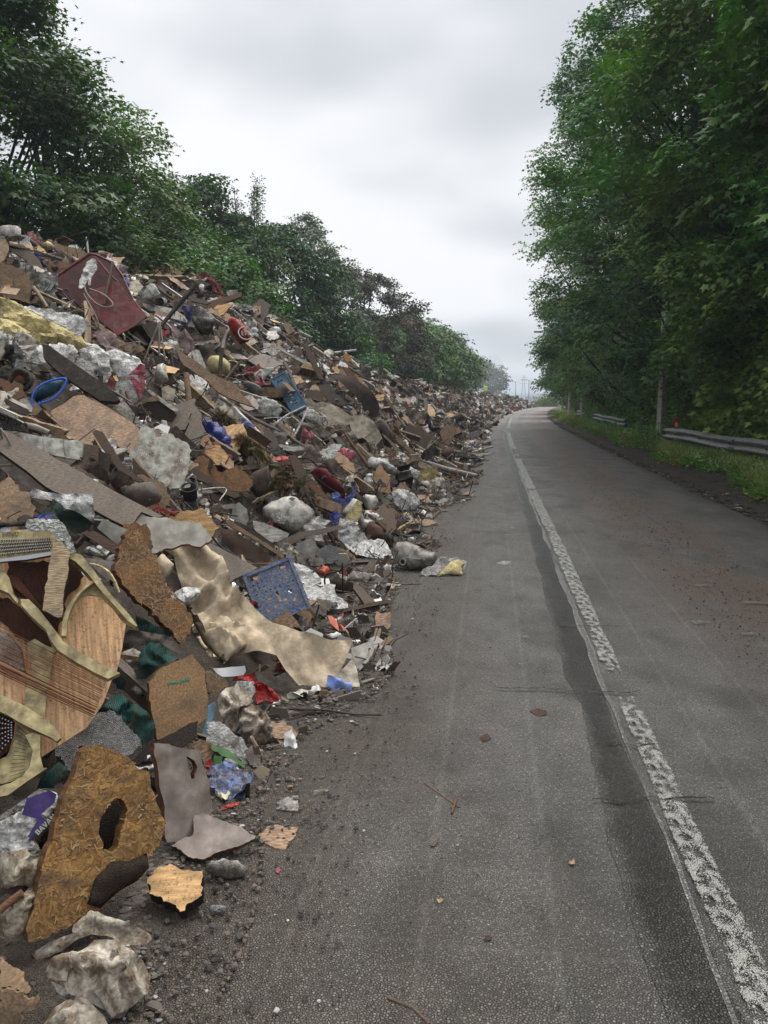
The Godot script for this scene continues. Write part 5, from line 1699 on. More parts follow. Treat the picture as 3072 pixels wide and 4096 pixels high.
# ---------------------------------------------------------------- the things one can pick out, laid out one by one
func laid_out() -> void:
	piece("muddy_sack", V(-.978,.026,-1.658), V(.1,.85,.5), [-.083,-.004,-.065,.025,-.023,.041,.012,.037,.065,.004,.075,-.011,.049,-.045,-.03,-.047], "muddy_bag", {dome=0.044,t=0.006,lump=0.015,cell=0.012,ridges=[0.02, 0.03, 11.0, 0.033]}, "off-white sack caked with mud at the bottom edge, below the big muddy sheet bundle", "sack", "the lowest muddy sack")
	var bundle = piece("muddy_sheet_bundle", V(-.944,.073,-1.768), V(.25,.7,.67), [-.116,.045,-.076,.057,-.044,.083,.011,.072,.052,.043,.08,.017,.098,-.019,.092,-.058,.062,-.08,.008,-.102,-.018,-.057,-.056,-.015,-.094,.014], "muddy_bag", {dome=0.061,t=0.006,lump=0.006,freq=5.0,cell=0.012,ridges=[0.02, 0.03, 11.0, 0.046]}, "big bundle of white sheet smeared with brown mud, lowest on the asphalt edge", "bundle", "the big muddy sheet bundle")
	piece("fold", V(-1.05,.108,-1.735), V(.25,.7,.67), [-.046,0,-.031,.02,-.006,.03,.031,.028,.051,.018,.039,-.002,.013,-.014,.008,-.034,-.018,-.028,-.041,-.018], "muddy_bag", {dome=0.033,t=0.006,lump=0.005,freq=6.0,cell=0.012,ridges=[0.02, 0.03, 11.0, 0.025]}, "", "", "", bundle)
	piece("fold", V(-.973,.065,-1.712), V(.25,.7,.67), [-.06,.051,-.027,.055,-.003,.034,.031,-.004,.071,-.028,.068,-.045,.046,-.051,.013,-.031,-.02,-.015,-.053,.005,-.065,.03], "muddy_bag", {dome=0.024,t=0.006,lump=0.005,freq=6.0,cell=0.012,ridges=[0.02, 0.03, 11.0, 0.018]}, "", "", "", bundle)
	piece("fold", V(-1.001,.037,-1.709), V(.25,.7,.67), [-.073,.057,-.038,.037,.01,.009,.057,-.027,.068,-.049,.038,-.048,-.009,-.006,-.053,.027], "bag_grey", {dome=0.022,t=0.006,lump=0.006,freq=7.0,cell=0.01,ridges=[0.02, 0.03, 11.0, 0.018]}, "", "", "", bundle)
	piece("muddy_sheet_tail", V(-1.081,.017,-1.968), V(.25,.7,.67), [-.157,-.041,-.177,-.018,-.122,.005,-.064,.011,-.067,.025,-.063,.057,-.046,.071,0,.059,.027,.045,.061,.033,.099,.014,.141,-.01,.15,-.036,.138,-.062,.123,-.073,.082,-.047,.04,-.01,-.016,.005,-.053,-.001,-.094,-.026], "muddy_bag", {dome=0.033,t=0.006,lump=0.01,freq=8.0,cell=0.012,ridges=[0.02, 0.03, 11.0, 0.025]}, "long twisted brown smeared cloth behind the big muddy sheet bundle", "cloth", "the twisted muddy cloth")
	piece("torn_carton_panel", V(-1.198,.055,-1.744), V(.1,.85,.5), [-.053,.051,-.029,.041,.011,.013,.048,-.021,.048,-.036,.005,-.026,-.03,-.023], "chip_board", {t=0.008,jag=0.004}, "yellow brown torn panel in the bottom left corner above a broken brown carton", "panel", "the yellow torn panel")
	piece("broken_carton", V(-1.113,.069,-1.636), V(.3,.35,.88), [-.049,.051,.011,.023,.039,.012,.037,-.006,.005,-.007,.003,-.04,-.046,-.033], "card", {t=0.012,jag=0.006}, "broken brown carton corner in the lowest left corner", "carton", "the broken corner carton")
	var quilt = piece("mattress_cover", V(-1.297,.216,-1.96), V(.3,.35,.88), [-.063,.043,-.03,.055,.01,.058,.043,.04,.056,.009,.059,-.031,.03,-.043,-.006,-.031,-.038,-.046,-.06,-.054], "quilt", {dome=0.044,t=0.006,lump=0.005,freq=5.0,cell=0.012,ridges=[0.02, 0.03, 11.0, 0.033]}, "stained white quilted mattress cover folded over at the left edge", "mattress cover", "the stained white quilt")
	piece("fold", V(-1.268,.125,-1.917), V(.3,.35,.88), [-.068,.002,-.04,.02,-.009,.044,.02,.063,.045,.074,.048,.059,.035,.032,.021,.005,.018,-.03,.02,-.051,.019,-.075,-.041,-.079,-.066,-.065], "quilt", {dome=0.05,t=0.006,lump=0.006,freq=5.0,cell=0.012,ridges=[0.02, 0.03, 11.0, 0.038]}, "", "", "", quilt)
	piece("fold", V(-1.325,.162,-1.952), V(.3,.35,.88), [-.039,0,-.014,.015,.022,.018,.052,.012,.03,-.015,-.013,-.008,-.038,-.022], "cloth_brown", {dome=0.022,t=0.006,cell=0.012,ridges=[0.02, 0.03, 11.0, 0.018]}, "", "", "", quilt)
	piece("quilt_flap", V(-1.223,.149,-1.935), V(.3,.35,.88), [-.001,.077,.024,.038,.023,.006,.003,-.078,-.031,-.067,-.02,-.003,.001,.027], "bag_white", {t=0.008,lump=0.02,cell=0.012,buckle=0.34,stiff=2}, "clean white flap of cover hanging at the edge of the stained quilt", "cloth", "the clean white flap")
	bar("painted_stick", [V(-1.296,.17,-1.844), V(-1.272,.189,-1.859), V(-1.247,.206,-1.875)], 0.0112, 0.0112, "wood_orange", "orange wooden stick with a red painted end poking out of the stained quilt", "stick", "the red ended stick", null, false)
	var osb = piece("flake_board", V(-1.109,.262,-2.094), V(.74,.3,.6), [-.025,.264,.011,.257,.033,.24,.069,.221,.109,.182,.153,.128,.15,.089,.16,.06,.164,.021,.176,-.034,.151,-.067,.129,-.083,.112,-.105,.092,-.135,.054,-.152,-.018,-.17,-.07,-.187,-.126,-.186,-.189,-.2,-.262,-.193,-.262,-.171,-.221,-.078,-.186,.009,-.131,.096,-.075,.191], "flake_board", {t=0.04,jag=0.006,edge="chip_edge",cell=0.03,lump=0.006,holes=[[.023,.091,.048,.089,.061,.065,.049,.028,.029,-.013,.001,-.047,-.024,-.035,-.031,.017,-.013,.058]]}, "big upright board of pressed wood flakes with an oval hole in it", "board", "the flake board with the hole")
	flakes_on(osb, 500, 0.018, 0.003, [Color(0.4, 0.26, 0.11), Color(0.46, 0.31, 0.14), Color(0.34, 0.21, 0.09), Color(0.5, 0.36, 0.18)], 0.0205)
	piece("earth_lump", V(-1.143,.238,-2.189), V(.74,.3,.6), [-.01,.087,.05,.076,.066,.019,.042,-.058,-.025,-.086,-.063,-.059,-.061,.022], "earth", {puff=0.02,cell=0.02}, "dark earth showing through the hole of the flake board", "earth", "")
	piece("mud_patch", V(-1.054,.15,-2.055), V(.74,.3,.6), [-.071,.028,-.017,.053,.039,.035,.092,.039,.092,-.006,.048,-.028,-.008,-.033,-.07,-.057,-.105,-.031], "earth", {puff=0.02,lump=0.01,cell=0.014}, "dark clod of earth stuck to the bottom of the flake board", "clod", "the clod on the flake board")
	var sack = piece("printed_sack", V(-1.345,.264,-2.111), V(.3,.35,.88), [-.101,.017,-.037,.046,.044,.094,.068,.083,.061,.052,.03,.008,-.004,-.035,.02,-.076,.017,-.099,-.098,-.091], "bag_white", {puff=0.045,lump=0.03,cell=0.011,buckle=0.34,stiff=2}, "white plastic sack with purple printing at the left edge above the stained quilt", "sack", "the purple printed sack")
	piece("purple_stripe", V(-1.303,.33,-2.067), V(.3,.35,.88), [-.035,.045,.029,.062,.047,.049,.042,.026,.004,-.005,.016,-.025,-.021,-.073,-.03,-.062,-.003,-.016,-.049,0], "ink_purple", {t=0.003,lump=0.004,cell=0.02}, "", "", "", sack)
	piece("pale_strap", V(-1.413,.3,-2.157), V(.3,.35,.88), [-.065,-.024,-.023,0,.047,.044,.08,.034,.052,.009,-.026,-.02,-.065,-.044], "bag_grey", {t=0.006,bend=0.02,holes=[[-.03,-.013,-.023,-.01,-.017,-.015,-.024,-.019]]}, "smooth pale grey plastic strip with a small hole, lying over the purple printed sack", "plastic strip", "the pale plastic strip")
	lettering(sack, Vector3(0.0, 0.0, 0.0), "BAVAN")
	piece("earth_clump", V(-1.363,.219,-2.224), V(.3,.35,.88), [.021,.07,.049,.097,.041,.056,.018,-.008,-.017,-.09,-.054,-.078,-.047,-.042,-.011,-.005], "earth", {puff=0.05,lump=0.03,cell=0.015}, "strip of brown earth between the purple printed sack and the flake board", "earth", "the earth strip")
	piece("concrete_slab", V(-1.479,.24,-2.731), V(.25,.7,.67), [-.141,.006,-.126,.037,-.107,.051,-.03,.087,.029,.104,.064,.106,.101,.078,.132,.028,.168,-.024,.149,-.049,.122,-.07,.036,-.054,-.04,-.014,-.051,-.066,-.073,-.107,-.103,-.076,-.13,-.037], "concrete", {t=0.06,jag=0.008,cell=0.02,lump=0.012}, "rough grey slab of broken concrete above the flake board", "concrete slab", "the broken concrete slab")
	var lam = piece("holed_laminate", V(-1.045,.163,-2.511), V(.74,.3,.6), [-.07,.214,-.055,.212,.015,.175,.092,.142,.101,.066,.103,-.08,.078,-.09,.029,-.068,.027,-.129,0,-.154,-.03,-.161,-.053,-.134,-.088,-.119,-.076,.006,-.073,.121], "laminate", {t=0.032,jag=0.004,edge="chip_edge",cell=0.03,holes=[[.039,.134,.057,.119,.07,.086,.054,.052,.041,.052,.036,.092]]}, "stained greyish laminated board with a rotted dark hole, snapped at its foot", "board", "the stained laminated board")
	piece("snapped_flap", V(-.928,.046,-2.453), V(.1,.85,.5), [-.125,-.019,-.094,-.001,-.059,.017,-.058,.083,-.012,.086,.052,.058,.159,.006,.155,-.003,.08,-.037,.001,-.067,-.021,-.072,-.078,-.05], "laminate", {t=0.018,edge="chip_edge",jag=0.005,bend_y=0.03,cell=0.025}, "pale laminated flap bent down onto the asphalt from the stained laminated board", "board", "the bent down laminate flap")
	piece("black_fold", V(-1.315,.13,-2.998), V(.25,.7,.67), [-.146,-.048,-.096,-.011,-.048,.02,-.027,.01,.05,.045,.139,.084,.133,.031,.115,.003,.071,-.025,-.027,.005,-.053,-.026,-.111,-.088], "card_dark", {t=0.008,jag=0.004}, "black sodden cardboard folded to a point between two laminated boards", "cardboard", "the black folded cardboard")
	var writing = piece("writing_board", V(-1.364,.23,-3.299), V(.74,.3,.6), [-.139,.081,-.099,.114,-.055,.137,.014,.146,.092,.155,.112,.114,.137,.064,.127,-.015,.108,-.136,.073,-.151,.008,-.146,-.081,-.157,-.148,-.164,-.149,-.042], "chip_board", {t=0.026,jag=0.005,edge="chip_edge"}, "tan chipboard offcut with a line of teal handwriting", "board", "the board with teal handwriting")
	scribble(writing)
	piece("green_cloth_ball", V(-1.523,.192,-3.077), V(.3,.35,.88), [-.165,-.018,-.119,.029,-.075,.059,-.047,.103,-.008,.106,.036,.071,.098,.027,.128,-.035,.119,-.079,.091,-.105,.063,-.114,.03,-.066,-.008,-.013,-.047,.018,-.097,.016], "ribbed_green", {dome=0.077,t=0.006,lump=0.015,cell=0.016,ridges=[0.02, 0.03, 11.0, 0.058]}, "dark green ribbed cloth bundled up behind the concrete slab", "cloth", "the green ribbed bundle")
	piece("green_cloth_tail", V(-1.474,.249,-2.434), V(.3,.35,.88), [.02,.05,.047,.03,.043,.01,.004,-.034,-.027,-.031,-.058,-.035,-.028,.009], "ribbed_green", {dome=0.033,t=0.006,lump=0.005,cell=0.015,ridges=[0.02, 0.03, 11.0, 0.025]}, "tail of dark green ribbed cloth coming out under the concrete slab", "cloth", "the green cloth tail")
	piece("green_cloth_fold", V(-1.654,.407,-3.683), V(.3,.35,.88), [-.078,.071,-.039,.049,.02,.012,.078,-.015,.091,-.043,.052,-.044,0,-.034,-.052,-.018,-.072,.023], "ribbed_green", {dome=0.044,t=0.006,lump=0.01,cell=0.014,ridges=[0.02, 0.03, 11.0, 0.033]}, "upper fold of dark green ribbed cloth under the frayed fibre board", "cloth", "the upper green fold")
	piece("green_cloth_mid", V(-1.561,.311,-3.391), V(.3,.35,.88), [-.032,-.007,-.02,.054,.011,.105,.066,.105,.115,.071,.148,.034,.12,.014,.077,.007,.046,-.025,.004,-.053,-.069,-.054,-.104,-.094,-.134,-.086,-.134,-.043,-.092,-.028], "ribbed_green", {dome=0.066,t=0.006,lump=0.02,cell=0.015,ridges=[0.02, 0.03, 11.0, 0.050]}, "middle heap of dark green ribbed cloth beside the teal handwriting board", "cloth", "the middle green cloth")
	piece("grey_cloth_knot", V(-1.629,.345,-3.636), V(.3,.35,.88), [-.157,.023,-.116,.073,-.058,.063,.02,.045,.091,.028,.136,-.028,.175,-.07,.129,-.061,.071,-.024,0,0,-.058,-.01,-.097,-.021,-.135,-.018], "cloth_grey", {dome=0.044,t=0.006,lump=0.015,cell=0.014,ridges=[0.02, 0.03, 11.0, 0.033]}, "grey muddy rag twisted over the green ribbed cloth", "rag", "the grey twisted rag")
	piece("plaster_clump", V(-1.657,.327,-3.434), V(.3,.35,.88), [-.035,.041,.014,.057,.051,.035,.044,-.015,.026,-.057,-.047,-.053,-.053,-.008], "plaster", {puff=0.03,lump=0.03,cell=0.012}, "clump of crumbled white plaster stuck at the edge of the piano soundboard", "plaster", "the crumbled plaster clump")
	piece("mud_stone", V(-1.554,.233,-3.29), V(.3,.35,.88), [-.036,.01,-.012,.032,.023,.012,.032,-.025,-.007,-.028], "concrete", {puff=0.03,cell=0.012}, "small round grey stone lodged in the green cloth", "stone", "the lodged grey stone")
	piece("chip_offcut", V(-.918,.066,-2.149), V(.1,.85,.5), [-.087,.008,-.076,.046,-.062,.058,-.03,.069,.007,.043,.04,.039,.075,.041,.082,-.036,.059,-.047,.037,-.058,.023,-.078,-.008,-.056,-.06,-.03], "ply_light", {t=0.05,edge="earth",jag=0.006,cell=0.02}, "small pale offcut with a thick dark crumbly edge lying on the asphalt", "offcut", "the pale crumbly offcut")
	piece("plaster_rag", V(-.825,.027,-2.328), V(.1,.85,.5), [-.082,-.001,-.052,.023,-.005,.031,.031,.025,.071,0,.062,-.025,.01,-.032,-.034,-.021], "plaster", {puff=0.035,ridge=0.03,lump=0.02,cell=0.014}, "crumpled whitish plaster rag on the asphalt beside the bent down flap", "rag", "the whitish plaster rag")
	piece("pebble", V(-.791,.015,-2.143), V(.1,.85,.5), [-.03,.001,-.019,.011,.014,.012,.031,.003,.02,-.013,-.016,-.013], "concrete", {puff=0.015}, "smooth grey pebble alone on the asphalt by the pale offcut", "pebble", "")
	var bolster = piece("muddy_bolster", V(-1.139,.121,-3.396), V(.3,.35,.88), [-.077,.051,-.067,.081,-.039,.106,.011,.112,.048,.1,.083,.039,.07,.022,.02,.019,.007,-.022,.018,-.072,.066,-.105,.034,-.13,-.008,-.1,-.038,-.073,-.055,-.036,-.072,.008], "muddy_bag", {dome=0.055,t=0.006,lump=0.005,freq=5.0,cell=0.012,ridges=[0.02, 0.03, 11.0, 0.041]}, "muddy white bolster of cloth curled like a bean beside the magazines", "bolster", "the curled muddy bolster")
	piece("fold", V(-1.038,.067,-3.375), V(.3,.35,.88), [-.075,.092,-.032,.101,.011,.086,.047,.056,.07,.015,.075,-.025,.068,-.106,.035,-.109,-.013,-.084,-.049,-.057,-.06,-.009,-.076,.041], "muddy_bag", {dome=0.061,t=0.006,lump=0.004,freq=4.0,cell=0.012,ridges=[0.02, 0.03, 11.0, 0.046]}, "", "", "", bolster)
	piece("fold", V(-1.119,.073,-3.378), V(.3,.35,.88), [-.054,.077,-.017,.086,-.001,.03,.022,-.026,.064,-.059,.039,-.081,-.009,-.042,-.044,.015], "bag_white", {dome=0.033,t=0.006,lump=0.005,cell=0.011,ridges=[0.02, 0.03, 11.0, 0.025]}, "", "", "", bolster)
	piece("red_sack", V(-1.154,.071,-3.796), V(.25,.7,.67), [-.12,.055,-.098,.084,-.022,.085,.009,.022,.076,-.003,.116,-.062,.084,-.085,.038,-.059,-.005,-.082,-.02,.002,-.059,.043], "bag_red", {t=0.006,lump=0.015,cell=0.009,crumple=0.002,ridges=[0.02, 0.03, 11.0, 0.030]}, "scrap of bright red sack behind the curled muddy bolster", "sack scrap", "the red sack scrap")
	piece("white_scrap", V(-1.186,.111,-3.707), V(.3,.35,.88), [-.056,.009,-.035,.037,.038,.029,.047,-.018,.022,-.05,-.016,-.007], "bag_white", {t=0.005,lump=0.02,cell=0.009,buckle=0.34,stiff=2}, "white scrap of bag tucked over the top of the curled bolster", "bag scrap", "the white bolster scrap")
	piece("blue_strip", V(-1.254,.084,-3.363), V(.3,.35,.88), [-.001,.064,.024,.081,.036,.071,.025,.023,-.004,-.047,-.02,-.079,-.039,-.085,-.021,-.028], "light_blue", {t=0.005,bend=0.01}, "pale blue strip of plastic hanging beside the teal handwriting board", "plastic strip", "the pale blue strip")
	piece("magazine", V(-1.099,.073,-3.17), V(.25,.7,.67), [-.086,.099,-.04,.092,-.005,.07,.028,.029,.066,-.008,.089,-.067,.075,-.108,.034,-.074,-.01,-.039,-.061,-.01,-.091,.017], "paper", {t=0.01,lump=0.012,ridge=0.01,jag=0.004}, "sodden grey magazine lying under the curled muddy bolster", "magazine", "the sodden grey magazine")
	piece("magazine", V(-1.082,.044,-3.103), V(.25,.7,.67), [-.067,.061,-.004,.022,.067,-.041,.071,-.065,-.005,-.01,-.063,.034], "print_green", {t=0.012,jag=0.003}, "thin magazine with a green and yellow cover under the grey one", "magazine", "the green covered magazine")
	piece("wet_card", V(-.977,.029,-3.143), V(.1,.85,.5), [-.04,.026,-.007,.052,.027,.024,.032,-.056,-.012,-.045], "cloth_grey", {t=0.006,jag=0.003}, "grey sodden card corner under the foot of the curled bolster", "card", "the grey card corner")
	piece("printed_sheet", V(-.989,.042,-2.897), V(.1,.85,.5), [-.096,.048,-.056,.078,-.013,.082,.012,.05,.046,.03,.086,.026,.081,-.007,.057,-.049,.05,-.095,-.019,-.087,-.058,-.062,-.09,-.014], "print_blue", {t=0.006,lump=0.015,ridge=0.012,jag=0.006}, "muddy sheet with blue print pressed into the mud at the heap's foot", "sheet", "the muddy blue printed sheet")
	piece("green_picture", V(-1.1,.043,-3.029), V(.3,.35,.88), [-.012,.034,.018,.026,.014,-.023,-.02,-.036], "print_green", {t=0.004,jag=0.003}, "torn green picture scrap beside the stained laminated board", "scrap", "")
	piece("red_scrap", V(-1.115,.05,-2.98), V(.3,.35,.88), [-.012,.02,.007,.035,.013,-.009,.006,-.035,-.014,-.012], "bag_red", {t=0.004}, "pointed red scrap right beside the stained laminated board", "scrap", "")
	piece("beige_panel", V(-1.189,.063,-3.095), V(.74,.3,.6), [-.065,.04,-.019,.046,.036,.027,.056,-.002,.027,-.046,-.002,-.06,-.013,-.016,-.02,.012], "plywood", {t=0.012,jag=0.005}, "beige broken panel behind the top of the stained laminated board", "panel", "the beige broken panel")
	piece("pink_strip", V(-.954,.01,-2.75), V(.1,.85,.5), [-.037,-.016,-.019,.003,.033,.018,.036,.007,-.013,-.011], "bag_red", {t=0.003}, "red edged strip of print flat at the foot of the heap", "scrap", "")
	piece("crumpled_wrap", V(-1.059,.024,-3.069), V(.25,.7,.67), [.007,.019,-.015,.027,-.032,.011,-.017,-.019,.016,-.029,.04,-.008], "bag_grey", {puff=0.02,ridge=0.02,cell=0.01}, "crumpled grey wrapper between the magazines and the printed sheet", "wrapper", "")
	piece("glass_scrap", V(-.744,.003,-2.812), V(0,1,.02), [-.044,-.002,-.025,.036,0,.055,.027,.064,.037,.013,.06,-.048,.005,-.05,-.034,-.045,-.026,-.023], "bag_grey", {t=0.004}, "flat greyish plastic scrap with one notched side on the asphalt", "scrap", "the flat grey scrap")
	piece("flat_chip", V(-.724,.003,-2.578), V(0,1,.02), [-.065,-.01,-.051,.058,-.006,.068,.061,.063,.061,.002,.051,-.077,-.006,-.062,-.045,-.042], "plywood", {t=0.006,jag=0.004}, "cracked brown wooden flake pressed flat into the asphalt", "wood flake", "the cracked wooden flake")
	piece("plaster_bit", V(-.779,.01,-2.995), V(.1,.85,.5), [-.025,.011,-.003,.017,.028,-.003,.02,-.015,-.019,-.011], "plaster", {puff=0.012,cell=0.01}, "small white plaster bit alone on the mud", "plaster", "")
	piece("broken_tile", V(-.639,0,-2.918), V(0,1,.02), [-.031,.005,.025,.028,.034,.011,-.004,-.018,-.024,-.026], "plaster", {t=0.01}, "flat off-white sliver lying alone on the mud", "sliver", "")
	var canvas = piece("canvas_sheet", V(-1.317,.283,-4.196), V(.25,.7,.67), [-.466,.518,-.436,.528,-.335,.531,-.205,.476,-.146,.388,-.114,.307,-.091,.22,-.04,.163,.032,.092,.13,-.024,.261,-.08,.415,-.147,.56,-.167,.515,-.263,.464,-.341,.518,-.411,.463,-.436,.32,-.462,.279,-.431,.235,-.361,.182,-.293,.138,-.208,.043,-.194,-.015,-.188,-.066,-.176,-.131,-.187,-.188,-.165,-.229,-.09,-.256,-.013,-.291,.058,-.333,.164,-.372,.291,-.398,.43,-.443,.47], "canvas", {t=0.008,lump=0.05,folds=[[0.64, 0.17, 0.05], [-0.8, 0.45, 0.05]],cell=0.02,freq=1.5,ridges=[-0.15, 0.2, 14.0, 0.07]}, "long stained beige canvas spread down the slope in heavy folds", "canvas", "the long beige canvas")
	piece("fold", V(-1.404,.262,-4.066), V(.25,.7,.67), [-.163,.093,-.097,.113,-.038,.118,.005,.102,.07,.072,.131,.045,.13,-.053,.09,-.091,.053,-.113,-.006,-.156,-.061,-.104,-.115,-.027], "canvas", {puff=0.05,lump=0.01,cell=0.016,pw=0.4,ridges=[0.02, 0.03, 11.0, 0.038]}, "", "", "", canvas)
	piece("canvas_hem", V(-1.558,.477,-3.877), V(.3,.35,.88), [-.144,.185,-.13,.256,-.106,.285,-.082,.254,-.048,.22,-.069,.167,-.104,.133,-.05,.067,.004,0,.05,-.107,.096,-.201,.15,-.263,.203,-.304,.19,-.31,.122,-.265,.075,-.206,.029,-.106,-.003,-.02,-.063,.074,-.121,.141], "canvas", {puff=0.03,lump=0.007,cell=0.018,ridges=[0.02, 0.03, 11.0, 0.022]}, "rolled edge of the stained canvas beside the frayed fibre board", "canvas", "the rolled canvas edge")
	piece("canvas_label", V(-1.969,.583,-5.042), V(.3,.35,.88), [-.06,-.013,-.046,.051,.043,.062,.041,-.044,.023,-.057], "canvas", {t=0.006}, "short squarish tongue of canvas standing up above the folded canvas", "canvas", "")
	piece("paper_corner", V(-.726,.063,-4.107), V(.25,.7,.67), [-.08,-.007,-.021,.048,.032,.101,.042,.011,.042,-.078,-.015,-.074], "canvas_clean", {t=0.004,lump=0.01}, "pale dirty corner of sheet at the lower tip of the canvas", "sheet", "the pale sheet corner")
	piece("paper_wing", V(-.71,.071,-4.438), V(.1,.85,.5), [-.069,.045,-.004,.07,.07,.102,.07,.026,.023,-.065,-.035,-.145,-.055,-.032], "laminate_grey", {t=0.006,jag=0.003}, "greyish pointed piece of board sticking out beyond the canvas tip", "board", "the pointed grey board")
	piece("grey_sheet", V(-1.069,.079,-3.899), V(.3,.35,.88), [-.128,.067,-.066,.053,-.014,.028,.04,.049,.107,-.025,.15,-.098,.049,-.063,-.034,-.026,-.102,.013], "cloth_grey", {t=0.006,lump=0.01}, "grey stiff sheet under the lower half of the canvas", "sheet", "the stiff grey sheet")
	piece("tin_strip", V(-1.289,.161,-3.792), V(.25,.7,.67), [-.091,.019,.004,.028,.072,.02,.076,-.01,.063,-.028,-.052,-.024,-.072,-.005], "steel", {t=0.004,bend=0.02}, "bright strip of bent sheet metal below the canvas edge", "metal strip", "the bright metal strip")
	piece("dark_box", V(-1.337,.143,-3.682), V(.74,.3,.6), [-.037,.061,-.014,.061,.065,-.004,.058,-.037,-.016,-.053,-.057,-.029], "card", {t=0.02,jag=0.005}, "dark brown box corner beside the teal handwriting board", "box", "the dark box corner")
	bar("wet_stick", [V(-1.007,.008,-3.642), V(-.917,.011,-3.664), V(-.833,.014,-3.686)], 0.0145, 0.0145, "wood_grey", "thick wet grey stick pointing at the asphalt under the canvas", "stick", "the thick wet stick", null, false)
	piece("crate_shard", V(-.912,.027,-3.389), V(.1,.85,.5), [-.066,.056,.009,.046,.064,-.015,.061,-.037,-.018,-.038,-.05,-.011], "plywood", {t=0.03,jag=0.006}, "tan splintered shard at the end of the curled muddy bolster", "shard", "the tan shard")
	var frayed = piece("frayed_fibre_board", V(-1.667,.633,-3.709), V(.74,.3,.6), [-.059,.276,-.031,.28,-.02,.261,.007,.196,.051,.085,.062,.028,.076,-.03,.12,-.094,.175,-.21,.15,-.267,.111,-.323,.08,-.288,.044,-.246,-.012,-.159,-.09,-.077,-.125,-.004,-.157,.055,-.162,.103,-.131,.179,-.09,.235], "fibre_board", {t=0.05,jag=0.014,edge="chip_edge",cell=0.03,lump=0.008}, "upright frayed brown fibre board with torn shaggy edges", "board", "the frayed fibre board")
	flakes_on(frayed, 1500, 0.03, 0.0025, [Color(0.42, 0.28, 0.16), Color(0.5, 0.36, 0.22), Color(0.32, 0.2, 0.11), Color(0.56, 0.42, 0.28)], 0.0258)
	piece("grey_laminate_back", V(-1.793,.79,-4.239), V(.25,.7,.67), [-.168,.026,-.187,.064,-.162,.129,-.137,.143,-.066,.116,.054,.082,.189,.057,.218,.009,.25,-.054,.185,-.102,.111,-.08,.008,-.102,-.064,-.134,-.1,-.105,-.13,-.049], "laminate_grey", {t=0.02,jag=0.007,edge="fibre_board",cell=0.035}, "grey panel with a torn brown fibre edge behind the frayed board", "panel", "the grey panel behind the frayed board")
	crate("muddy_crate", V(-1.552,.418,-4.757), V(-1.29,.513,-4.884), V(-1.346,.158,-4.724), 0.16, "crate_muddy", "muddy dark blue plastic crate standing on its side beside the canvas", "the muddy blue crate", true)
	piece("tan_board", V(-1.22,.166,-4.694), V(.74,.3,.6), [-.124,.026,-.045,.057,.014,.076,.043,.032,.093,-.064,.055,-.089,-.037,-.038], "plywood", {t=0.015,jag=0.006,edge="chip_edge"}, "tan chipped board below the muddy blue crate", "board", "the tan board below the crate")
	piece("tan_board", V(-1.221,.125,-5.004), V(.74,.3,.6), [-.09,.004,-.051,.095,0,.1,.044,.051,.094,-.022,.044,-.086,.007,-.097,-.047,-.045], "chip_board", {t=0.015,jag=0.007,edge="chip_edge"}, "torn tan square of board leaning on the lower crate corner", "board", "the torn tan square")
	piece("brown_board", V(-1.233,.091,-5.277), V(.3,.35,.88), [-.077,.091,-.04,.072,.039,-.009,.094,-.08,.061,-.095,-.009,-.026,-.067,.048], "wood_brown", {t=0.02}, "narrow reddish brown board beside the muddy crate", "board", "the narrow brown board")
	piece("tan_board", V(-1.349,.063,-5.831), V(.74,.3,.6), [-.092,.104,.024,.038,.097,-.017,.084,-.043,.002,-.05,-.037,-.051,-.078,.018], "plywood", {t=0.015}, "tan board wedged behind the right side of the muddy crate", "board", "the wedged tan board")
	piece("orange_strip", V(-.986,.039,-5.106), V(.1,.85,.5), [-.066,.084,-.037,.083,.016,.014,.079,-.065,.059,-.091,-.003,-.041,-.048,.015], "orange", {t=0.008}, "flat orange plastic strip on the mud below the muddy crate", "plastic strip", "the orange strip")
	piece("paper_scrap", V(-1.1,.004,-5.274), V(0,1,.02), [-.037,.052,-.022,.119,.022,-.005,.065,-.123,-.027,-.042], "bag_white", {t=0.003}, "white paper scrap beside the orange strip", "scrap", "")
	piece("brick", V(-.707,.051,-5.224), V(.25,.7,.67), [-.037,.045,-.03,.056,.004,.034,.064,.038,.059,-.011,.037,-.078,-.047,-.056,-.05,-.028], "plywood", {t=0.06,jag=0.004}, "split block of wood standing alone on the asphalt edge", "block", "the split wood block")
	piece("earth_lump", V(-1.149,.055,-6.142), V(.25,.7,.67), [-.093,.034,-.048,.091,.019,.072,.098,.023,.085,-.045,.05,-.082,-.033,-.067,-.079,-.025], "earth", {puff=0.06,lump=0.03,cell=0.02}, "brown fibrous earth lump at the foot of the heap", "earth lump", "the fibrous earth lump")
	piece("loose_board", V(-.882,.056,-5.708), V(.1,.85,.5), [-.097,.122,-.075,.189,-.007,.097,.102,-.091,.101,-.112,.015,-.126,.002,-.089,-.041,.01], "wood_brown", {t=0.03,edge="wood_dark"}, "flat brown board lying from the heap onto the asphalt", "board", "the flat brown board")
	piece("leaf_clod", V(-.944,.035,-5.817), V(.1,.85,.5), [-.055,-.014,-.03,.03,.036,.063,.05,.017,.023,-.049,-.024,-.048], "plaster", {puff=0.02,cell=0.02}, "pale flat stone lying on the flat brown board", "stone", "")
	piece("foam_clump", V(-1.069,.034,-6.58), V(.1,.85,.5), [-.131,-.008,-.067,.056,.015,.054,.096,.04,.102,-.013,.037,-.069,-.052,-.061], "plaster", {puff=0.04,lump=0.03,ridge=0.02,cell=0.016}, "clump of dirty white insulation on the mud", "insulation", "the dirty insulation clump")
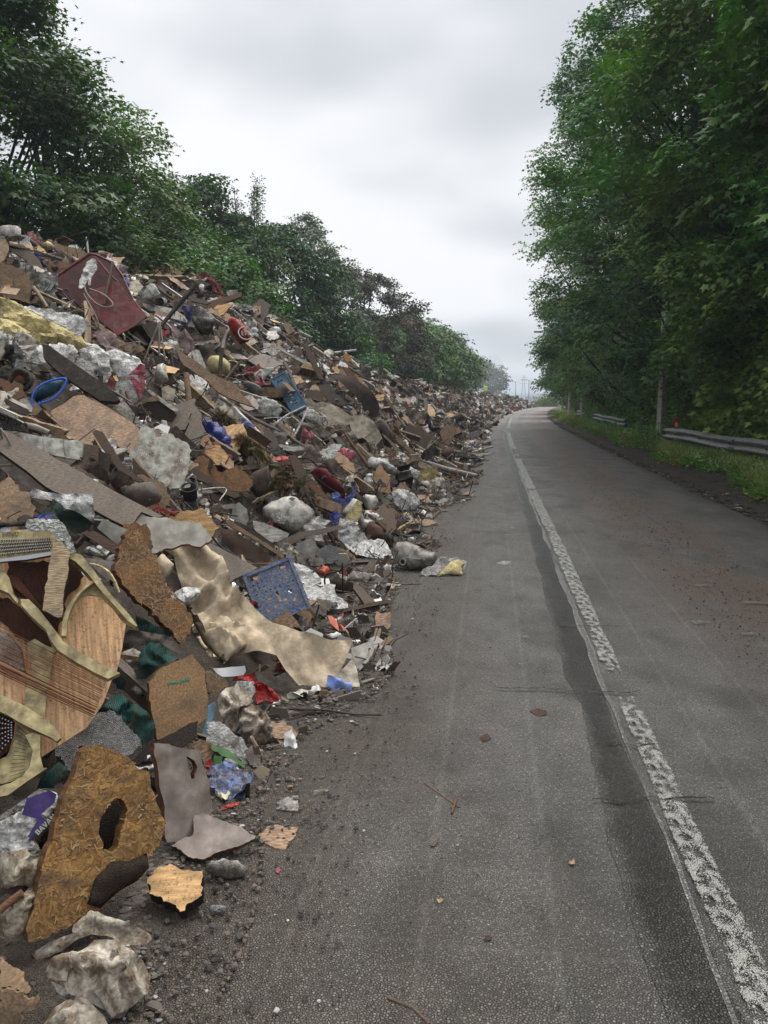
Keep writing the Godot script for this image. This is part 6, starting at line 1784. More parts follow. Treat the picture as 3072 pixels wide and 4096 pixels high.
	piece("slate_piece", V(-1.038,.036,-6.997), V(.1,.85,.5), [-.091,-.075,-.004,.077,.074,.082,.04,-.008,-.02,-.076], "cloth_grey", {t=0.02}, "dark flat slate piece beside the dirty insulation clump", "slate", "")
	piece("sodden_card", V(-.934,.03,-6.749), V(.1,.85,.5), [-.066,-.026,-.006,.067,.05,.079,.047,.012,.015,-.06,-.04,-.072], "card_dark", {t=0.012,jag=0.006}, "sodden dark card between the slate and the grey jerrycan", "card", "")
	piece("leaf", V(-.962,.031,-7.228), V(.3,.35,.88), [-.044,-.006,.003,.012,.016,.057,.037,.006,.019,-.033,-.031,-.036], "brick", {t=0.003,bend=0.02}, "red and green leaf standing up beside the slate piece", "leaf", "")
	jerrycan_grey(V(-.655,0,-7.029))
	var ypap = piece("yellow_paper", V(-.368,.049,-6.957), V(.1,.85,.5), [-.246,-.071,-.199,-.024,-.111,.015,-.053,.11,.046,.143,.129,.121,.203,.063,.166,-.032,.136,-.115,.026,-.103,-.096,-.107], "bag_grey", {t=0.004,lump=0.03,ridge=0.03,cell=0.022}, "crumpled yellow and grey packaging lying on the asphalt beside the grey jerrycan", "packaging", "the yellow crumpled packaging")
	piece("yellow_foam", V(-.291,.057,-6.938), V(.1,.85,.5), [-.163,-.101,-.086,-.002,-.018,.092,.061,.119,.109,.048,.075,.008,.071,-.093,-.048,-.071], "foam", {puff=0.03,lump=0.02,ridge=0.02,cell=0.018}, "", "", "", ypap)
	piece("white_sheet", V(-1.339,.228,-7.674), V(.3,.35,.88), [-.118,.079,-.099,.14,.016,.123,.06,.063,.118,-.025,.172,-.096,.048,-.123,-.067,-.113,-.131,-.048], "bag_white", {t=0.006,lump=0.02,cell=0.025,buckle=0.34,stiff=2}, "large sheet of white card standing against the pale bucket", "sheet", "the large white sheet")
	piece("white_sheet", V(-1.136,.074,-7.609), V(.1,.85,.5), [-.257,.079,-.132,.076,-.011,.114,.1,.128,.141,.111,.176,.001,.208,-.138,.125,-.159,.004,-.134,-.137,-.086,-.217,.008], "bag_white", {t=0.006,lump=0.02,cell=0.025,buckle=0.34,stiff=2}, "torn white sheet lying flat with dark scuffs before the brown pot", "sheet", "the scuffed white sheet")
	piece("brown_pot", V(-1.166,.19,-8.037), V(.3,.35,.88), [-.086,.05,-.06,.105,-.015,.115,.027,.075,.09,.034,.108,-.034,.098,-.1,.003,-.107,-.073,-.099,-.091,-.038], "carpet_pink", {puff=0.1,lump=0.02,cell=0.025,pw=0.5}, "rounded pinkish brown cushion at the toe of the heap", "cushion", "the pinkish brown cushion")
	piece("dark_rag", V(-1.015,.09,-8.069), V(.3,.35,.88), [-.043,.059,.003,.079,.056,.044,.042,-.077,-.009,-.086,-.049,-.019], "cloth_dark", {puff=0.04,lump=0.03,cell=0.02}, "dark wet rag between the brown cushion and the grey jerrycan", "rag", "")
	var bucket = piece("pale_bucket", V(-1.333,.335,-8.093), V(.3,.35,.88), [-.182,.028,-.105,.127,-.045,.193,.025,.157,.035,.055,.057,-.035,.167,-.05,.146,-.116,.058,-.191,.008,-.101,-.022,-.055,-.141,-.012], "jerry_white", {puff=0.1,pw=0.3,cell=0.03}, "white square bucket lying on its side with yellow paint inside", "bucket", "the white square bucket")
	piece("yellow_paint", V(-1.344,.406,-7.982), V(.3,.35,.88), [-.108,-.068,-.054,.013,.017,.1,.071,.088,.059,-.012,.014,-.121], "foam", {t=0.006,jag=0.006}, "", "", "", bucket)
	piece("ribbed_tub", V(-1.491,.224,-9.999), V(.3,.35,.88), [-.102,.076,-.064,.111,.075,.09,.113,-.001,.081,-.089,-.028,-.139,-.075,-.049], "jerry_white", {puff=0.09,pw=0.35,cell=0.025}, "white ribbed plastic tub behind the square bucket", "tub", "the ribbed tub")
	piece("splintered_lath", V(-1.304,.075,-7.267), V(.3,.35,.88), [-.096,.086,-.028,.063,.049,.01,.096,-.053,.084,-.072,-.014,-.038,-.091,.005], "wood_pale", {t=0.015,jag=0.004}, "pale splintered slat below the white sheets", "slat", "the pale splintered slat")
	piece("stone_block", V(-1.403,.174,-6.776), V(.3,.35,.88), [-.084,.031,-.028,.065,.021,.088,.092,.061,.098,-.049,.036,-.082,-.054,-.085,-.081,-.029], "concrete", {t=0.1,jag=0.006,lump=0.01,cell=0.03}, "rough square block of mortar below the white sheets", "block", "the rough mortar block")
	piece("white_scrap_sheet", V(-1.466,.154,-6.108), V(.25,.7,.67), [-.137,.097,-.051,.092,.023,.063,.103,-.006,.149,-.085,.057,-.13,-.044,-.061,-.1,.031], "bag_white", {t=0.008,lump=0.04,cell=0.019,buckle=0.34,stiff=2}, "dirty white sheet in the rubble above the muddy blue crate", "sheet", "the dirty sheet by the crate")
	piece("orange_wrapper", V(-1.355,.108,-6.445), V(.25,.7,.67), [-.056,.006,-.004,.057,.051,.034,.051,-.013,.006,-.057,-.048,-.028], "orange", {puff=0.03,ridge=0.04,cell=0.018}, "crumpled orange wrapper in the dark rubble", "wrapper", "the orange wrapper")
	piece("plaster_chunk", V(-1.433,.174,-6.491), V(.3,.35,.88), [-.068,.015,.002,.036,.059,.022,.056,-.036,-.048,-.037], "plaster", {t=0.06,jag=0.006}, "white plaster chunk left of the rough mortar block", "chunk", "")
	piece("grey_tile_board", V(-1.572,.225,-6.818), V(.3,.35,.88), [-.124,.018,-.026,.076,.048,.098,.08,.011,.088,-.063,.002,-.096,-.067,-.045], "laminate_grey", {t=0.02,jag=0.006}, "upright grey broken board left of the rough mortar block", "board", "the upright grey board")
	piece("white_chips", V(-1.594,.261,-6.269), V(.3,.35,.88), [-.036,.035,.009,.056,.018,.022,.039,-.024,.015,-.057,-.045,-.032], "plaster", {t=0.02}, "jagged white splinter of plaster beside the pale edged plank", "splinter", "")
	piece("white_chips", V(-1.54,.217,-6.408), V(.3,.35,.88), [-.046,.032,0,.053,.043,.005,.029,-.052,-.027,-.038], "plaster", {t=0.02}, "second jagged white splinter of plaster just above the muddy crate", "splinter", "")
	var jerry = piece("white_jerrycan", V(-1.882,.466,-7.389), V(.3,.35,.88), [-.257,.048,-.185,.099,-.107,.124,-.054,.149,.011,.158,.063,.146,.113,.105,.183,.056,.238,-.006,.232,-.072,.193,-.124,.099,-.201,-.005,-.204,-.092,-.148,-.179,-.086,-.254,-.045], "jerry_white", {puff=0.15,pw=0.22,cell=0.035,lump=0.008}, "large white plastic jerrycan lying among planks, grip facing up", "jerrycan", "the white jerrycan")
	piece("grip", V(-1.932,.43,-7.172), V(.3,.35,.88), [-.081,.045,.007,.055,.08,-.012,.04,-.056,-.047,-.033], "bag_grey", {puff=0.015,cell=0.012,buckle=0.34,stiff=2}, "", "", "", jerry)
	piece("lid", V(-1.832,.607,-7.282), V(.3,.35,.88), [-.041,-.001,-.002,.018,.035,.004,.009,-.022], "jerry_white", {puff=0.03,cell=0.02}, "", "", "", jerry)
	var frame := root_at("broken_window", V(-1.543,.151,-7.291))
	tag(frame, "dark broken window frame leaning over the white jerrycan", "window frame")
	remember(frame, frame.position, "the dark window frame")
	bar("top_bar", [V(-1.835,.496,-7.328), V(-1.734,.646,-7.422)], 0.0156, 0.0156, "rubber", "", "", "", frame, false)
	bar("long_bar", [V(-1.734,.646,-7.422), V(-1.427,.159,-7.333)], 0.0168, 0.0168, "rubber", "", "", "", frame, false)
	bar("side_bar", [V(-1.832,.492,-7.328), V(-1.645,.313,-7.32)], 0.0155, 0.0155, "rubber", "", "", "", frame, false)
	bar("inner_bar", [V(-1.77,.525,-7.362), V(-1.713,.573,-7.401)], 0.0104, 0.0104, "rubber", "", "", "", frame, false)
	bar("inner_bar", [V(-1.748,.463,-7.345), V(-1.679,.523,-7.392)], 0.0091, 0.0091, "rubber", "", "", "", frame, false)
	piece("bent_plank", V(-1.615,.318,-6.917), V(.3,.35,.88), [-.292,-.07,-.204,-.024,-.074,.034,.104,.059,.291,.09,.354,.061,.163,.019,-.009,-.002,-.109,-.058,-.225,-.109], "long_panel", {t=0.015}, "grey plank cracked in the middle and lying across the window frame", "plank", "the cracked grey plank")
	piece("pale_edged_plank", V(-1.871,.439,-6.121), V(.3,.35,.88), [-.211,.149,-.166,.14,-.051,.057,.243,-.147,.242,-.188,.137,-.11,-.01,0,-.183,.1], "wood_tan", {t=0.03,edge="wood_pale",jag=0.003}, "long plank with a pale raw edge above the muddy crate", "plank", "the pale edged plank")
	piece("dark_lath", V(-1.924,.435,-6.333), V(.3,.35,.88), [-.15,.102,-.106,.094,.046,-.002,.176,-.11,.153,-.121,.022,-.036,-.14,.073], "wood_dark", {t=0.02}, "dark slat lying along the pale edged plank", "slat", "the dark slat")
	piece("white_board_strip", V(-1.958,.351,-6.934), V(.3,.35,.88), [-.144,.104,-.065,.083,.054,.029,.18,-.026,.16,-.063,.024,-.108,-.071,-.055,-.14,.035], "wood_painted", {t=0.02,jag=0.004}, "white flaking board strip under the jerrycan", "board", "the white flaking board")
	piece("mottled_carpet", V(-1.845,.399,-5.862), V(.3,.35,.88), [-.185,.151,-.101,.153,.04,.052,.121,-.009,.191,-.076,.168,-.135,.076,-.119,-.025,-.072,-.106,-.016,-.18,.071], "carpet_pink", {t=0.03,lump=0.03,cell=0.04}, "mottled pinkish brown carpet below the pale edged plank", "carpet", "the mottled pink carpet")
	piece("long_grey_board", V(-1.792,.422,-5.217), V(.25,.7,.67), [-.189,.106,-.113,.171,-.032,.121,.103,.023,.219,-.061,.058,-.14,.02,-.175,-.065,-.045], "long_panel", {t=0.02}, "greyish brown board disappearing behind the muddy crate", "board", "the board behind the muddy crate")
	piece("white_panel_piece", V(-2.211,.512,-6.899), V(.3,.35,.88), [-.09,-.041,-.063,.071,-.014,.107,.057,.042,.071,-.059,.039,-.12], "laminate_grey", {t=0.015}, "pale triangular panel left of the white jerrycan", "panel", "the pale triangular panel")
	bar("bent_rail", [V(-2.174,.801,-5.483), V(-2.094,.724,-5.479), V(-2.011,.619,-5.466), V(-1.909,.495,-5.451), V(-1.836,.446,-5.457)], 0.0080, 0.0080, "ink_dark", "long thin dark metal rail bending down the slope", "rail", "the thin dark rail", null, true)
	var piano := root_at("grand_piano", V(-1.52,.232,-2.332))
	tag(piano, "gold painted iron frame of a grand piano with rusty strings and soundboard", "piano frame")
	remember(piano, V(-1.539,.738,-2.654), "the gold piano frame")
	piece("soundboard", V(-1.496,.641,-2.687), V(.42,.5,.76), [-.282,.37,-.067,.353,-.013,.272,.045,.267,.098,.176,.175,.071,.153,-.031,.129,-.111,.107,-.148,.074,-.223,.014,-.302,-.14,-.382,-.293,-.312], "soundboard", {t=0.012}, "", "", "", piano)
	piece("felt_bed", V(-1.612,.83,-2.714), V(.42,.5,.76), [-.138,.126,.015,.114,.096,.108,.122,.056,.062,-.013,.038,-.115,.023,-.155,-.021,-.099,-.078,-.031,-.118,.009], "felt", {t=0.01,jag=0.008}, "", "", "", piano)
	piece("felt_bed", V(-1.673,.737,-2.619), V(.42,.5,.76), [-.095,.123,-.042,.103,-.002,.063,.037,.013,.077,-.042,.097,-.1,.06,-.126,.008,-.055,-.044,-.004,-.097,.027], "felt", {t=0.012,jag=0.008}, "", "", "", piano)
	piece("dust_layer", V(-1.684,.637,-2.548), V(.42,.5,.76), [-.053,.102,0,.086,.043,.021,.054,-.064,.031,-.07,-.02,-.045,-.055,-.031], "plaster", {puff=0.012,lump=0.01,cell=0.012}, "", "", "", piano)
	piece("pin_plate", V(-1.691,1.011,-2.75), V(.42,.5,.76), [-.136,.053,-.016,.051,.069,.051,.094,.024,.076,-.013,.07,-.05,-.019,-.057,-.137,-.06], "iron_gold", {t=0.02}, "", "", "", piano)
	piece("capo_bar", V(-1.709,.963,-2.676), V(.42,.5,.76), [-.084,-.003,-.057,.002,.011,.007,.117,.018,.119,.004,.033,-.007,-.057,-.009,-.084,-.011], "steel", {t=0.02}, "", "", "", piano)
	piece("outer_rim", V(-1.446,.866,-2.751), V(.42,.5,.76), [-.123,.195,-.106,.159,-.081,.119,-.046,.105,-.007,.043,.01,.01,.036,-.04,.076,-.097,.104,-.136,.133,-.186,.127,-.188,.102,-.165,.061,-.106,.021,-.05,-.005,-.008,-.027,.029,-.067,.08,-.094,.098,-.116,.138], "iron_gold", {t=0.05}, "", "", "", piano)
	piece("rim_web", V(-1.503,.901,-2.781), V(.42,.5,.76), [-.048,.072,-.016,.048,.006,.003,.032,-.043,.041,-.049,.031,-.056,.004,-.024,-.013,.004,-.038,.044], "iron_gold", {t=0.015}, "", "", "", piano)
	piece("arch", V(-1.487,.8,-2.685), V(.42,.5,.76), [-.06,-.118,-.054,-.063,-.039,-.019,-.015,.017,.02,.056,.064,.086,.075,.088,.072,.078,.044,.062,.014,.038,-.011,.004,-.029,-.035,-.04,-.075,-.044,-.12], "iron_gold", {t=0.04}, "", "", "", piano)
	piece("arch_plate", V(-1.443,.781,-2.736), V(.42,.5,.76), [-.099,-.016,-.079,.021,-.049,.052,0,.085,.027,.045,.066,-.017,.108,-.076,.115,-.09,.089,-.071,.057,-.016,.017,.033,-.026,.045,-.055,.032,-.08,-.002,-.091,-.027], "iron_gold", {t=0.015}, "", "", "", piano)
	piece("long_strut", V(-1.512,.692,-2.599), V(.42,.5,.76), [-.126,.154,-.099,.15,-.071,.116,-.05,.083,-.012,.019,.009,-.016,.049,-.052,.11,-.097,.192,-.153,.15,-.168,.108,-.141,.046,-.094,-.01,-.046,-.035,-.003,-.047,.033,-.09,.083,-.124,.131], "iron_gold", {t=0.055}, "", "", "", piano)
	piece("strut_end", V(-1.716,.858,-2.609), V(.42,.5,.76), [-.046,.062,-.011,.039,.019,-.01,.04,-.043,.036,-.055,.01,-.014,-.047,.021], "iron_gold", {t=0.04}, "", "", "", piano)
	piece("side_plate", V(-1.758,.898,-2.652), V(.42,.5,.76), [-.033,.051,-.006,.044,.025,-.006,.037,-.064,.011,-.036,-.033,.01], "iron_gold", {t=0.015}, "", "", "", piano)
	piece("cross_plate", V(-1.572,.576,-2.556), V(.42,.5,.76), [-.041,.113,-.014,.127,.017,.101,.066,.073,.048,.067,.036,.014,.014,-.109,.007,-.183,-.058,-.173,-.05,-.052,-.026,.022], "iron_gold", {t=0.015}, "", "", "", piano)
	piece("lower_strut", V(-1.546,.459,-2.427), V(.42,.5,.76), [-.104,.106,-.087,.094,-.046,.068,-.004,.039,.054,-.011,.083,-.043,.099,-.08,.086,-.091,.069,-.075,.032,-.051,-.014,-.02,-.064,.02,-.105,.046], "iron_gold", {t=0.055}, "", "", "", piano)
	piece("lower_rim", V(-1.527,.32,-2.36), V(.42,.5,.76), [.051,.094,.048,.027,.055,-.014,.068,-.017,.004,-.05,-.054,-.084,-.095,-.083,-.094,-.053,-.045,-.046,-.008,-.031,.016,.001,.026,.048,.004,.101,.026,.107], "iron_gold", {t=0.05}, "", "", "", piano)
	piece("lower_plate", V(-1.579,.345,-2.393), V(.42,.5,.76), [.003,.104,.032,.081,.053,.059,.056,.013,.043,-.039,.015,-.079,-.035,-.088,-.068,-.087,-.067,-.013,-.029,-.001,-.003,.05], "iron_gold", {t=0.015}, "", "", "", piano)
	piece("pin_block", V(-1.617,.418,-2.401), V(.42,.5,.76), [-.033,.072,.009,.057,.029,.031,.024,-.009,.006,-.061,-.036,-.09], "felt", {t=0.02}, "", "", "", piano)
	piano_details(piano, [V(-1.79,1.025,-2.704), V(-1.632,1.019,-2.788), V(-1.622,.974,-2.764), V(-1.775,.965,-2.674), V(-1.717,.743,-2.56), V(-1.356,.536,-2.623), V(-1.679,.596,-2.484), V(-1.373,.429,-2.543), V(-1.776,.925,-2.647), V(-1.596,.774,-2.647), V(-1.707,.902,-2.669), V(-1.537,.712,-2.639), V(-1.653,.467,-2.414), V(-1.606,.442,-2.423), V(-1.595,.398,-2.4), V(-1.623,.354,-2.355), V(-1.588,.432,-2.426), V(-1.575,.281,-2.334), V(-1.555,.404,-2.426), V(-1.534,.289,-2.362)], V(.419,.499,.758))
	piece("wood_post", V(-1.545,.894,-2.662), V(.42,.5,.76), [-.007,.134,.011,.138,.024,.124,.045,.096,.033,.012,.018,-.069,.006,-.144,-.001,-.148,-.055,-.118,-.043,-.053,-.031,.028], "wood_pale", {t=0.06,edge="wood_dark",jag=0.004}, "short thick pale timber lying across the piano frame", "timber", "the pale timber on the piano")
	piece("paper_film", V(-1.604,1.048,-2.744), V(.42,.5,.76), [-.088,.032,-.083,.056,-.039,.057,.021,.047,.04,.03,.061,-.026,.077,-.078,.058,-.082,.041,-.046,.014,-.028,.006,.005,-.027,.015,-.08,.018], "bag_clear", {t=0.004,lump=0.015,cell=0.012,buckle=0.34,stiff=2}, "torn whitish film draped over the top corner of the piano frame", "film", "the whitish film on the piano")
	piece("film_scrap", V(-1.759,1.068,-2.684), V(.42,.5,.76), [-.022,-.004,-.017,.014,.023,.009,.021,-.007,-.004,-.011], "bag_white", {t=0.004,lump=0.015,cell=0.015}, "white crumpled scrap beside the black rail on top of the piano frame", "scrap", "")
	bar("black_rail", [V(-1.777,1.089,-2.675), V(-1.734,1.089,-2.699), V(-1.693,1.09,-2.722)], 0.0099, 0.0099, "rubber", "black plastic rail on top of the piano frame", "rail", "the black rail on the piano", null, false)
	bar("yellow_cable", [V(-1.466,.938,-2.747), V(-1.44,.931,-2.757), V(-1.406,.911,-2.762), V(-1.379,.881,-2.758), V(-1.352,.834,-2.742)], 0.0038, 0.0038, "foam", "yellow cable looping beside the piano rim", "cable", "the yellow cable", null, true)
	piece("dark_blue_panel", V(-1.905,.625,-3.792), V(.3,.35,.88), [-.138,.117,-.085,.111,.021,.089,.035,.018,.068,-.053,.101,-.125,.088,-.152,.035,-.08,-.032,.007,-.092,.066], "laminate", {t=0.02}, "dark bluish grey panel behind the piano rim", "panel", "the bluish panel behind the piano")
	piece("plastic_knot", V(-2.026,.75,-3.859), V(.3,.35,.88), [-.061,.009,-.041,.037,-.007,.039,.026,.013,.064,-.024,.06,-.039,0,-.022,-.041,-.013], "bag_clear", {puff=0.03,ridge=0.03,cell=0.016}, "crumpled clear plastic knot above the piano rim", "plastic", "the clear plastic knot")
	piece("long_grey_plank", V(-2.281,1.055,-4.194), V(.45,.6,.65), [-.383,.391,-.316,.362,-.218,.285,-.106,.189,.026,.083,.179,-.044,.294,-.132,.431,-.232,.384,-.237,.315,-.196,.279,-.238,.241,-.298,.154,-.237,.069,-.169,-.022,-.093,-.128,-.033,-.173,.005,-.254,.106,-.38,.241,-.393,.246], "long_panel", {t=0.03,edge="wood_dark",cell=0.12}, "very long grey brown board slanting down from the left edge", "board", "the very long grey board")
	piece("lower_dark_plank", V(-2.491,1.004,-3.991), V(.3,.35,.88), [-.133,.108,-.077,.076,.02,.013,.139,-.054,.157,-.073,.119,-.098,.022,-.043,-.117,.032,-.131,.04], "wood_brown", {t=0.05,edge="wood_dark"}, "brown timber below the very long grey board at the left edge", "timber", "the brown timber at the left edge")
	piece("bluish_board", V(-2.634,1.11,-4.215), V(.3,.35,.88), [-.115,.124,-.086,.108,.032,.018,.128,-.072,.15,-.093,.07,-.095,-.003,-.038,-.069,.004,-.106,.044], "laminate", {t=0.02}, "bluish grey board tucked under the very long grey board", "board", "the bluish grey board")
	piece("white_crumpled_sheet", V(-2.288,.992,-4.009), V(.3,.35,.88), [-.167,.054,-.142,.067,-.108,.068,-.066,.052,-.011,.043,.079,.042,.17,.038,.176,-.053,.175,-.116,.136,-.096,.08,-.072,.053,-.064,.018,-.029,-.017,-.002,-.079,.011,-.134,.023,-.162,.035], "bag_white", {t=0.006,lump=0.04,ridge=0.05,cell=0.03}, "crumpled whitish sheet folded over the long board above the piano", "sheet", "the crumpled sheet above the piano")
	piece("dark_green_net", V(-2.225,.908,-3.951), V(.3,.35,.88), [-.127,.006,-.09,.049,-.05,.089,-.009,.062,.019,.024,.074,.008,.137,-.028,.102,-.075,.048,-.088,.007,-.064,-.035,.003,-.076,.012], "net_green", {dome=0.088,t=0.006,lump=0.025,cell=0.03,ridges=[0.02, 0.03, 11.0, 0.066]}, "dark green netting stuffed under the crumpled whitish sheet", "netting", "the dark green netting")
	piece("pale_panel_below", V(-1.982,.832,-4.012), V(.3,.35,.88), [-.094,.026,-.065,.077,-.003,.045,.06,.01,.102,.005,.032,-.067,.011,-.075,-.044,-.02], "laminate_grey", {t=0.02}, "pale greenish panel under the lower end of the very long board", "panel", "the pale greenish panel")
	piece("dark_beam_below", V(-1.995,.803,-3.892), V(.3,.35,.88), [-.103,.044,-.041,.054,.013,.02,.076,-.024,.069,-.076,-.014,-.019], "wood_brown", {t=0.05}, "dark beam under the pale greenish panel", "beam", "the dark beam over the piano")
	var tiles = piece("tiled_panel", V(-2.738,1.271,-4.643), V(.3,.35,.88), [-.242,.074,-.207,.087,-.168,.08,-.081,.055,-.01,.037,.11,.02,.236,.006,.232,-.054,.223,-.117,.119,-.097,.008,-.069,-.071,-.033,-.151,.012], "tile", {t=0.03}, "", "panel", "the white tiled panel")
	tag(tiles, "strip of grimy white tiles still fixed to their backing", "tiled panel")
	piece("tile", V(-2.84,1.301,-4.598), V(.3,.35,.88), [-.122,.043,-.091,.053,-.052,.048,.034,.024,.102,.006,.119,-.095,.044,-.061,-.035,-.019], "tile", {t=0.008}, "", "", "", tiles)
	piece("tile", V(-2.667,1.246,-4.635), V(.3,.35,.88), [-.065,.062,.049,.045,.065,-.067,-.048,-.041], "tile", {t=0.008}, "", "", "", tiles)
	piece("tile", V(-2.556,1.227,-4.666), V(.3,.35,.88), [-.059,.064,.056,.052,.046,-.066,-.042,-.05], "tile", {t=0.008}, "", "", "", tiles)
	piece("brown_offcut", V(-2.55,1.195,-4.869), V(.3,.35,.88), [-.046,.056,.049,.046,.044,-.061,-.047,-.041], "wood_brown", {t=0.04}, "square brown offcut at the end of the white tiled panel", "offcut", "the square brown offcut")
	piece("blackened_board", V(-2.488,1.142,-4.921), V(.3,.35,.88), [-.032,.067,.044,.038,.028,-.081,-.04,-.025], "wood_dark", {t=0.02}, "burnt looking board behind the square offcut", "board", "")
	piece("khaki_cloth", V(-2.469,1.097,-4.714), V(.3,.35,.88), [-.135,.019,-.094,.049,-.053,.068,.003,.052,.048,.031,.101,-.038,.122,-.091,.053,-.072,-.045,-.018], "cloth_brown", {dome=0.088,t=0.006,lump=0.02,cell=0.03,ridges=[0.02, 0.03, 11.0, 0.066]}, "khaki trousers half buried above the very long board", "trousers", "the khaki trousers")
	piece("khaki_bag", V(-2.299,1.028,-4.754), V(.3,.35,.88), [-.082,.022,-.05,.052,.008,.042,.069,.014,.09,-.026,.007,-.051,-.041,-.054], "cloth_brown", {dome=0.066,t=0.006,lump=0.015,cell=0.025,ridges=[0.02, 0.03, 11.0, 0.050]}, "wrinkled khaki bag beside the trousers", "bag", "the khaki bag")
	piece("grey_cushion", V(-2.181,.94,-4.807), V(.3,.35,.88), [-.184,.031,-.094,.06,.006,.08,.052,.083,.089,.042,.118,-.016,.105,-.052,.038,-.081,-.036,-.092,-.094,-.055], "cloth_grey", {puff=0.12,pw=0.3,cell=0.03}, "grey upholstered cushion lying below the white peeling panel", "cushion", "the grey cushion")
	piece("worn_plank", V(-2.421,1.156,-4.971), V(.3,.35,.88), [-.153,.172,-.136,.19,-.089,.176,-.038,.087,.031,-.035,.116,-.12,.169,-.158,.15,-.171,.098,-.151,.013,-.09,-.055,.013,-.106,.087], "wood_brown", {t=0.035,edge="wood_tan"}, "weathered brown plank lying across the plywood sheet", "plank", "the weathered plank on plywood")
	piece("peeling_panel", V(-2.413,1.108,-5.678), V(.3,.35,.88), [-.179,.243,-.13,.258,-.052,.221,.036,.177,.163,.123,.214,.048,.19,-.047,.168,-.178,.199,-.225,.128,-.244,.05,-.258,-.046,-.189,-.19,-.098,-.233,.002,-.189,.053,-.131,.115], "peeled", {t=0.02,jag=0.02,edge="brick",cell=0.06}, "white painted panel with paint peeling off in the middle of the slope", "panel", "the white peeling panel")
	piece("plywood_sheet", V(-2.999,1.321,-5.822), V(.25,.7,.67), [-.402,.093,-.312,.191,-.173,.329,-.102,.337,.045,.211,.19,.109,.314,-.006,.362,-.157,.308,-.221,.25,-.267,.13,-.163,.044,-.209,-.074,-.18,-.215,-.076,-.366,.009], "plywood", {t=0.015,jag=0.006,edge="wood_dark",cell=0.08}, "tan plywood sheet with a torn corner, lying above the tiled panel", "plywood", "the tan plywood sheet")
	piece("plywood_strip", V(-3.076,1.417,-6.223), V(.25,.7,.67), [-.241,.149,-.209,.188,-.167,.183,-.013,.064,.226,-.155,.225,-.217,.19,-.192,-.01,-.019], "plywood", {t=0.02,edge="wood_dark"}, "narrow strip lying along the upper edge of the plywood sheet", "strip", "the strip on the plywood")
	piece("plywood_corner", V(-2.751,1.21,-5.855), V(.25,.7,.67), [-.122,.008,-.053,.077,-.008,.104,.115,-.002,.061,-.07,.007,-.117], "ply_light", {t=0.012,jag=0.005}, "fresh yellowish corner of split plywood", "plywood", "the yellowish plywood corner")
	piece("fibre_slab", V(-2.481,.835,-7.205), V(.3,.35,.88), [-.293,.117,-.228,.149,-.165,.181,-.104,.127,-.02,.027,.056,.045,.138,.073,.217,-.011,.278,-.091,.247,-.17,.162,-.181,.1,-.164,-.023,-.111,-.121,-.043,-.242,.051], "fibre_board", {t=0.03,jag=0.015,edge="chip_edge",cell=0.05}, "hairy brown fibre slab with a torn side, right of the white peeling panel", "fibre slab", "the hairy fibre slab")
	piece("thick_timber", V(-2.531,.794,-6.948), V(.3,.35,.88), [-.219,.097,-.188,.125,-.105,.124,-.01,.054,.109,-.018,.299,-.15,.238,-.167,.107,-.107,-.024,-.015,-.207,.058], "wood_brown", {t=0.07,edge="wood_dark"}, "thick grey brown timber under the hairy fibre slab", "timber", "the thick timber below the fibre slab")
	piece("brown_sack", V(-2.208,.75,-7.504), V(.3,.35,.88), [-.12,.017,-.053,.084,.027,.124,.094,.15,.102,.013,.07,-.123,-.036,-.174,-.085,-.092], "cloth_brown", {puff=0.12,lump=0.04,cell=0.04}, "dark brown sack behind the conifer branches", "sack", "the dark brown sack")
	piece("black_plate", V(-3.588,1.738,-5.623), V(.3,.35,.88), [-.056,.04,.02,.03,.068,.009,.022,-.034,-.053,-.045], "rubber", {t=0.02}, "black rubber mat above the tyre at the left edge", "mat", "")
	tyre(V(-3.428,1.591,-5.546), 0.095)
	piece("leaning_board", V(-3.369,1.593,-5.329), V(.3,.35,.88), [-.09,.103,-.036,.082,.006,.052,.027,.083,.082,.042,.092,-.04,.005,-.095,-.003,-.136,-.084,-.09], "wood_orange", {t=0.02,jag=0.005}, "pair of reddish brown boards in front of the tyre at the left edge", "board", "the reddish boards before the tyre")
	var net := root_at("landing_net", V(-3.252,1.499,-5.466))
	tag(net, "blue framed fishing net with teal mesh and handle", "fishing net")
	remember(net, net.position, "the blue fishing net")
	bar("hoop", [V(-3.233,1.507,-5.475), V(-3.271,1.474,-5.449), V(-3.295,1.537,-5.466), V(-3.277,1.605,-5.499), V(-3.235,1.649,-5.531), V(-3.168,1.679,-5.566), V(-3.103,1.689,-5.592), V(-3.089,1.66,-5.585), V(-3.113,1.595,-5.551), V(-3.158,1.541,-5.514), V(-3.233,1.507,-5.475)], 0.0081, 0.0081, "net_blue", "", "", "", net, true)
	bar("handle", [V(-3.234,1.517,-5.479), V(-3.272,1.449,-5.439), V(-3.312,1.397,-5.404)], 0.0119, 0.0119, "net_blue", "", "", "", net, false)
	piece("netting", V(-3.228,1.591,-5.567), V(.3,.35,.88), [-.091,-.09,-.07,.015,-.02,.063,.046,.092,.112,.09,.085,.016,.038,-.027,-.027,-.058,-.073,-.1], "net_teal", {puff=0.05,lump=0.03,ridge=0.03,cell=0.03}, "", "", "", net)
	piece("white_shard", V(-3.331,1.495,-5.401), V(.25,.7,.67), [-.09,.005,-.045,.045,.017,.065,.075,.031,.085,-.036,.029,-.062,-.071,-.048], "plaster", {t=0.012,bend=-0.05}, "white broken shell of plastic below the tyre", "plastic shard", "the white shard below the tyre")
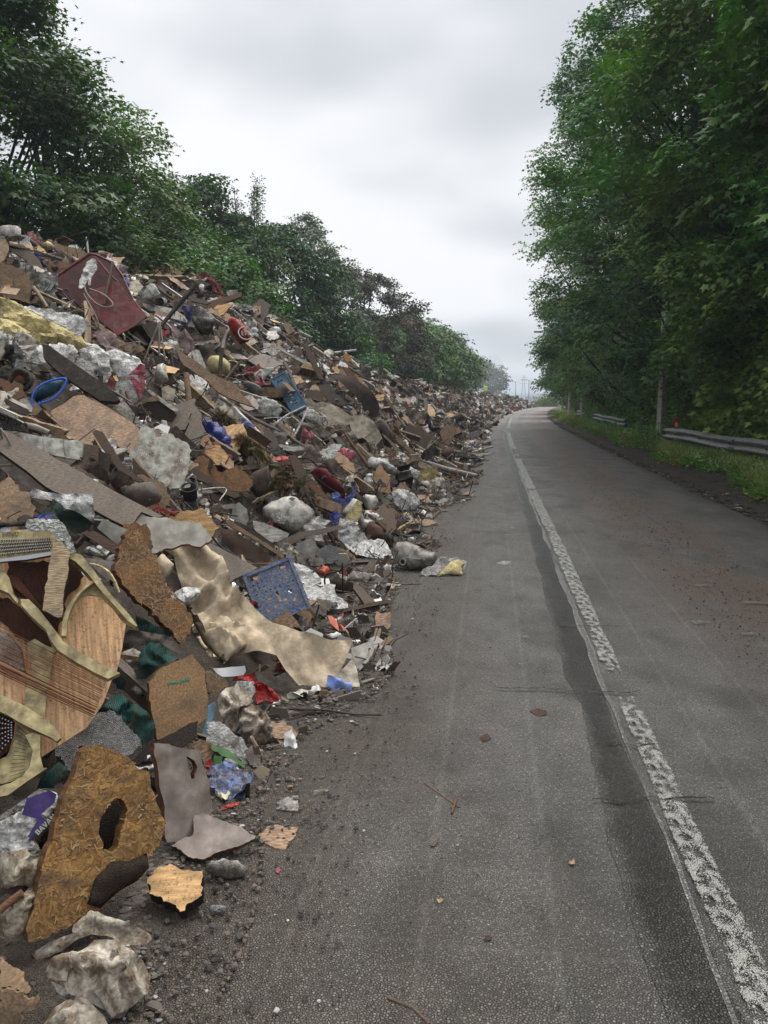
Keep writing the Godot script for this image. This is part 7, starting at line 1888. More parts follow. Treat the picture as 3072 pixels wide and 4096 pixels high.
	var grate = piece("grey_crate_corner", V(-2.861,1.394,-4.519), V(.3,.35,.88), [-.085,.085,-.023,.059,.086,-.002,.095,-.062,.01,-.044,-.082,-.035], "rubber", {t=0.02,holes=[[-.061,.051,-.03,.037,-.037,.007,-.068,.02], [-.019,.033,.016,.016,.009,-.01,-.026,.003], [.028,.011,.063,-.006,.059,-.032,.021,-.019]]}, "", "crate", "the grey lattice crate")
	tag(grate, "corner of a dark grey lattice crate at the left edge", "crate")
	bar("drain_pipe", [V(-2.882,1.379,-4.683), V(-2.82,1.366,-4.699), V(-2.739,1.328,-4.711)], 0.0209, 0.0209, "pole", "grey drain pipe between the lattice crate and the plywood", "pipe", "the grey drain pipe", null, false)
	piece("dark_beam", V(-3.25,1.72,-6.094), V(.3,.35,.88), [-.28,.255,-.237,.25,-.165,.192,-.03,.084,.115,-.025,.25,-.128,.307,-.209,.281,-.231,.157,-.218,.013,-.112,-.142,.008,-.266,.134], "wood_dark", {t=0.07}, "heavy dark wet beam sliding down from the yellow foam", "beam", "the heavy dark beam")
	piece("white_bag_knot", V(-3.64,1.865,-7.139), V(.3,.35,.88), [-.149,.098,-.131,.145,-.077,.166,.013,.154,.074,.107,.116,.06,.125,-.035,.137,-.129,.105,-.209,.015,-.199,-.033,-.146,-.064,-.016,-.13,.004], "bag_white", {puff=0.09,lump=0.06,cell=0.028,buckle=0.34,stiff=2}, "knotted dirty white bag beside the heavy dark beam", "plastic bag", "the knotted white bag")
	var wbag = piece("white_bag_wide", V(-3.413,1.732,-7.28), V(.3,.35,.88), [-.177,.233,-.103,.253,.02,.213,.119,.17,.162,.101,.157,-.077,.12,-.172,.08,-.28,.019,-.233,-.091,-.175,-.103,-.108,-.066,-.023,-.138,.099], "bag_white", {puff=0.075,lump=0.06,cell=0.031,buckle=0.34,stiff=2}, "wide torn white bag with a pink side, below the dark red cabinet", "plastic bag", "the white bag with the pink side")
	piece("pink_side", V(-3.271,1.72,-7.233), V(.3,.35,.88), [.02,.131,.055,.111,.05,-.073,.013,-.173,-.03,-.106,-.078,.028,-.029,.083], "bag_pink", {t=0.006,lump=0.03,cell=0.031,buckle=0.34,stiff=2}, "", "", "", wbag)
	piece("red_rag", V(-3.45,1.682,-7.04), V(.3,.35,.88), [-.04,-.015,-.02,.038,.01,.074,.031,.012,.031,-.067,-.012,-.043], "cloth_red", {t=0.008,lump=0.03,cell=0.025}, "small red rag between the two white bags", "rag", "the small red rag")
	piece("white_cloth_trail", V(-3.025,1.436,-6.423), V(.3,.35,.88), [-.113,.141,-.037,.117,.029,.021,.116,-.1,.138,-.123,.028,-.099,-.059,-.027,-.102,.069], "cloth_white", {t=0.008,lump=0.025,cell=0.05,ridges=[0.02, 0.03, 11.0, 0.030]}, "trailing white cloth hanging down from the wide torn bag", "cloth", "the trailing white cloth")
	var foam_slab = piece("yellow_foam_slab", V(-3.97,2.109,-6.798), V(.3,.35,.88), [-.372,.329,-.282,.318,-.145,.256,-.03,.179,.154,.085,.34,-.01,.392,-.114,.295,-.16,.227,-.17,.113,-.159,.032,-.093,-.023,-.184,-.113,-.159,-.227,-.084,-.362,-.034], "foam", {puff=0.09,lump=0.06,ridge=0.06,cell=0.028,pw=0.35,crumple=0.006}, "thick slab of crumbling yellow foam at the left edge", "foam slab", "the yellow foam slab")
	piece("white_skin", V(-3.75,2.226,-6.762), V(.3,.35,.88), [-.309,.12,-.139,.104,.019,.076,.121,.046,.215,-.011,.199,-.095,.163,-.15,.077,-.104,-.013,-.05,-.115,.002,-.217,.061], "bag_white", {t=0.012,lump=0.03,cell=0.037,jag=0.01,crumple=0.008}, "", "", "", foam_slab)
	piece("yellow_foam_lump", V(-3.934,2.082,-6.594), V(.3,.35,.88), [-.285,.156,-.197,.145,-.153,.121,-.064,.059,-.008,.022,.124,.018,.275,.024,.283,-.036,.181,-.057,.104,-.067,.094,-.127,.04,-.168,-.115,-.082,-.28,-.007], "foam", {puff=0.08,lump=0.06,ridge=0.04,cell=0.028,crumple=0.006}, "broken lump of yellow foam lying on the foam slab", "foam lump", "the broken foam lump")
	var cabinet := root_at("metal_cabinet", V(-3.833,2.184,-8.018))
	tag(cabinet, "dark red sheet metal cabinet lying open on top of the heap", "metal cabinet")
	remember(cabinet, cabinet.position + Vector3(-0.4, 0.4, 0.0), "the dark red cabinet")
	piece("back_panel", V(-4.303,2.732,-8.463), V(.25,.45,.85), [-.481,0,-.433,.13,-.251,.282,-.06,.438,.005,.431,.189,.331,.296,.158,.427,-.15,.567,-.352,.278,-.591,.033,-.395,-.171,-.197,-.4,-.084], "maroon_dark", {t=0.02}, "", "", "", cabinet)
	piece("door", V(-3.908,2.489,-8.099), V(.25,.45,.85), [-.231,.199,-.113,.235,.038,.306,.201,.069,.343,-.125,.216,-.24,.058,-.35,-.193,-.11,-.32,.017], "maroon", {t=0.015,lump=0.02,cell=0.1}, "", "", "", cabinet)
	bar("frame_edge", [V(-4.57,2.766,-8.086), V(-4.418,2.919,-8.212), V(-4.26,3.065,-8.336)], 0.0176, 0.0176, "maroon", "", "", "", cabinet, false)
	bar("frame_edge", [V(-4.26,3.065,-8.336), V(-4.2,3.055,-8.348), V(-4.019,2.973,-8.358), V(-3.891,2.82,-8.314)], 0.0128, 0.0128, "maroon", "", "", "", cabinet, false)
	bar("frame_edge", [V(-3.891,2.82,-8.314), V(-3.739,2.559,-8.221), V(-3.575,2.379,-8.174)], 0.0093, 0.0093, "maroon", "", "", "", cabinet, false)
	bar("frame_edge", [V(-4.203,3.032,-8.335), V(-4.037,2.854,-8.29), V(-3.919,2.751,-8.27)], 0.0111, 0.0111, "maroon", "", "", "", cabinet, false)
	piece("white_flap", V(-4.232,2.811,-8.233), V(.25,.45,.85), [-.026,.164,.026,.225,.077,.23,.077,.082,.026,-.02,.03,-.121,.007,-.116,-.001,-.038,-.052,-.176,-.083,-.157,-.081,-.073], "bag_white", {t=0.006,lump=0.04,cell=0.025,buckle=0.34,stiff=2}, "limp white strip of plastic hanging in the dark red cabinet", "plastic strip", "the limp white strip")
	bar("loose_cable", [V(-4.194,2.713,-8.052), V(-4.148,2.612,-8.012), V(-4.054,2.519,-7.991), V(-3.955,2.471,-7.994), V(-3.88,2.486,-8.024), V(-3.91,2.544,-8.046), V(-4.007,2.615,-8.055), V(-4.132,2.663,-8.043)], 0.0084, 0.0084, "pole", "grey cable looped in the mouth of the dark red cabinet", "cable", "the looped grey cable", null, true)
	bar("bent_conduit", [V(-3.978,2.968,-8.274), V(-3.974,2.841,-8.207), V(-3.977,2.677,-8.12), V(-3.977,2.502,-8.027)], 0.0140, 0.0140, "wood_brown", "thin brown pole standing in the dark red cabinet", "pole", "the thin pole in the cabinet", null, false)
	bar("chrome_rod", [V(-4.521,2.782,-8.016), V(-4.525,2.709,-7.976), V(-4.56,2.635,-7.926)], 0.0071, 0.0071, "steel", "leftmost of three thin chrome rods beside the dark red cabinet", "rod", "", null, false)
	bar("chrome_rod", [V(-4.507,2.779,-8.018), V(-4.504,2.702,-7.978), V(-4.535,2.635,-7.934)], 0.0071, 0.0071, "steel", "middle of three thin chrome rods beside the dark red cabinet", "rod", "", null, false)
	bar("chrome_rod", [V(-4.491,2.783,-8.025), V(-4.489,2.709,-7.987), V(-4.513,2.639,-7.942)], 0.0071, 0.0071, "steel", "rightmost of three thin chrome rods beside the dark red cabinet", "rod", "", null, false)
	bar("upright_tube", [V(-6.054,3.931,-11.773), V(-6,3.68,-11.692)], 0.0182, 0.0182, "steel", "short upright steel tube on the crest against the trees", "tube", "the upright steel tube", null, false)
	piece("crest_plank", V(-5.988,3.608,-11.135), V(.3,.35,.88), [-.208,.114,-.03,.072,.195,.019,.238,-.039,.082,-.134,-.065,-.061,-.212,.029], "wood_tan", {t=0.03,jag=0.008}, "tan board lying on the crest behind the dark red cabinet", "board", "the tan board on the crest")
	piece("crest_foam", V(-6.187,3.659,-10.917), V(.3,.35,.88), [-.102,.035,-.013,.06,.074,.043,.07,-.063,-.028,-.075], "foam", {puff=0.08,lump=0.04,cell=0.05}, "small lump of yellow foam on the crest", "foam lump", "the small foam lump")
	piece("crest_sack", V(-5.945,3.539,-9.592), V(.3,.35,.88), [-.138,.012,-.062,.062,.032,.076,.15,.072,.145,-.05,.052,-.081,-.043,-.048,-.137,-.043], "bag_grey", {puff=0.105,lump=0.05,cell=0.037,buckle=0.34,stiff=2}, "greyish white sack on the crest at the left edge", "sack", "the greyish sack on the crest")
	piece("pink_wrapper", V(-6.414,3.772,-10.943), V(.3,.35,.88), [-.09,.083,-.036,.075,.093,-.057,.067,-.101,-.034,.001], "bag_pink", {t=0.008,lump=0.04,cell=0.025,buckle=0.34,stiff=2}, "pink and white wrapper on the crest beside the greyish sack", "wrapper", "")
	piece("rounded_board", V(-4.997,3.05,-7.944), V(.3,.35,.88), [-.064,.115,.014,.126,.045,.066,.051,-.011,.008,-.12,-.055,-.176], "wood_pale", {t=0.03}, "pale rounded panel end at the left edge near the crest", "panel", "the pale rounded panel")
	piece("brown_box", V(-4.711,2.688,-7.652), V(.3,.35,.88), [-.171,.194,-.026,.177,.045,.135,.135,.071,.151,-.246,.028,-.201,-.162,-.13], "card", {t=0.03,jag=0.01,edge="card_dark"}, "brown wet box side above the yellow foam at the left edge", "box", "the brown wet box")
	piece("grey_leaning_board", V(-4.906,2.995,-8.258), V(.3,.35,.88), [-.196,.168,-.136,.183,-.065,.183,.099,.016,.159,-.125,.212,-.202,.116,-.174,.021,-.145,-.023,-.012,-.188,.109], "long_panel", {t=0.03}, "grey board leaning below the crest left of the dark red cabinet", "board", "the grey leaning board")
	bar("crest_pole", [V(-5.924,3.434,-9.553), V(-5.724,3.39,-9.603), V(-5.519,3.311,-9.642), V(-5.315,3.249,-9.687)], 0.0192, 0.0192, "wood_grey", "grey pole lying along the crest", "pole", "the grey pole on the crest", null, false)
	bar("yellow_batten", [V(-4.518,2.638,-7.646), V(-4.438,2.537,-7.633), V(-4.37,2.436,-7.616)], 0.0181, 0.0181, "wood_pale", "short yellowish batten standing between foam and cabinet", "batten", "the yellowish batten", null, false)
	piece("reddish_board", V(-4.826,2.898,-8.273), V(.3,.35,.88), [-.094,.073,-.012,.044,.057,-.001,.1,-.079,-.051,-.037], "brick", {t=0.02}, "reddish broken panel under the grey leaning board", "panel", "")
	piece("splintered_veneer", V(-3.795,2.168,-7.873), V(.3,.35,.88), [-.243,.299,-.21,.18,-.117,.093,-.025,.005,.134,-.081,.279,-.154,.319,-.19,.199,-.214,.067,-.156,-.038,-.054,-.143,.077,-.223,.195], "plywood", {t=0.02,jag=0.015,bend=0.08,edge="chip_edge",cell=0.06}, "long splintered sheet of veneer curling below the dark red cabinet", "veneer", "the splintered veneer")
	piece("blue_ball", V(-5.481,3.241,-11.818), V(.3,.35,.88), [-.051,.048,-.011,.105,.042,.051,.053,-.038,.008,-.102,-.041,-.063], "bag_blue", {puff=0.09,pw=0.5,cell=0.025,buckle=0.34,stiff=2}, "blue plastic tub behind the edge of the dark red cabinet", "tub", "the blue tub")
	piece("white_moulding", V(-4.985,2.861,-11.907), V(.3,.35,.88), [-.391,.141,-.257,.122,-.072,.074,.167,.035,.34,-.043,.382,-.109,.372,-.147,.165,-.129,-.099,-.016,-.271,.018,-.336,.053], "jerry_white", {t=0.03,bend=-0.12,cell=0.08}, "long curved white plastic moulding beside the dark red cabinet", "moulding", "the white plastic moulding")
	bar("dark_pole", [V(-4.215,3.088,-11.238), V(-4.398,2.816,-11.067), V(-4.566,2.542,-10.901)], 0.0352, 0.0282, "wood_dark", "thick dark pole leaning uphill in the middle of the upper slope", "pole", "the thick leaning pole", null, false)
	bar("steel_tube", [V(-3.954,2.435,-9.375), V(-4.019,2.184,-9.253), V(-4.079,1.941,-9.136)], 0.0114, 0.0114, "pole", "leftmost of three thin grey tubes meeting at the top like a tripod", "tube", "the tripod tubes", null, false)
	bar("steel_tube", [V(-3.954,2.435,-9.375), V(-3.921,2.142,-9.269), V(-3.854,1.671,-9.105)], 0.0114, 0.0114, "pole", "middle of three thin grey tubes meeting at the top like a tripod", "tube", "", null, false)
	bar("steel_tube", [V(-3.946,2.43,-9.376), V(-3.877,2.142,-9.285), V(-3.779,1.746,-9.16)], 0.0114, 0.0114, "pole", "rightmost of three thin grey tubes meeting at the top like a tripod", "tube", "", null, false)
	piece("white_cone_bag", V(-5.102,3.086,-11.854), V(.3,.35,.88), [-.146,-.064,-.066,.042,.02,.201,.053,.12,.118,.002,.117,-.072,-.002,-.105,-.094,-.122], "bag_clear", {puff=0.105,lump=0.05,cell=0.037,buckle=0.34,stiff=2}, "clear bag standing to a point on the upper slope", "plastic bag", "the pointed clear bag")
	piece("striped_board", V(-5.401,3.329,-13.871), V(.3,.35,.88), [-.486,.211,-.356,.171,-.096,.057,.135,-.023,.367,-.086,.483,-.135,.412,-.172,.133,-.109,-.174,-.014,-.418,.1], "wood_grey", {t=0.04}, "long grey board with white flecks below the crest", "board", "the flecked grey board")
	piece("orange_timber", V(-4.788,3.254,-14.271), V(.3,.35,.88), [-.293,-.048,-.108,.045,.312,.171,.31,.109,.05,-.004,-.001,-.129,-.271,-.144], "wood_orange", {t=0.06,jag=0.01}, "split orange timber on the crest before the bushy trees", "timber", "the split orange timber")
	piece("crest_white_bag", V(-5.228,3.503,-14.377), V(.3,.35,.88), [-.046,.004,-.017,.094,.038,.042,.036,-.047,-.013,-.093], "bag_white", {puff=0.075,lump=0.05,cell=0.031,buckle=0.34,stiff=2}, "small white bag on the crest beside the dry twigs", "plastic bag", "")
	piece("plastic_tray", V(-5.355,3.682,-16.476), V(.3,.35,.88), [-.101,.007,-.025,.081,.122,.075,.128,-.027,-.03,-.072,-.094,-.064], "bag_grey", {t=0.02,bend=0.05}, "grey plastic tray lid on the crest beside the split timber", "tray", "the grey tray lid")
	piece("black_bin_bag", V(-4.228,2.636,-11.628), V(.3,.35,.88), [-.152,.088,-.099,.162,-.033,.192,.058,.151,.134,.051,.16,-.064,.129,-.151,.024,-.218,-.079,-.169,-.142,-.041], "bag_black", {puff=0.188,lump=0.08,cell=0.05,buckle=0.34,stiff=2}, "full black bin bag left of the red carrier bag", "bin bag", "the black bin bag")
	var redbag = piece("red_carrier_bag", V(-3.806,2.564,-12.025), V(.3,.35,.88), [-.176,.1,-.14,.19,-.079,.209,.022,.163,.087,.075,.138,-.028,.168,-.131,.132,-.191,.009,-.234,-.042,-.134,-.119,-.018], "bag_red", {puff=0.14,lump=0.06,ridge=0.06,cell=0.06}, "bright red carrier bag with a white printed ring", "carrier bag", "the red carrier bag")
	red_print(redbag)
	bar("red_top_bottle", [V(-4.715,2.958,-13.821), V(-4.656,2.871,-13.807), V(-4.591,2.808,-13.804)], 0.0331, 0.0331, "ink_dark", "dark bottle with a red cap beside the red carrier bag", "bottle", "the dark red capped bottle", null, false)
	piece("hanging_cloth", V(-4.319,2.373,-10.953), V(.3,.35,.88), [-.168,.248,-.105,.215,-.044,.147,.004,.08,.064,-.001,.131,-.082,.134,-.217,.109,-.258,.049,-.218,-.011,-.084,-.058,.024,-.106,.146], "cloth_pink", {t=0.01,lump=0.04,cell=0.06,ridges=[0.02, 0.03, 11.0, 0.030]}, "pale lilac cloth hanging under the thick leaning pole", "cloth", "the pale lilac cloth")
	piece("hanging_cloth", V(-4.226,2.347,-11.057), V(.3,.35,.88), [-.064,.183,-.022,.115,.051,.006,.073,-.144,.023,-.172,-.012,-.049,-.048,.06], "cloth_pink", {t=0.01,lump=0.025,cell=0.06,ridges=[0.02, 0.03, 11.0, 0.030]}, "narrow greyish lilac cloth beside the pale one", "cloth", "")
	piece("red_book", V(-4.484,2.437,-10.866), V(.3,.35,.88), [-.053,.002,.045,.058,.05,.004,-.042,-.065], "bag_red", {t=0.03}, "red hard edged scrap beside the tripod tubes", "scrap", "")
	piece("white_meter_box", V(-3.889,2.051,-10.478), V(.3,.35,.88), [-.088,.112,-.019,.136,.016,.126,.105,-.132,.022,-.161,-.035,-.082], "tile", {t=0.05}, "narrow white box with a dark frame lying on the long brown plank", "box", "the narrow white box")
	piece("long_brown_plank", V(-3.438,1.756,-9.879), V(.3,.35,.88), [-.502,.451,-.425,.39,-.249,.258,-.096,.125,.037,.052,.259,-.069,.29,-.154,.409,-.275,.475,-.372,.386,-.335,.208,-.251,.01,-.142,-.154,.027,-.252,.099,-.395,.195], "plywood", {t=0.03,edge="wood_dark",jag=0.008,cell=0.12}, "long brown board running down the middle of the slope below the tripod tubes", "board", "the long brown board")
	piece("yellow_tub", V(-3.76,1.975,-10.946), V(.3,.35,.88), [-.185,.073,-.147,.127,-.035,.156,.088,.116,.149,.049,.146,-.059,.093,-.18,.007,-.167,-.115,-.114], "foam", {puff=0.22,pw=0.35,cell=0.07}, "yellow foam lined tub on the upper slope", "tub", "the yellow lined tub")
	bar("tub_stick", [V(-3.532,2.171,-10.387), V(-3.528,2.015,-10.327), V(-3.52,1.814,-10.249)], 0.0272, 0.0272, "wood_dark", "rough upright stick in front of the yellow lined tub", "stick", "the stick by the yellow tub", null, false)
	bar("tub_stick", [V(-3.282,2.01,-10.363), V(-3.364,1.884,-10.284), V(-3.436,1.772,-10.215)], 0.0184, 0.0184, "wood_grey", "grey stick leaning right of the yellow lined tub", "stick", "", null, false)
	piece("yellow_strip_foam", V(-3.692,2.055,-11.511), V(.3,.35,.88), [-.147,.111,-.076,.111,.012,.013,.14,-.071,.126,-.106,.035,-.085,-.091,.026], "foam", {puff=0.06,lump=0.05,cell=0.05}, "ragged strip of yellow foam beside the lined tub", "foam strip", "the ragged foam strip")
	piece("white_bottle", V(-3.382,1.803,-8.035), V(.3,.35,.88), [-.07,.042,-.038,.092,.017,.108,.044,.083,.052,-.007,.069,-.087,.032,-.107,-.04,-.097,-.066,-.028], "jerry_white", {puff=0.12,pw=0.4,cell=0.05}, "white plastic bottle with a cut top behind the tripod tubes", "bottle", "the white cut bottle")
	piece("pale_round_board", V(-3.251,1.591,-7.878), V(.3,.35,.88), [-.07,.068,-.034,.078,.068,.039,.063,-.039,.035,-.078,-.062,-.068], "canvas_clean", {t=0.02}, "pale rounded board below the tripod tubes", "board", "the pale rounded board")
	bar("rotten_post", [V(-3.198,1.806,-8.244), V(-3.168,1.649,-8.192), V(-3.128,1.432,-8.12)], 0.0308, 0.0308, "wood_tan", "rotten upright post under the long brown board", "post", "the rotten post", null, false)
	bar("thin_post", [V(-3.897,2.094,-9.564), V(-3.865,1.939,-9.513), V(-3.827,1.73,-9.443)], 0.0221, 0.0221, "wood_dark", "thin dark upright post right of the tripod tubes", "post", "", null, false)
	piece("bent_strip", V(-3.199,1.511,-7.242), V(.3,.35,.88), [-.116,-.035,-.071,.001,.077,.064,.11,.028,.11,.006,-.006,-.008,-.104,-.057], "card", {t=0.02,edge="card_dark"}, "bent brown strip forming the top of a dark open box", "box lid", "the bent brown strip")
	piece("box_edge", V(-3.238,1.521,-7.664), V(.3,.35,.88), [-.178,.163,-.105,.102,.016,.007,.171,-.108,.153,-.136,.101,-.107,-.019,-.012,-.14,.092], "wood_painted", {t=0.03}, "chipped white edge board of the dark open box", "board", "the chipped white edge board")
	piece("box_dark", V(-3.243,1.413,-7.63), V(.3,.35,.88), [-.169,.066,-.109,.104,-.005,.108,.116,.008,.159,-.039,.115,-.105,-.015,-.095,-.092,-.047], "card_dark", {t=0.02}, "dark hollow side of an open box below the wide torn bag", "box", "the dark open box")
	bar("reddish_stake", [V(-3.273,1.603,-6.95), V(-3.23,1.522,-6.933), V(-3.175,1.433,-6.916)], 0.0147, 0.0147, "wood_brown", "reddish stake in front of the trailing white cloth", "stake", "the reddish stake", null, false)
	bar("dry_branch", [V(-4.124,1.706,-9.262), V(-3.917,1.728,-9.341), V(-3.792,1.685,-9.367), V(-3.6,1.577,-9.389), V(-3.331,1.414,-9.417)], 0.0074, 0.0030, "bark", "long dry branch arching under the tripod tubes", "branch", "the long dry branch", null, true)
	bar("dry_branch", [V(-3.466,1.708,-8.266), V(-3.28,1.622,-8.296), V(-3.134,1.507,-8.3), V(-2.913,1.353,-8.314)], 0.0065, 0.0026, "bark", "dry branch running towards the long brown board", "branch", "", null, true)
	bar("dry_branch", [V(-2.903,1.712,-8.093), V(-2.935,1.601,-8.038), V(-3.012,1.508,-7.975), V(-3.138,1.49,-7.925)], 0.0063, 0.0025, "bark", "forked dry branch rising to a thin tip", "branch", "the forked dry branch", null, true)
	bar("dry_branch", [V(-3.711,1.512,-9.317), V(-3.546,1.566,-9.395), V(-3.387,1.501,-9.423), V(-3.184,1.284,-9.406)], 0.0074, 0.0029, "bark", "dry branch lying over the brown brush pile", "branch", "the brush pile", null, true)
	bar("dry_branch", [V(-3.232,1.46,-8.161), V(-3.072,1.441,-8.208), V(-2.913,1.355,-8.228), V(-2.833,1.27,-8.221)], 0.0064, 0.0026, "bark", "lower dry branch of the brown brush pile", "branch", "", null, true)
	bar("dry_branch", [V(-3.129,1.416,-7.944), V(-2.971,1.379,-7.983), V(-2.875,1.278,-7.976)], 0.0063, 0.0025, "bark", "lowest dry branch of the brown brush pile", "branch", "", null, true)
	bar("dry_branch", [V(-3.117,1.644,-7.72), V(-3.178,1.679,-7.713), V(-3.271,1.625,-7.66)], 0.0061, 0.0025, "bark", "short dry branch stub by the pale rounded board", "branch", "", null, true)
	bar("dry_branch", [V(-3.6,1.577,-9.388), V(-3.482,1.61,-9.442), V(-3.413,1.741,-9.517)], 0.0074, 0.0030, "bark", "short dry branch crossing the forked one", "branch", "", null, true)
	crate("blue_crate", V(-3.111,1.776,-11.129), V(-2.939,1.882,-11.23), V(-2.728,1.374,-11.1), 0.26, "crate_blue", "clean sky blue plastic crate lying tilted on the upper slope", "the sky blue crate", false)
	piece("crate_liner", V(-3.275,1.859,-11.488), V(.3,.35,.88), [-.143,.002,-.062,.066,.096,.109,.175,.109,.052,-.018,-.01,-.102,-.11,-.165], "bag_clear", {puff=0.09,lump=0.05,cell=0.037,buckle=0.34,stiff=2}, "clear plastic stuffed beside the sky blue crate", "plastic", "the plastic by the blue crate")
	piece("grey_boulder", V(-3.251,1.694,-10.772), V(.3,.35,.88), [-.137,.06,-.072,.09,.037,.061,.128,.002,.124,-.097,.014,-.097,-.094,-.019], "concrete", {puff=0.12,lump=0.03,cell=0.05}, "grey boulder left of the sky blue crate", "boulder", "the grey boulder")
	bar("bent_white_pole", [V(-2.761,1.203,-10.06), V(-2.59,1.331,-10.169), V(-2.39,1.434,-10.279), V(-2.352,1.417,-10.285), V(-2.417,1.235,-10.19), V(-2.495,1.055,-10.092)], 0.0142, 0.0142, "bag_white", "white metal pole bent to a sharp angle below the sky blue crate", "pole", "the bent white pole", null, false)
	piece("clear_bag", V(-2.958,1.397,-10.444), V(.3,.35,.88), [-.175,.028,-.101,.095,-.01,.123,.132,.075,.199,-.04,.133,-.125,-.037,-.109,-.142,-.048], "bag_clear", {puff=0.09,lump=0.06,cell=0.037,buckle=0.34,stiff=2}, "cloudy clear bag below the sky blue crate", "plastic bag", "the cloudy clear bag")
	piece("clear_bag", V(-2.598,1.249,-11.538), V(.3,.35,.88), [-.182,.068,-.072,.088,.039,.109,.142,-.017,.149,-.07,.117,-.126,-.039,-.058,-.155,.005], "bag_clear", {puff=0.105,lump=0.06,cell=0.037,buckle=0.34,stiff=2}, "clear bag of rubbish right of the bent white pole", "plastic bag", "the clear bag by the pole")
	piece("big_pale_sheet", V(-2.38,1.079,-13.459), V(.3,.35,.88), [-.553,.367,-.431,.396,-.295,.33,-.183,.269,.019,.13,.232,.163,.388,.035,.495,-.136,.545,-.258,.456,-.358,.316,-.352,.177,-.331,.07,-.18,-.001,-.011,-.11,-.082,-.228,-.11,-.408,-.032,-.49,.161], "canvas_clean", {t=0.01,lump=0.12,folds=[[-0.7, 0.5, 0.14]],cell=0.07,buckle=0.12}, "large pale beige sheet of stiff plastic draped over the middle slope", "sheet", "the large pale sheet")
	piece("brown_carpet_roll", V(-2.561,1.624,-15.414), V(.3,.35,.88), [-.497,.431,-.424,.459,-.296,.396,-.157,.279,-.029,.19,.125,.099,.282,-.026,.431,-.199,.43,-.332,.382,-.442,.179,-.501,.095,-.358,.048,-.262,-.199,.015,-.37,.25], "carpet_brown", {dome=0.242,t=0.006,lump=0.06,cell=0.08}, "long limp brown carpet roll lying down the slope", "carpet roll", "the brown carpet roll")
	piece("grey_lino", V(-2.827,1.578,-14.344), V(.3,.35,.88), [-.274,.161,-.154,.201,-.025,.214,.071,.032,.176,-.085,.263,-.194,.168,-.219,-.048,-.116,-.177,.006], "cloth_grey", {t=0.02,bend=0.12,cell=0.08}, "grey curled sheet of lino between crate and carpet roll", "lino", "the grey curled lino")
	piece("broken_chest", V(-3.042,1.542,-13.842), V(.3,.35,.88), [-.167,.056,-.056,.144,.168,.107,.125,-.044,.023,-.169,-.092,-.094], "wood_brown", {t=0.06,jag=0.01}, "broken brown chest corner above the large pale sheet", "chest", "the broken brown chest")
	piece("rust_board", V(-3.346,2.044,-19.522), V(.3,.35,.88), [-.25,.275,-.094,.241,.117,-.041,.253,-.269,.073,-.199,-.099,-.007], "wood_orange", {t=0.03}, "orange brown board standing at the head of the carpet roll", "board", "the orange board at the carpet")
	piece("long_white_plank", V(-4.049,2.426,-15.679), V(.3,.35,.88), [-.622,.304,-.395,.227,-.054,.116,.101,-.017,.257,-.101,.604,-.27,.543,-.305,.359,-.229,.15,-.102,-.083,.047,-.319,.136,-.541,.196], "wood_painted", {t=0.04}, "long white painted plank lying below the red carrier bag", "plank", "the long white plank")
	piece("brown_upright", V(-3.291,2.201,-14.907), V(.3,.35,.88), [-.196,.406,-.08,.331,.012,.122,.078,-.081,.178,-.356,.09,-.338,-.001,-.136,-.081,.053], "wood_brown", {t=0.03}, "dark brown plank standing up through the long white plank", "plank", "the dark upright plank")
	piece("yellow_pack", V(-3.968,2.626,-22.288), V(.3,.35,.88), [-.118,.075,-.003,.145,.126,.004,.056,-.137,-.062,-.086], "yellow_card", {t=0.1}, "small orange yellow pack on the crest", "pack", "the orange yellow pack")
	bar("thin_crest_post", [V(-3.527,2.813,-26.229), V(-3.537,2.328,-26.033)], 0.0313, 0.0313, "wood_dark", "thin dark post on the crest before the light green tree", "post", "the thin crest post", null, false)
	piece("corrugated_hose", V(-3.462,1.707,-13.938), V(.3,.35,.88), [-.133,.095,-.096,.133,.043,.032,.133,-.095,.107,-.146,-.055,-.019], "rubber", {puff=0.06,cell=0.05}, "black ribbed hose behind the sky blue crate", "hose", "the black ribbed hose")
	piece("crest_scrap", V(-4.764,2.991,-17.768), V(.3,.35,.88), [-.128,.041,.025,.11,.111,-.003,.048,-.076,-.057,-.071], "bag_white", {puff=0.105,lump=0.05,cell=0.05,buckle=0.34,stiff=2}, "white bag on the crest by the conifer sprig", "plastic bag", "")
	piece("white_siding", V(-3.912,2.248,-14.279), V(.3,.35,.88), [-.247,.091,-.127,.079,.089,.003,.209,-.048,.158,-.101,-.082,-.025], "wood_painted", {t=0.03}, "pale siding strips above the sky blue crate", "siding", "")
	piece("cable_ball", V(-2.387,.951,-11.303), V(.3,.35,.88), [-.105,.02,-.033,.08,.065,.079,.118,-.023,.036,-.094,-.08,-.062], "rubber", {puff=0.12,lump=0.08,ridge=0.1,cell=0.06}, "tangled dark hoses beside a small white box", "hose", "the tangled dark hoses")
	piece("white_box", V(-2.266,.984,-11.592), V(.3,.35,.88), [-.051,.012,.025,.043,.047,.001,.021,-.03,-.043,-.025], "tile", {t=0.06}, "little white box on the large pale sheet's left side", "box", "")
	piece("printed_bag", V(-2.432,1.017,-10.553), V(.3,.35,.88), [-.084,-.048,-.032,.094,.023,.103,.083,.007,.051,-.069,-.041,-.087], "bag_pink", {puff=0.09,lump=0.05,cell=0.031,buckle=0.34,stiff=2}, "whitish bag with pink print below the bent white pole", "plastic bag", "the pink printed bag")
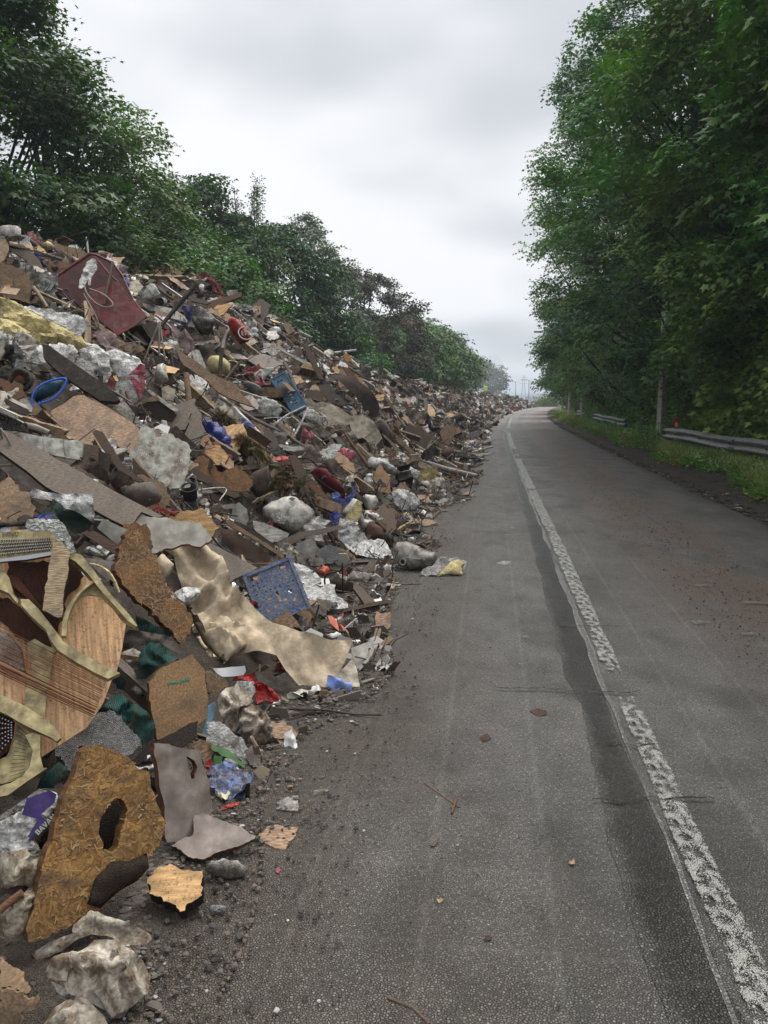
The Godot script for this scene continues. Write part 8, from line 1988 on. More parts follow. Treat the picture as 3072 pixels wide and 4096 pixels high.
	piece("mud_cloth", V(-2.467,1.11,-10.41), V(.3,.35,.88), [-.108,.078,-.016,.125,.091,.096,.15,.01,.084,-.037,-.004,.011,-.028,-.12,-.073,-.138,-.095,-.025], "cloth_grey", {dome=0.11,t=0.006,lump=0.03,cell=0.05,ridges=[0.02, 0.03, 11.0, 0.070]}, "grey muddy cloth below the bent white pole", "cloth", "the muddy cloth by the pole")
	piece("pale_board", V(-2.516,1.12,-9.881), V(.3,.35,.88), [-.065,.087,-.016,.113,.062,-.049,.075,-.13,-.056,-.021], "ply_light", {t=0.02}, "tan pointed board inside the bent white pole", "board", "")
	bar("long_batten", [V(-3.273,1.548,-9.529), V(-2.863,1.285,-9.564), V(-2.505,1.111,-9.617), V(-1.973,.754,-9.656)], 0.0220, 0.0220, "wood_grey", "very long grey batten running down the middle slope", "batten", "the long grey batten", null, false)
	bar("long_batten", [V(-2.759,1.27,-8.498), V(-2.621,1.123,-8.487), V(-2.425,.933,-8.478)], 0.0226, 0.0226, "wood_dark", "dark square batten crossing the long grey one", "batten", "the dark square batten", null, false)
	piece("white_broken_board", V(-2.335,.956,-9.272), V(.3,.35,.88), [-.174,.047,-.047,.029,.113,.018,.16,-.008,.111,-.036,-.034,-.039,-.129,-.012], "wood_painted", {t=0.03,jag=0.008}, "white splintered board end above the burgundy suitcase", "board", "the white splintered board")
	piece("grey_stump", V(-2.462,1.037,-8.938), V(.3,.35,.88), [-.09,.151,-.05,.175,.016,.084,.078,-.079,.088,-.224,.016,-.094,-.058,-.012], "wood_grey", {t=0.03,jag=0.01}, "grey pointed stump of board among the conifer branches", "board", "the grey pointed stump")
	piece("brown_leaf_board", V(-1.895,.787,-7.904), V(.3,.35,.88), [-.11,.186,-.048,.193,.029,.07,.084,-.074,.071,-.202,.031,-.172,-.057,0], "wood_brown", {t=0.02,bend=0.05}, "tall brown curved board left of the burgundy suitcase", "board", "the tall curved board")
	var suitcase = piece("red_suitcase", V(-1.682,.674,-8.222), V(.3,.35,.88), [-.173,.103,-.135,.146,-.084,.171,.014,.114,.061,.061,.102,.008,.185,-.126,.172,-.192,.071,-.156,-.012,-.107,-.067,-.05,-.134,.028], "burgundy", {puff=0.2,pw=0.3,cell=0.05,lump=0.02}, "burgundy fabric suitcase lying on its side above the blue scraps", "suitcase", "the burgundy suitcase")
	bar("zip", [V(-1.804,.766,-8.025), V(-1.706,.69,-8.028), V(-1.608,.621,-8.034), V(-1.484,.551,-8.048)], 0.0056, 0.0056, "ink_dark", "", "", "", suitcase, true)
	bar("handle", [V(-1.692,.724,-7.967), V(-1.668,.751,-7.986), V(-1.64,.73,-7.987)], 0.0083, 0.0083, "ink_dark", "", "", "", suitcase, true)
	piece("blue_plastic", V(-1.443,.537,-7.877), V(.3,.35,.88), [-.122,.06,-.06,.066,-.01,-.02,.062,.034,.108,.09,.085,.168,.123,.118,.111,.033,.029,-.056,-.068,-.075,-.046,-.159,-.102,-.185,-.109,-.074], "bag_blue", {t=0.008,lump=0.07,cell=0.022,buckle=0.34,stiff=2}, "torn royal blue plastic around the foot of the burgundy suitcase", "plastic", "the royal blue plastic")
	piece("blue_plastic", V(-1.506,.354,-7.727), V(.3,.35,.88), [-.04,.061,.043,.072,.058,-.011,.022,-.051,-.033,-.063,-.05,-.008], "bag_blue", {t=0.008,lump=0.05,cell=0.022,buckle=0.34,stiff=2}, "lower royal blue scrap beside the white square bucket", "plastic", "")
	piece("timber_block", V(-1.594,.481,-7.795), V(.3,.35,.88), [-.162,.077,-.127,.097,.088,.015,.135,-.008,.116,-.084,.068,-.089,-.118,-.008], "wood_tan", {t=0.08,edge="wood_brown"}, "thick sawn timber block under the burgundy suitcase", "timber", "the sawn timber block")
	piece("long_splinter", V(-1.742,.621,-7.937), V(.3,.35,.88), [-.086,.11,-.052,.081,.08,-.036,.105,-.101,.009,-.063,-.056,.01], "wood_orange", {t=0.03,jag=0.01}, "orange splintered timber left of the suitcase", "timber", "")
	piece("orange_woodwork", V(-2.261,.795,-11.061), V(.3,.35,.88), [-.205,.059,-.071,.067,.121,.064,.139,.034,.091,-.124,.061,-.144,.051,.015,-.188,.029], "wood_orange", {t=0.03}, "orange wooden frame corner above the burgundy suitcase", "frame", "the orange frame corner")
	piece("pink_cloth_bag", V(-2.066,.714,-11.489), V(.3,.35,.88), [-.145,.055,-.033,.085,.104,.031,.119,-.052,.037,-.081,-.081,-.038], "bag_pink", {puff=0.09,lump=0.05,cell=0.031,buckle=0.34,stiff=2}, "pink and white bag right of the orange frame corner", "plastic bag", "the pink and white bag")
	piece("white_crumpled_bag", V(-1.568,.523,-11.911), V(.3,.35,.88), [-.268,.083,-.19,.156,-.047,.122,.058,.131,.093,.034,.232,-.074,.244,-.18,.122,-.136,-.039,-.069,-.205,-.066], "bag_white", {puff=0.14,lump=0.07,ridge=0.08,cell=0.05}, "crumpled white bag below the large pale sheet", "plastic bag", "the crumpled bag below the sheet")
	piece("grey_bundle", V(-1.82,.468,-11.415), V(.3,.35,.88), [-.213,.155,-.103,.164,-.032,.03,.105,-.014,.224,-.036,.156,-.157,.019,-.114,-.155,-.029], "muddy_bag", {dome=0.154,t=0.006,lump=0.035,cell=0.012,ridges=[0.02, 0.03, 11.0, 0.070]}, "greyish sheet bundle hanging right of the suitcase", "bundle", "the greyish sheet bundle")
	piece("blue_cup", V(-1.761,.501,-11.367), V(.3,.35,.88), [-.063,.022,.036,.024,.063,-.017,-.037,-.029], "net_blue", {t=0.02}, "small bright blue lid on the greyish bundle", "lid", "")
	piece("greenish_panel", V(-1.001,.214,-13.389), V(.3,.35,.88), [-.215,.103,-.058,.16,.156,.168,.133,.038,.209,-.177,-.04,-.195,-.184,-.097], "bag_yellow", {t=0.012,lump=0.04,ridge=0.04,cell=0.05}, "yellow green crumpled panel by the grey pipe at the toe", "panel", "the yellow green panel")
	bar("drain_pipe", [V(-1.881,.432,-15.973), V(-1.321,.285,-15.835), V(-.775,.141,-15.7), V(-.229,.027,-15.616)], 0.0512, 0.0512, "pole", "long grey plastic pipe poking out of the heap onto the asphalt", "pipe", "the long grey pipe", null, false)
	piece("curled_bark", V(-1.73,.603,-13.819), V(.3,.35,.88), [-.204,.066,-.033,.101,.155,.025,.172,-.074,.051,-.072,-.14,-.045], "card", {t=0.015,bend=-0.12}, "curled brown cover around the upper end of the grey pipe", "cover", "the curled brown cover")
	piece("grey_duct", V(-1.852,.943,-14.271), V(.3,.35,.88), [-.176,.048,-.135,.214,-.008,.246,.058,.123,.142,-.082,.166,-.26,.034,-.208,-.081,-.08], "cloth_grey", {puff=0.2,pw=0.45,cell=0.06}, "wide grey duct pipe standing beside the large pale sheet", "duct", "the wide grey duct")
	piece("brown_slab_board", V(-1.574,.723,-17.445), V(.3,.35,.88), [-.246,.213,-.164,.29,.01,.18,.326,-.071,.333,-.164,.095,-.285,-.108,-.159,-.247,-.004], "wood_brown", {t=0.05}, "big brown slab of board standing behind the grey duct", "board", "the big brown slab")
	piece("rust_box", V(-1.124,.546,-21.812), V(.3,.35,.88), [-.221,.085,-.094,.238,.251,.236,.195,.043,.011,-.302,-.141,-.3], "plywood", {t=0.04}, "tan square board near the brown sofa cushions", "board", "the tan square board")
	piece("sofa_cushion", V(-1.28,.738,-32.214), V(.3,.35,.88), [-.381,-.069,-.169,.1,.125,.242,.253,.098,.265,-.073,-.093,-.298], "carpet_brown", {puff=0.25,pw=0.35,cell=0.08}, "upper one of two brown sofa cushions by the toe", "sofa cushion", "the upper sofa cushion")
	piece("sofa_cushion", V(-1.022,.336,-34.076), V(.3,.35,.88), [-.314,.092,-.208,.272,.084,.21,.292,-.123,.218,-.272,-.072,-.18], "carpet_brown", {puff=0.25,pw=0.35,cell=0.08}, "lower one of two brown sofa cushions by the toe", "sofa cushion", "the lower sofa cushion")
	piece("round_boulder", V(-.881,.293,-18.086), V(.3,.35,.88), [-.206,.005,-.065,.163,.092,.145,.143,0,.1,-.126,-.064,-.187], "brick", {puff=0.2,lump=0.05,cell=0.07}, "round pinkish brown boulder at the toe beyond the grey pipe", "boulder", "the pinkish boulder")
	piece("toe_panel", V(-.225,.05,-27.023), V(.1,.85,.5), [-.273,.078,.216,.116,.2,-.07,-.143,-.124], "plywood", {t=0.04}, "pinkish board lying flat at the toe in the distance", "board", "the flat pinkish board")
	piece("flat_sheet", V(-.218,.043,-21.632), V(.1,.85,.5), [-.323,.058,-.015,.024,.362,.072,.157,-.053,-.181,-.101], "bag_grey", {t=0.02,lump=0.03}, "pale crumpled strip lying flat on the asphalt beyond the grey pipe", "sheet", "the flat pale strip")
	piece("white_frame_tub", V(-1.144,.148,-10.855), V(.3,.35,.88), [-.182,.091,-.087,.146,.027,.124,.137,.064,.215,-.054,.102,-.147,-.052,-.161,-.159,-.063], "bag_white", {puff=0.105,lump=0.08,cell=0.025,buckle=0.34,stiff=2}, "heap of white and clear plastic tubs at the toe", "plastic", "the white tubs at the toe")
	piece("white_sheet_roll", V(-1.197,.389,-12.088), V(.3,.35,.88), [-.118,.074,-.011,.093,.133,.026,.125,-.081,-.025,-.099,-.103,-.012], "bag_white", {puff=0.09,lump=0.05,cell=0.031,buckle=0.34,stiff=2}, "white folded sheet left of the yellow green panel", "sheet", "the white folded sheet")
	piece("grey_lath", V(-.748,.028,-10.885), V(.1,.85,.5), [-.209,.048,-.169,.068,.033,.015,.202,-.017,.193,-.062,-.05,-.052], "wood_grey", {t=0.03}, "grey slat lying on the asphalt before the white tubs", "slat", "the grey slat on the asphalt")
	piece("brown_plate", V(-.937,.072,-11.6), V(.1,.85,.5), [-.09,.088,.022,.103,.114,-.076,.023,-.09,-.07,-.025], "plywood", {t=0.02,jag=0.008}, "brown torn plate at the toe beside the white tubs", "board", "the brown torn plate")
	piece("flat_brown_disc", V(-.808,.028,-9.706), V(.1,.85,.5), [-.232,.007,-.059,.065,.092,.054,.186,-.013,.097,-.063,-.086,-.05], "plywood", {t=0.015,jag=0.01}, "rounded brown board lying flat on the asphalt at the toe", "board", "the rounded flat board")
	piece("pale_wedge", V(-1.155,.073,-10.034), V(.3,.35,.88), [-.098,.096,-.038,.077,.045,-.006,.095,-.087,.039,-.077,-.044,-.003], "wood_tan", {t=0.015}, "narrow tan wedge at the toe in front of the white tubs", "board", "")
	piece("foam_bit", V(-1.047,.046,-10.128), V(.3,.35,.88), [-.049,-.006,-.018,.047,.053,.036,.039,-.026,-.025,-.051], "foam", {puff=0.05,cell=0.03}, "yellow foam bit below the white tubs", "foam bit", "")
	piece("curved_plastic", V(-1.116,.473,-15.663), V(.3,.35,.88), [-.216,-.052,-.137,.071,.032,.124,.222,.094,.185,-.017,.015,-.07,-.101,-.151], "rubber", {t=0.03,bend=-0.2}, "dark curved plastic seat beyond the grey pipe", "seat", "the dark curved seat")
	conifer(V(-2.548,1.149,-8.05), 0.45, "hanging green and brown conifer branch in the middle of the slope", "the hanging conifer branch")
	conifer(V(-2.022,.825,-7.654), 0.5, "browned conifer branch left of the burgundy suitcase", "the browned conifer branch")
	conifer(V(-2.847,1.389,-8.244), 0.38, "dry rusty conifer brush below the long brown board", "the dry rusty brush")
	bar("stick", [V(-.233,.002,-3.044), V(-.161,.001,-2.954), V(-.089,-.001,-2.87)], 0.0069, 0.0069, "wood_brown", "thin grey brown slat lying alone on the asphalt", "stick", "the slat on the asphalt", null, false)
	bar("twig", [V(-.101,.011,-2.917), V(-.108,.01,-2.863), V(-.115,.009,-2.813)], 0.0042, 0.0042, "wood_orange", "short orange twig across the end of the lone slat", "twig", "", null, false)
	bar("flat_stick", [V(-.913,-.002,-1.951), V(-.852,-.002,-1.969), V(-.794,-.001,-2.005)], 0.0032, 0.0032, "wood_dark", "dark wet stick on the mud beside the big sheet bundle", "stick", "the dark stick on the mud", null, false)
	piece("fallen_leaf", V(.272,.002,-3.851), V(0,1,.02), [-.05,0,-.006,.057,.032,.015,.032,-.027,-.007,-.045], "brick", {t=0.002,bend=0.01,cell=0.02}, "large brown fallen leaf on the asphalt left of the wet strip", "leaf", "")
	piece("fallen_leaf", V(.006,.004,-3.515), V(0,1,.02), [-.025,.005,.008,.053,.027,-.01,-.01,-.047], "carpet_pink", {t=0.002,bend=0.01,cell=0.02}, "dark reddish fallen leaf below the lone slat's level", "leaf", "")
	piece("fallen_leaf", V(.3,.005,-2.547), V(0,1,.02), [-.01,.005,.009,.019,.009,-.011,-.008,-.013], "chip_board", {t=0.002,bend=0.01,cell=0.02}, "little tan fallen leaf close to the wet strip", "leaf", "")
	piece("fallen_leaf", V(-.126,.002,-2.288), V(0,1,.02), [-.011,-.003,.001,.014,.014,.001,-.004,-.012], "bag_yellow", {t=0.002,bend=0.01,cell=0.02}, "yellow green fallen leaf low on the asphalt", "leaf", "")
	piece("fallen_leaf", V(.022,.002,-2.134), V(0,1,.02), [-.011,.002,.004,.015,.013,-.003,-.005,-.014], "brick", {t=0.002,bend=0.01,cell=0.02}, "brown fallen leaf near the bottom of the asphalt", "leaf", "")
	piece("fallen_leaf", V(-.166,.006,-2.602), V(0,1,.02), [-.015,-.02,-.003,.014,.016,.023,.002,-.017], "wood_brown", {t=0.002,bend=0.01,cell=0.02}, "curled brown leaf left on the asphalt", "leaf", "")
	piece("pink_scrap", V(-.666,.005,-2.377), V(0,1,.02), [-.007,.006,-.001,.019,.009,.001,.006,-.018,-.006,-.008], "bag_pink", {t=0.003}, "tiny bright pink scrap on the mud", "scrap", "")
	piece("glass_piece", V(.157,.003,-7.505), V(0,1,.02), [-.074,-.03,-.001,.078,.071,.053,.005,-.101], "bag_clear", {t=0.003}, "clear plastic scrap on the asphalt left of the edge line", "scrap", "")
	piece("dark_slab", V(-.306,.016,-14.403), V(.1,.85,.5), [-.146,.019,.136,.039,.128,-.019,-.119,-.039], "wood_dark", {t=0.03}, "short dark slab lying on the asphalt near the grey pipe", "slab", "")
	bar("bottom_stick", [V(-.122,.001,-1.792), V(-.168,.002,-1.84), V(-.236,.003,-1.867)], 0.0056, 0.0056, "wood_brown", "brown stick cut off by the bottom edge", "stick", "", null, false)
	piece("rusty_slab", V(4.862,.042,-20.626), V(0,1,.02), [-.621,-.682,.374,1.215,.517,.363,-.27,-.895], "wood_orange", {t=0.1,edge="wood_brown",jag=0.01}, "thick rusty brown slab lying on the verge before the guardrail", "slab", "the rusty brown slab")
	piece("yellow_cloth", V(5.443,.098,-17.412), V(.3,.35,.88), [-.18,.004,-.069,.17,.001,.113,.037,-.018,.147,.036,.203,-.095,-.001,-.11,-.139,-.098], "bag_yellow", {puff=0.1,lump=0.05,ridge=0.06,cell=0.05}, "crumpled yellowish cloth in the weeds under the guardrail", "cloth", "the yellowish cloth")
	piece("verge_card", V(4.521,.03,-14.107), V(.1,.85,.5), [-.125,-.028,.011,.078,.105,.016,.009,-.066], "bag_grey", {t=0.01}, "grey card on the verge at the right edge", "card", "")
	piece("white_stick", V(3.752,.014,-13.113), V(.1,.85,.5), [-.088,.025,.095,.01,.081,-.025,-.088,-.01], "bag_white", {t=0.02}, "white plastic stick on the soil beside the lane", "stick", "")
	piece("litter_scrap", V(3.907,.025,-22.176), V(.1,.85,.5), [-.066,.026,.088,.065,.045,-.036,-.067,-.055], "bag_white", {t=0.01,lump=0.02}, "white crumpled paper on the verge beyond the rusty slab", "scrap", "")
	piece("litter_scrap", V(3.966,.024,-21.615), V(.1,.85,.5), [-.069,.018,.081,.056,.057,-.022,-.068,-.052], "bag_green", {t=0.01,lump=0.02}, "mint green scrap on the verge beyond the rusty slab", "scrap", "")
	piece("litter_scrap", V(4.392,.029,-22.327), V(.1,.85,.5), [-.046,-.032,.034,.069,.045,.028,-.033,-.064], "bag_white", {t=0.01,lump=0.02}, "upright white chip on the verge left of the rusty slab", "scrap", "")
	piece("litter_scrap", V(4.134,.017,-20.205), V(.1,.85,.5), [-.051,.008,.058,.043,.037,-.018,-.043,-.032], "bag_white", {t=0.01,lump=0.02}, "white scrap before the near end of the rusty slab", "scrap", "")
	piece("litter_scrap", V(4.532,.03,-24.88), V(.1,.85,.5), [-.077,.084,.088,.014,.048,-.068,-.059,-.03], "bag_grey", {t=0.01,lump=0.02}, "grey plastic sheet in the weeds beyond the rusty slab", "scrap", "")

func lettering(parent: Node3D, at: Vector3, words: String) -> void:
	var tm := TextMesh.new()
	var font := SystemFont.new()
	font.font_names = PackedStringArray(["Droid Sans"])
	font.font_weight = 700
	tm.font = font
	tm.text = words
	tm.font_size = 24
	tm.pixel_size = 0.0011
	tm.depth = 0.002
	var o := inst("lettering", tm, M.ink_white, parent)
	o.transform = Transform3D(Basis(Vector3(0, 0, 1), 0.75).scaled(Vector3.ONE * 0.8), at + Vector3(0.045, 0.01, 0.082))

func scribble(board: Node3D) -> void:
	# a line of felt pen words, upside down and half washed off
	var st := SurfaceTool.new()
	st.begin(Mesh.PRIMITIVE_TRIANGLES)
	var x := -0.055
	for k in 9:
		var path := []
		for i in 5:
			path.append(Vector3(x + 0.0022 * i, 0.052 + 0.0075 * sin(i * 2.2 + k) + (0.012 if k == 7 and i > 2 else 0.0) - 0.1 * x * 0.5, 0.0138))
		add_tube(st, smooth_path(path, 3), 0.0017, 0.0014, 5)
		x += 0.0115 if k != 4 else 0.018
	add_tube(st, [Vector3(x - 0.005, 0.066, 0.0138), Vector3(x - 0.004, 0.04, 0.0138)], 0.0017, 0.0014, 5)
	st.generate_normals()
	inst("handwriting", st.commit(), M.ink_teal, board)

func red_print(bag: Node3D) -> void:
	var st := SurfaceTool.new()
	st.begin(Mesh.PRIMITIVE_TRIANGLES)
	var c := Vector3(0.09, -0.12, 0.148)
	var pts := []
	for i in 25:
		var a := TAU * i / 24.0
		pts.append(c + Vector3(cos(a) * 0.105, sin(a) * 0.1, -0.03 * cos(a)))
	add_tube(st, pts, 0.009, 0.009, 5)
	for k in 3:
		var x := c.x - 0.055 + 0.045 * k
		for i in 3:
			add_tube(st, [Vector3(x, c.y + 0.03 - 0.025 * i, 0.152), Vector3(x + 0.025, c.y + 0.02 - 0.025 * i + 0.012 * (k - 1), 0.152)], 0.007, 0.006, 4)
		add_tube(st, [Vector3(x + (0.026 if k == 1 else 0.0), c.y + 0.035, 0.152), Vector3(x + 0.004, c.y - 0.03, 0.152)], 0.007, 0.006, 4)
	st.generate_normals()
	inst("printed_ring", st.commit(), M.ink_white, bag)

# a slotted crate: its open-slotted long side from corner a along ab and down ac, `deep` behind it
func crate(called: String, a: Vector3, b: Vector3, c: Vector3, deep: float, m: String, label: String, short: String, dotted: bool) -> void:
	var x := (b - a).normalized()
	var y := (c - a)
	y = (y - x * y.dot(x)).normalized()
	var z := x.cross(-y).normalized()
	var w := a.distance_to(b)
	var h: float = absf((c - a).dot(y))
	var mid := (b + c) * 0.5
	var t := root_at(called, mid, Basis(x, -y, z))
	tag(t, label, "crate", "plastic crates on the heap")
	remember(t, mid, short)
	keep_clear.append([mid, t.basis, PackedVector2Array([Vector2(-w / 2, -h / 2), Vector2(w / 2, -h / 2), Vector2(w / 2, h / 2), Vector2(-w / 2, h / 2)])])
	var holes := []
	var slot := func(cx: float, cy: float, sx: float, sy: float):
		holes.append(PackedVector2Array([Vector2(cx - sx, cy - sy), Vector2(cx + sx, cy - sy), Vector2(cx + sx, cy + sy), Vector2(cx - sx, cy + sy)]))
	if dotted:
		for i in 9:
			for j in 3:
				if not (i > 2 and i < 6 and j == 1):
					slot.call(lerpf(-0.4, 0.4, i / 8.0) * w, (0.08 + 0.1 * j) * h, 0.018 * w, 0.012 * h)
		for i in 7:
			slot.call(lerpf(-0.36, 0.36, i / 6.0) * w, -0.42 * h, 0.018 * w, 0.012 * h)
		for q in [[-0.2, -0.08], [0.26, -0.1], [-0.3, -0.3], [0.28, -0.28], [0.1, -0.22], [-0.12, -0.28]]:
			slot.call(q[0] * w, q[1] * h, 0.035 * w, 0.03 * h)
		slot.call(0.0, -0.1 * h, 0.028 * w, 0.11 * h)
		holes.append(PackedVector2Array([Vector2(-0.43 * w, 0.36 * h), Vector2(-0.25 * w, 0.36 * h), Vector2(-0.22 * w, 0.46 * h), Vector2(-0.4 * w, 0.46 * h)]))
		holes.append(PackedVector2Array([Vector2(0.22 * w, 0.38 * h), Vector2(0.36 * w, 0.38 * h), Vector2(0.36 * w, 0.46 * h), Vector2(0.24 * w, 0.46 * h)]))
	else:
		for i in 2:
			for j in 9:
				slot.call((-0.2 + 0.22 * i) * w, lerpf(-0.36, 0.36, j / 8.0) * h, 0.09 * w, 0.016 * h)
	var face := slab(PackedVector2Array([Vector2(-w / 2, -h / 2), Vector2(w / 2, -h / 2), Vector2(w / 2, h / 2), Vector2(-w / 2, h / 2)]), {"t": 0.006, "holes": holes, "cell": minf(w, h) / 10.0})
	inst("slotted_side", face, M[m], t)
	var rim := 0.022
	inst("rim", boxes([[Vector3(w / 2 - rim / 2 + 0.012, 0, 0.004), Vector3(rim, h + 0.03, 0.03)], [Vector3(-w / 2 + rim / 2 - 0.012, 0, 0.0045), Vector3(rim, h + 0.03, 0.03)], [Vector3(0, h / 2 + 0.004, 0.0035), Vector3(w - rim, rim, 0.026)], [Vector3(0, -h / 2 - 0.004, 0.0035), Vector3(w - rim, rim, 0.026)]]), M[m], t)
	inst("end_wall", boxes([[Vector3(0, h / 2, -deep / 2 - 0.012), Vector3(w, 0.006, deep)]]), M[m], t)
	inst("end_wall", boxes([[Vector3(0, -h / 2, -deep / 2 - 0.012), Vector3(w, 0.006, deep)]]), M[m], t)
	inst("floor", boxes([[Vector3(-w / 2, 0, -deep / 2 - 0.012), Vector3(0.006, h, deep)]]), M[m], t)
	for k in 4:
		inst("rib", boxes([[Vector3(-w / 2 - 0.008, lerpf(-0.35, 0.35, k / 3.0) * h, -deep / 2 - 0.01), Vector3(0.012, 0.016, deep * 0.95)]]), M[m], t)
	for k in 4:
		inst("rib", boxes([[Vector3(lerpf(-0.35, 0.35, k / 3.0) * w, h / 2 + 0.008, -deep / 2 - 0.01), Vector3(0.016, 0.012, deep * 0.95)]]), M[m], t)

func jerrycan_grey(at: Vector3) -> void:
	# dented can lying on its side, mouth towards the viewer
	var t := root_at("grey_jerrycan", at + Vector3(0, 0.115, -0.1), Basis(Vector3.UP, -0.15))
	tag(t, "dented dirty grey jerrycan with an open mouth, lying on the asphalt", "jerrycan")
	remember(t, t.position, "the grey jerrycan")
	var o := poly_of([-0.2, -0.03, -0.15, -0.095, -0.05, -0.118, 0.08, -0.115, 0.19, -0.085, 0.215, -0.02, 0.2, 0.045, 0.1, 0.06, 0.03, 0.1, -0.08, 0.135, -0.17, 0.125, -0.2, 0.06])
	keep_clear.append([t.position + Vector3(0, 0, 0.1), t.basis, o])
	var body := slab(o, {"puff": 0.11, "pw": 0.3, "back": 0.9, "lump": 0.035, "ridge": 0.03, "cell": 0.02, "freq": 5.0})
	inst("body", body, M.jerry_grey, t)
	var mouth := inst("mouth", lathe([Vector2(0.026, 0.0), Vector2(0.026, 0.045), Vector2(0.033, 0.047), Vector2(0.033, 0.058), Vector2(0.024, 0.058), Vector2(0.02, 0.05), Vector2(0.02, 0.0)], 16), M.jerry_grey, t)
	mouth.transform = Transform3D(Basis(Vector3(1, 0, 0), PI / 2 - 0.15) * Basis(Vector3(0, 0, 1), -0.1), Vector3(-0.085, -0.035, 0.085))
	var dark := inst("mouth_hollow", lathe([Vector2(0.0, 0.012), Vector2(0.02, 0.012), Vector2(0.02, 0.01), Vector2(0.0, 0.01)], 14), M.ink_dark, t)
	dark.transform = Transform3D(mouth.transform.basis, mouth.transform.origin + Vector3(0, 0, 0.015))
	inst("seam", tube(smooth_path([Vector3(0.19, 0.02, 0.05), Vector3(0.06, 0.0, 0.115), Vector3(-0.05, 0.01, 0.12)], 5), 0.006, 0.006, 6), M.jerry_grey, t)

func tyre(at: Vector3, r: float) -> void:
	var t := root_at("tyre", at + Vector3(0, r * 0.9, 0), Basis(Vector3.UP, 0.5) * Basis(Vector3(1, 0, 0), PI / 2 - 0.35))
	tag(t, "small dark wheel with a worn tyre at the left edge below the yellow foam", "wheel")
	remember(t, t.position, "the small wheel")
	var prof := []
	for i in 13:
		var a := TAU * i / 12.0
		prof.append(Vector2(r * 0.76 + cos(a) * r * 0.24, sin(a) * r * 0.22))
	inst("tread", lathe(prof, 28), M.rubber, t)
	inst("rim", lathe([Vector2(0.0, 0.02), Vector2(r * 0.2, 0.03), Vector2(r * 0.5, -0.01), Vector2(r * 0.55, 0.04), Vector2(r * 0.58, -0.03), Vector2(0, -0.04)], 20), M.rust, t)
	keep_clear.append([t.position, Basis(Vector3.UP, 0.5), ring_of(blob(10, r, r, 0.0), r, 0.0)])

func conifer(at: Vector3, size: float, label: String, short: String) -> void:
	var t := root_at("conifer_branch", at)
	tag(t, label, "branch", "conifer branches on the heap")
	remember(t, at, short)
	var st := SurfaceTool.new()
	st.begin(Mesh.PRIMITIVE_TRIANGLES)
	var where := []
	var tint := []
	for i in 9:
		var a := rf(-2.6, 0.4)
		var tip := Vector3(cos(a) * 0.7, -0.35 + 0.5 * sin(a) - 0.25, rf(-0.1, 0.5)) * size
		var path := smooth_path([Vector3.ZERO, tip * 0.5 + Vector3(0, 0.1 * size, 0), tip], 5)
		add_tube(st, path, 0.008, 0.003, 5, false)
		for p in path:
			for k in 9:
				where.append(Transform3D(rand_basis().scaled(Vector3.ONE * rf(0.6, 1.1) * size), p + Vector3(rf(-1, 1), rf(-1.2, 0.5), rf(-1, 1)) * 0.06 * size))
				var g := rng.randf()
				tint.append((Color(0.1, 0.13, 0.025) if g < 0.45 and i % 2 == 0 else Color(0.16, 0.085, 0.035)) * rf(0.6, 1.2))
	st.generate_normals()
	inst("stem", st.commit(), M.bark, t)
	var leaf := SurfaceTool.new()
	leaf.begin(Mesh.PRIMITIVE_TRIANGLES)
	for i in 7:
		var y := -0.03 * i
		var s := 0.045 * (1.0 - 0.08 * i)
		tri(leaf, Vector3(0, y, 0), Vector3(s, y - 0.045, 0.01), Vector3(0.006, y - 0.03, 0))
		tri(leaf, Vector3(0, y, 0), Vector3(-0.006, y - 0.03, 0), Vector3(-s, y - 0.045, -0.01))
	leaf.generate_normals()
	tag(scatter("needles", leaf.commit(), M.tinted, where, tint, t), "", "", "", "stuff")

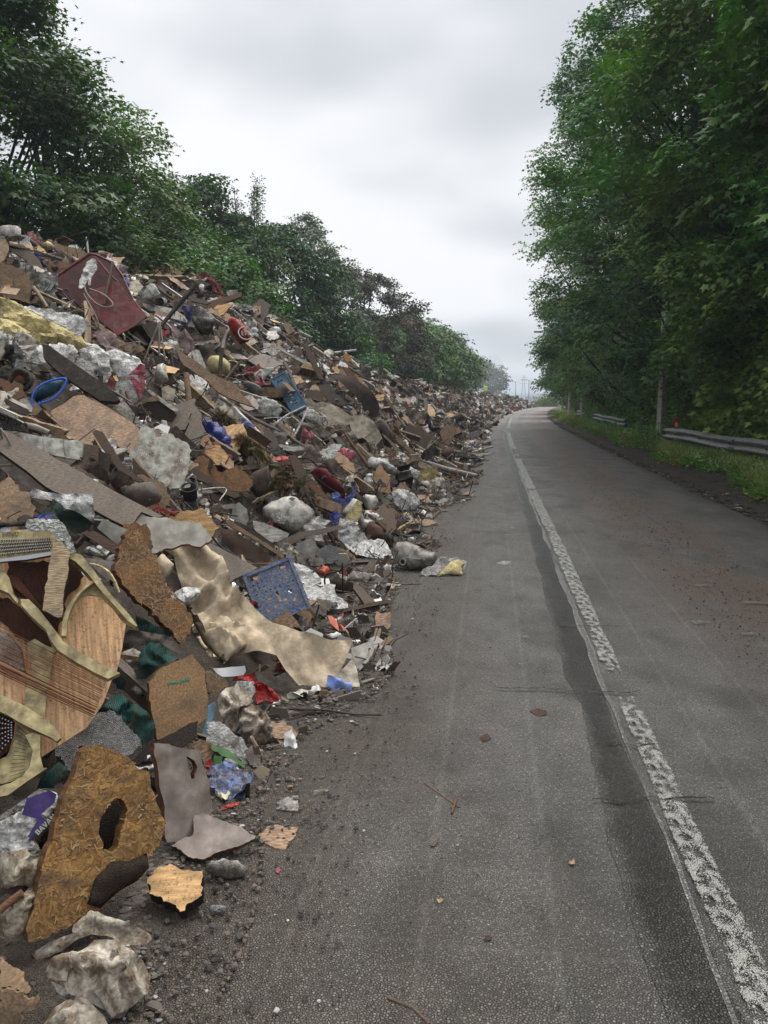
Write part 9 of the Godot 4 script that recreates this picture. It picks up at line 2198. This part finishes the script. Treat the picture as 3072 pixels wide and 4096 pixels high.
# strings, tuning pins and hitch pins; q: corners on the frame's plane, n its normal
func piano_details(piano: Node3D, q: Array, n: Vector3) -> void:
	var inv := piano.transform.affine_inverse()
	var l := []
	for p in q:
		l.append(inv * p)
	var up := inv.basis * n
	for k in 34:      # long strings, fanning
		var t := k / 33.0
		var a: Vector3 = l[4].lerp(l[6], t) + up * rf(0.0, 0.02)
		var b: Vector3 = l[5].lerp(l[7], clampf(t + rf(-0.03, 0.03), 0.0, 1.0)) + up * rf(0.005, 0.03)
		a -= (b - a) * 0.08
		var mid := a.lerp(b, rf(0.4, 0.6)) + up * rf(-0.012, 0.006)
		inst("string", tube([a, mid, b], 0.0008 + (0.0011 if t > 0.7 else 0.0), 0.0008 + (0.0009 if t > 0.7 else 0.0), 5), M.string_copper if k % 4 else M.rust, piano)
	for k in 24:      # short strings under the pin plate
		var t := k / 23.0
		inst("string", tube([l[8].lerp(l[10], t) - up * 0.01, l[9].lerp(l[11], t) - up * 0.015], 0.0009, 0.0009, 4), M.rust, piano)
	for k in 14:
		var t := k / 13.0
		inst("string", tube([l[16].lerp(l[17], t), l[18].lerp(l[19], t)], 0.0008, 0.0008, 4), M.rust, piano)
	var pin := tube([Vector3.ZERO, Vector3(0, 0, 0.022)], 0.0028, 0.0026, 6)
	var hold := basis_of(up, Vector3.UP)
	for row in 5:
		for k in 22:
			var p: Vector3 = l[0].lerp(l[1], (k + 0.4 * (row % 2)) / 22.0).lerp(l[3].lerp(l[2], (k + 0.4 * (row % 2)) / 22.0), (row + 0.5) / 5.0)
			var o := inst("tuning_pin", pin, M.steel, piano)
			o.transform = Transform3D(hold, p + up * 0.008)
	for row in 7:
		for k in 6:
			var p: Vector3 = l[12].lerp(l[13], k / 5.0).lerp(l[15].lerp(l[14], k / 5.0), row / 6.0)
			var o := inst("tuning_pin", pin, M.steel, piano)
			o.transform = Transform3D(hold, p + up * 0.008)
	var tm := TextMesh.new()
	var font := SystemFont.new()
	font.font_names = PackedStringArray(["Droid Serif"])
	tm.font = font
	tm.text = "MUST"
	tm.font_size = 18
	tm.pixel_size = 0.0011
	tm.depth = 0.003
	var o := inst("cast_lettering", tm, M.iron_gold, piano)
	o.transform = Transform3D(hold, l[0].lerp(l[1], 0.2) + hold.y * 0.022 + up * 0.0118)

const EXPOSURE := 2.5

func _ready() -> void:
	rng.seed = 20240
	camera_and_light()
	make_textures()
	make_materials()
	ground_and_road()
	far_things()
	roadside()
	trees()
	laid_out()
	rubbish()
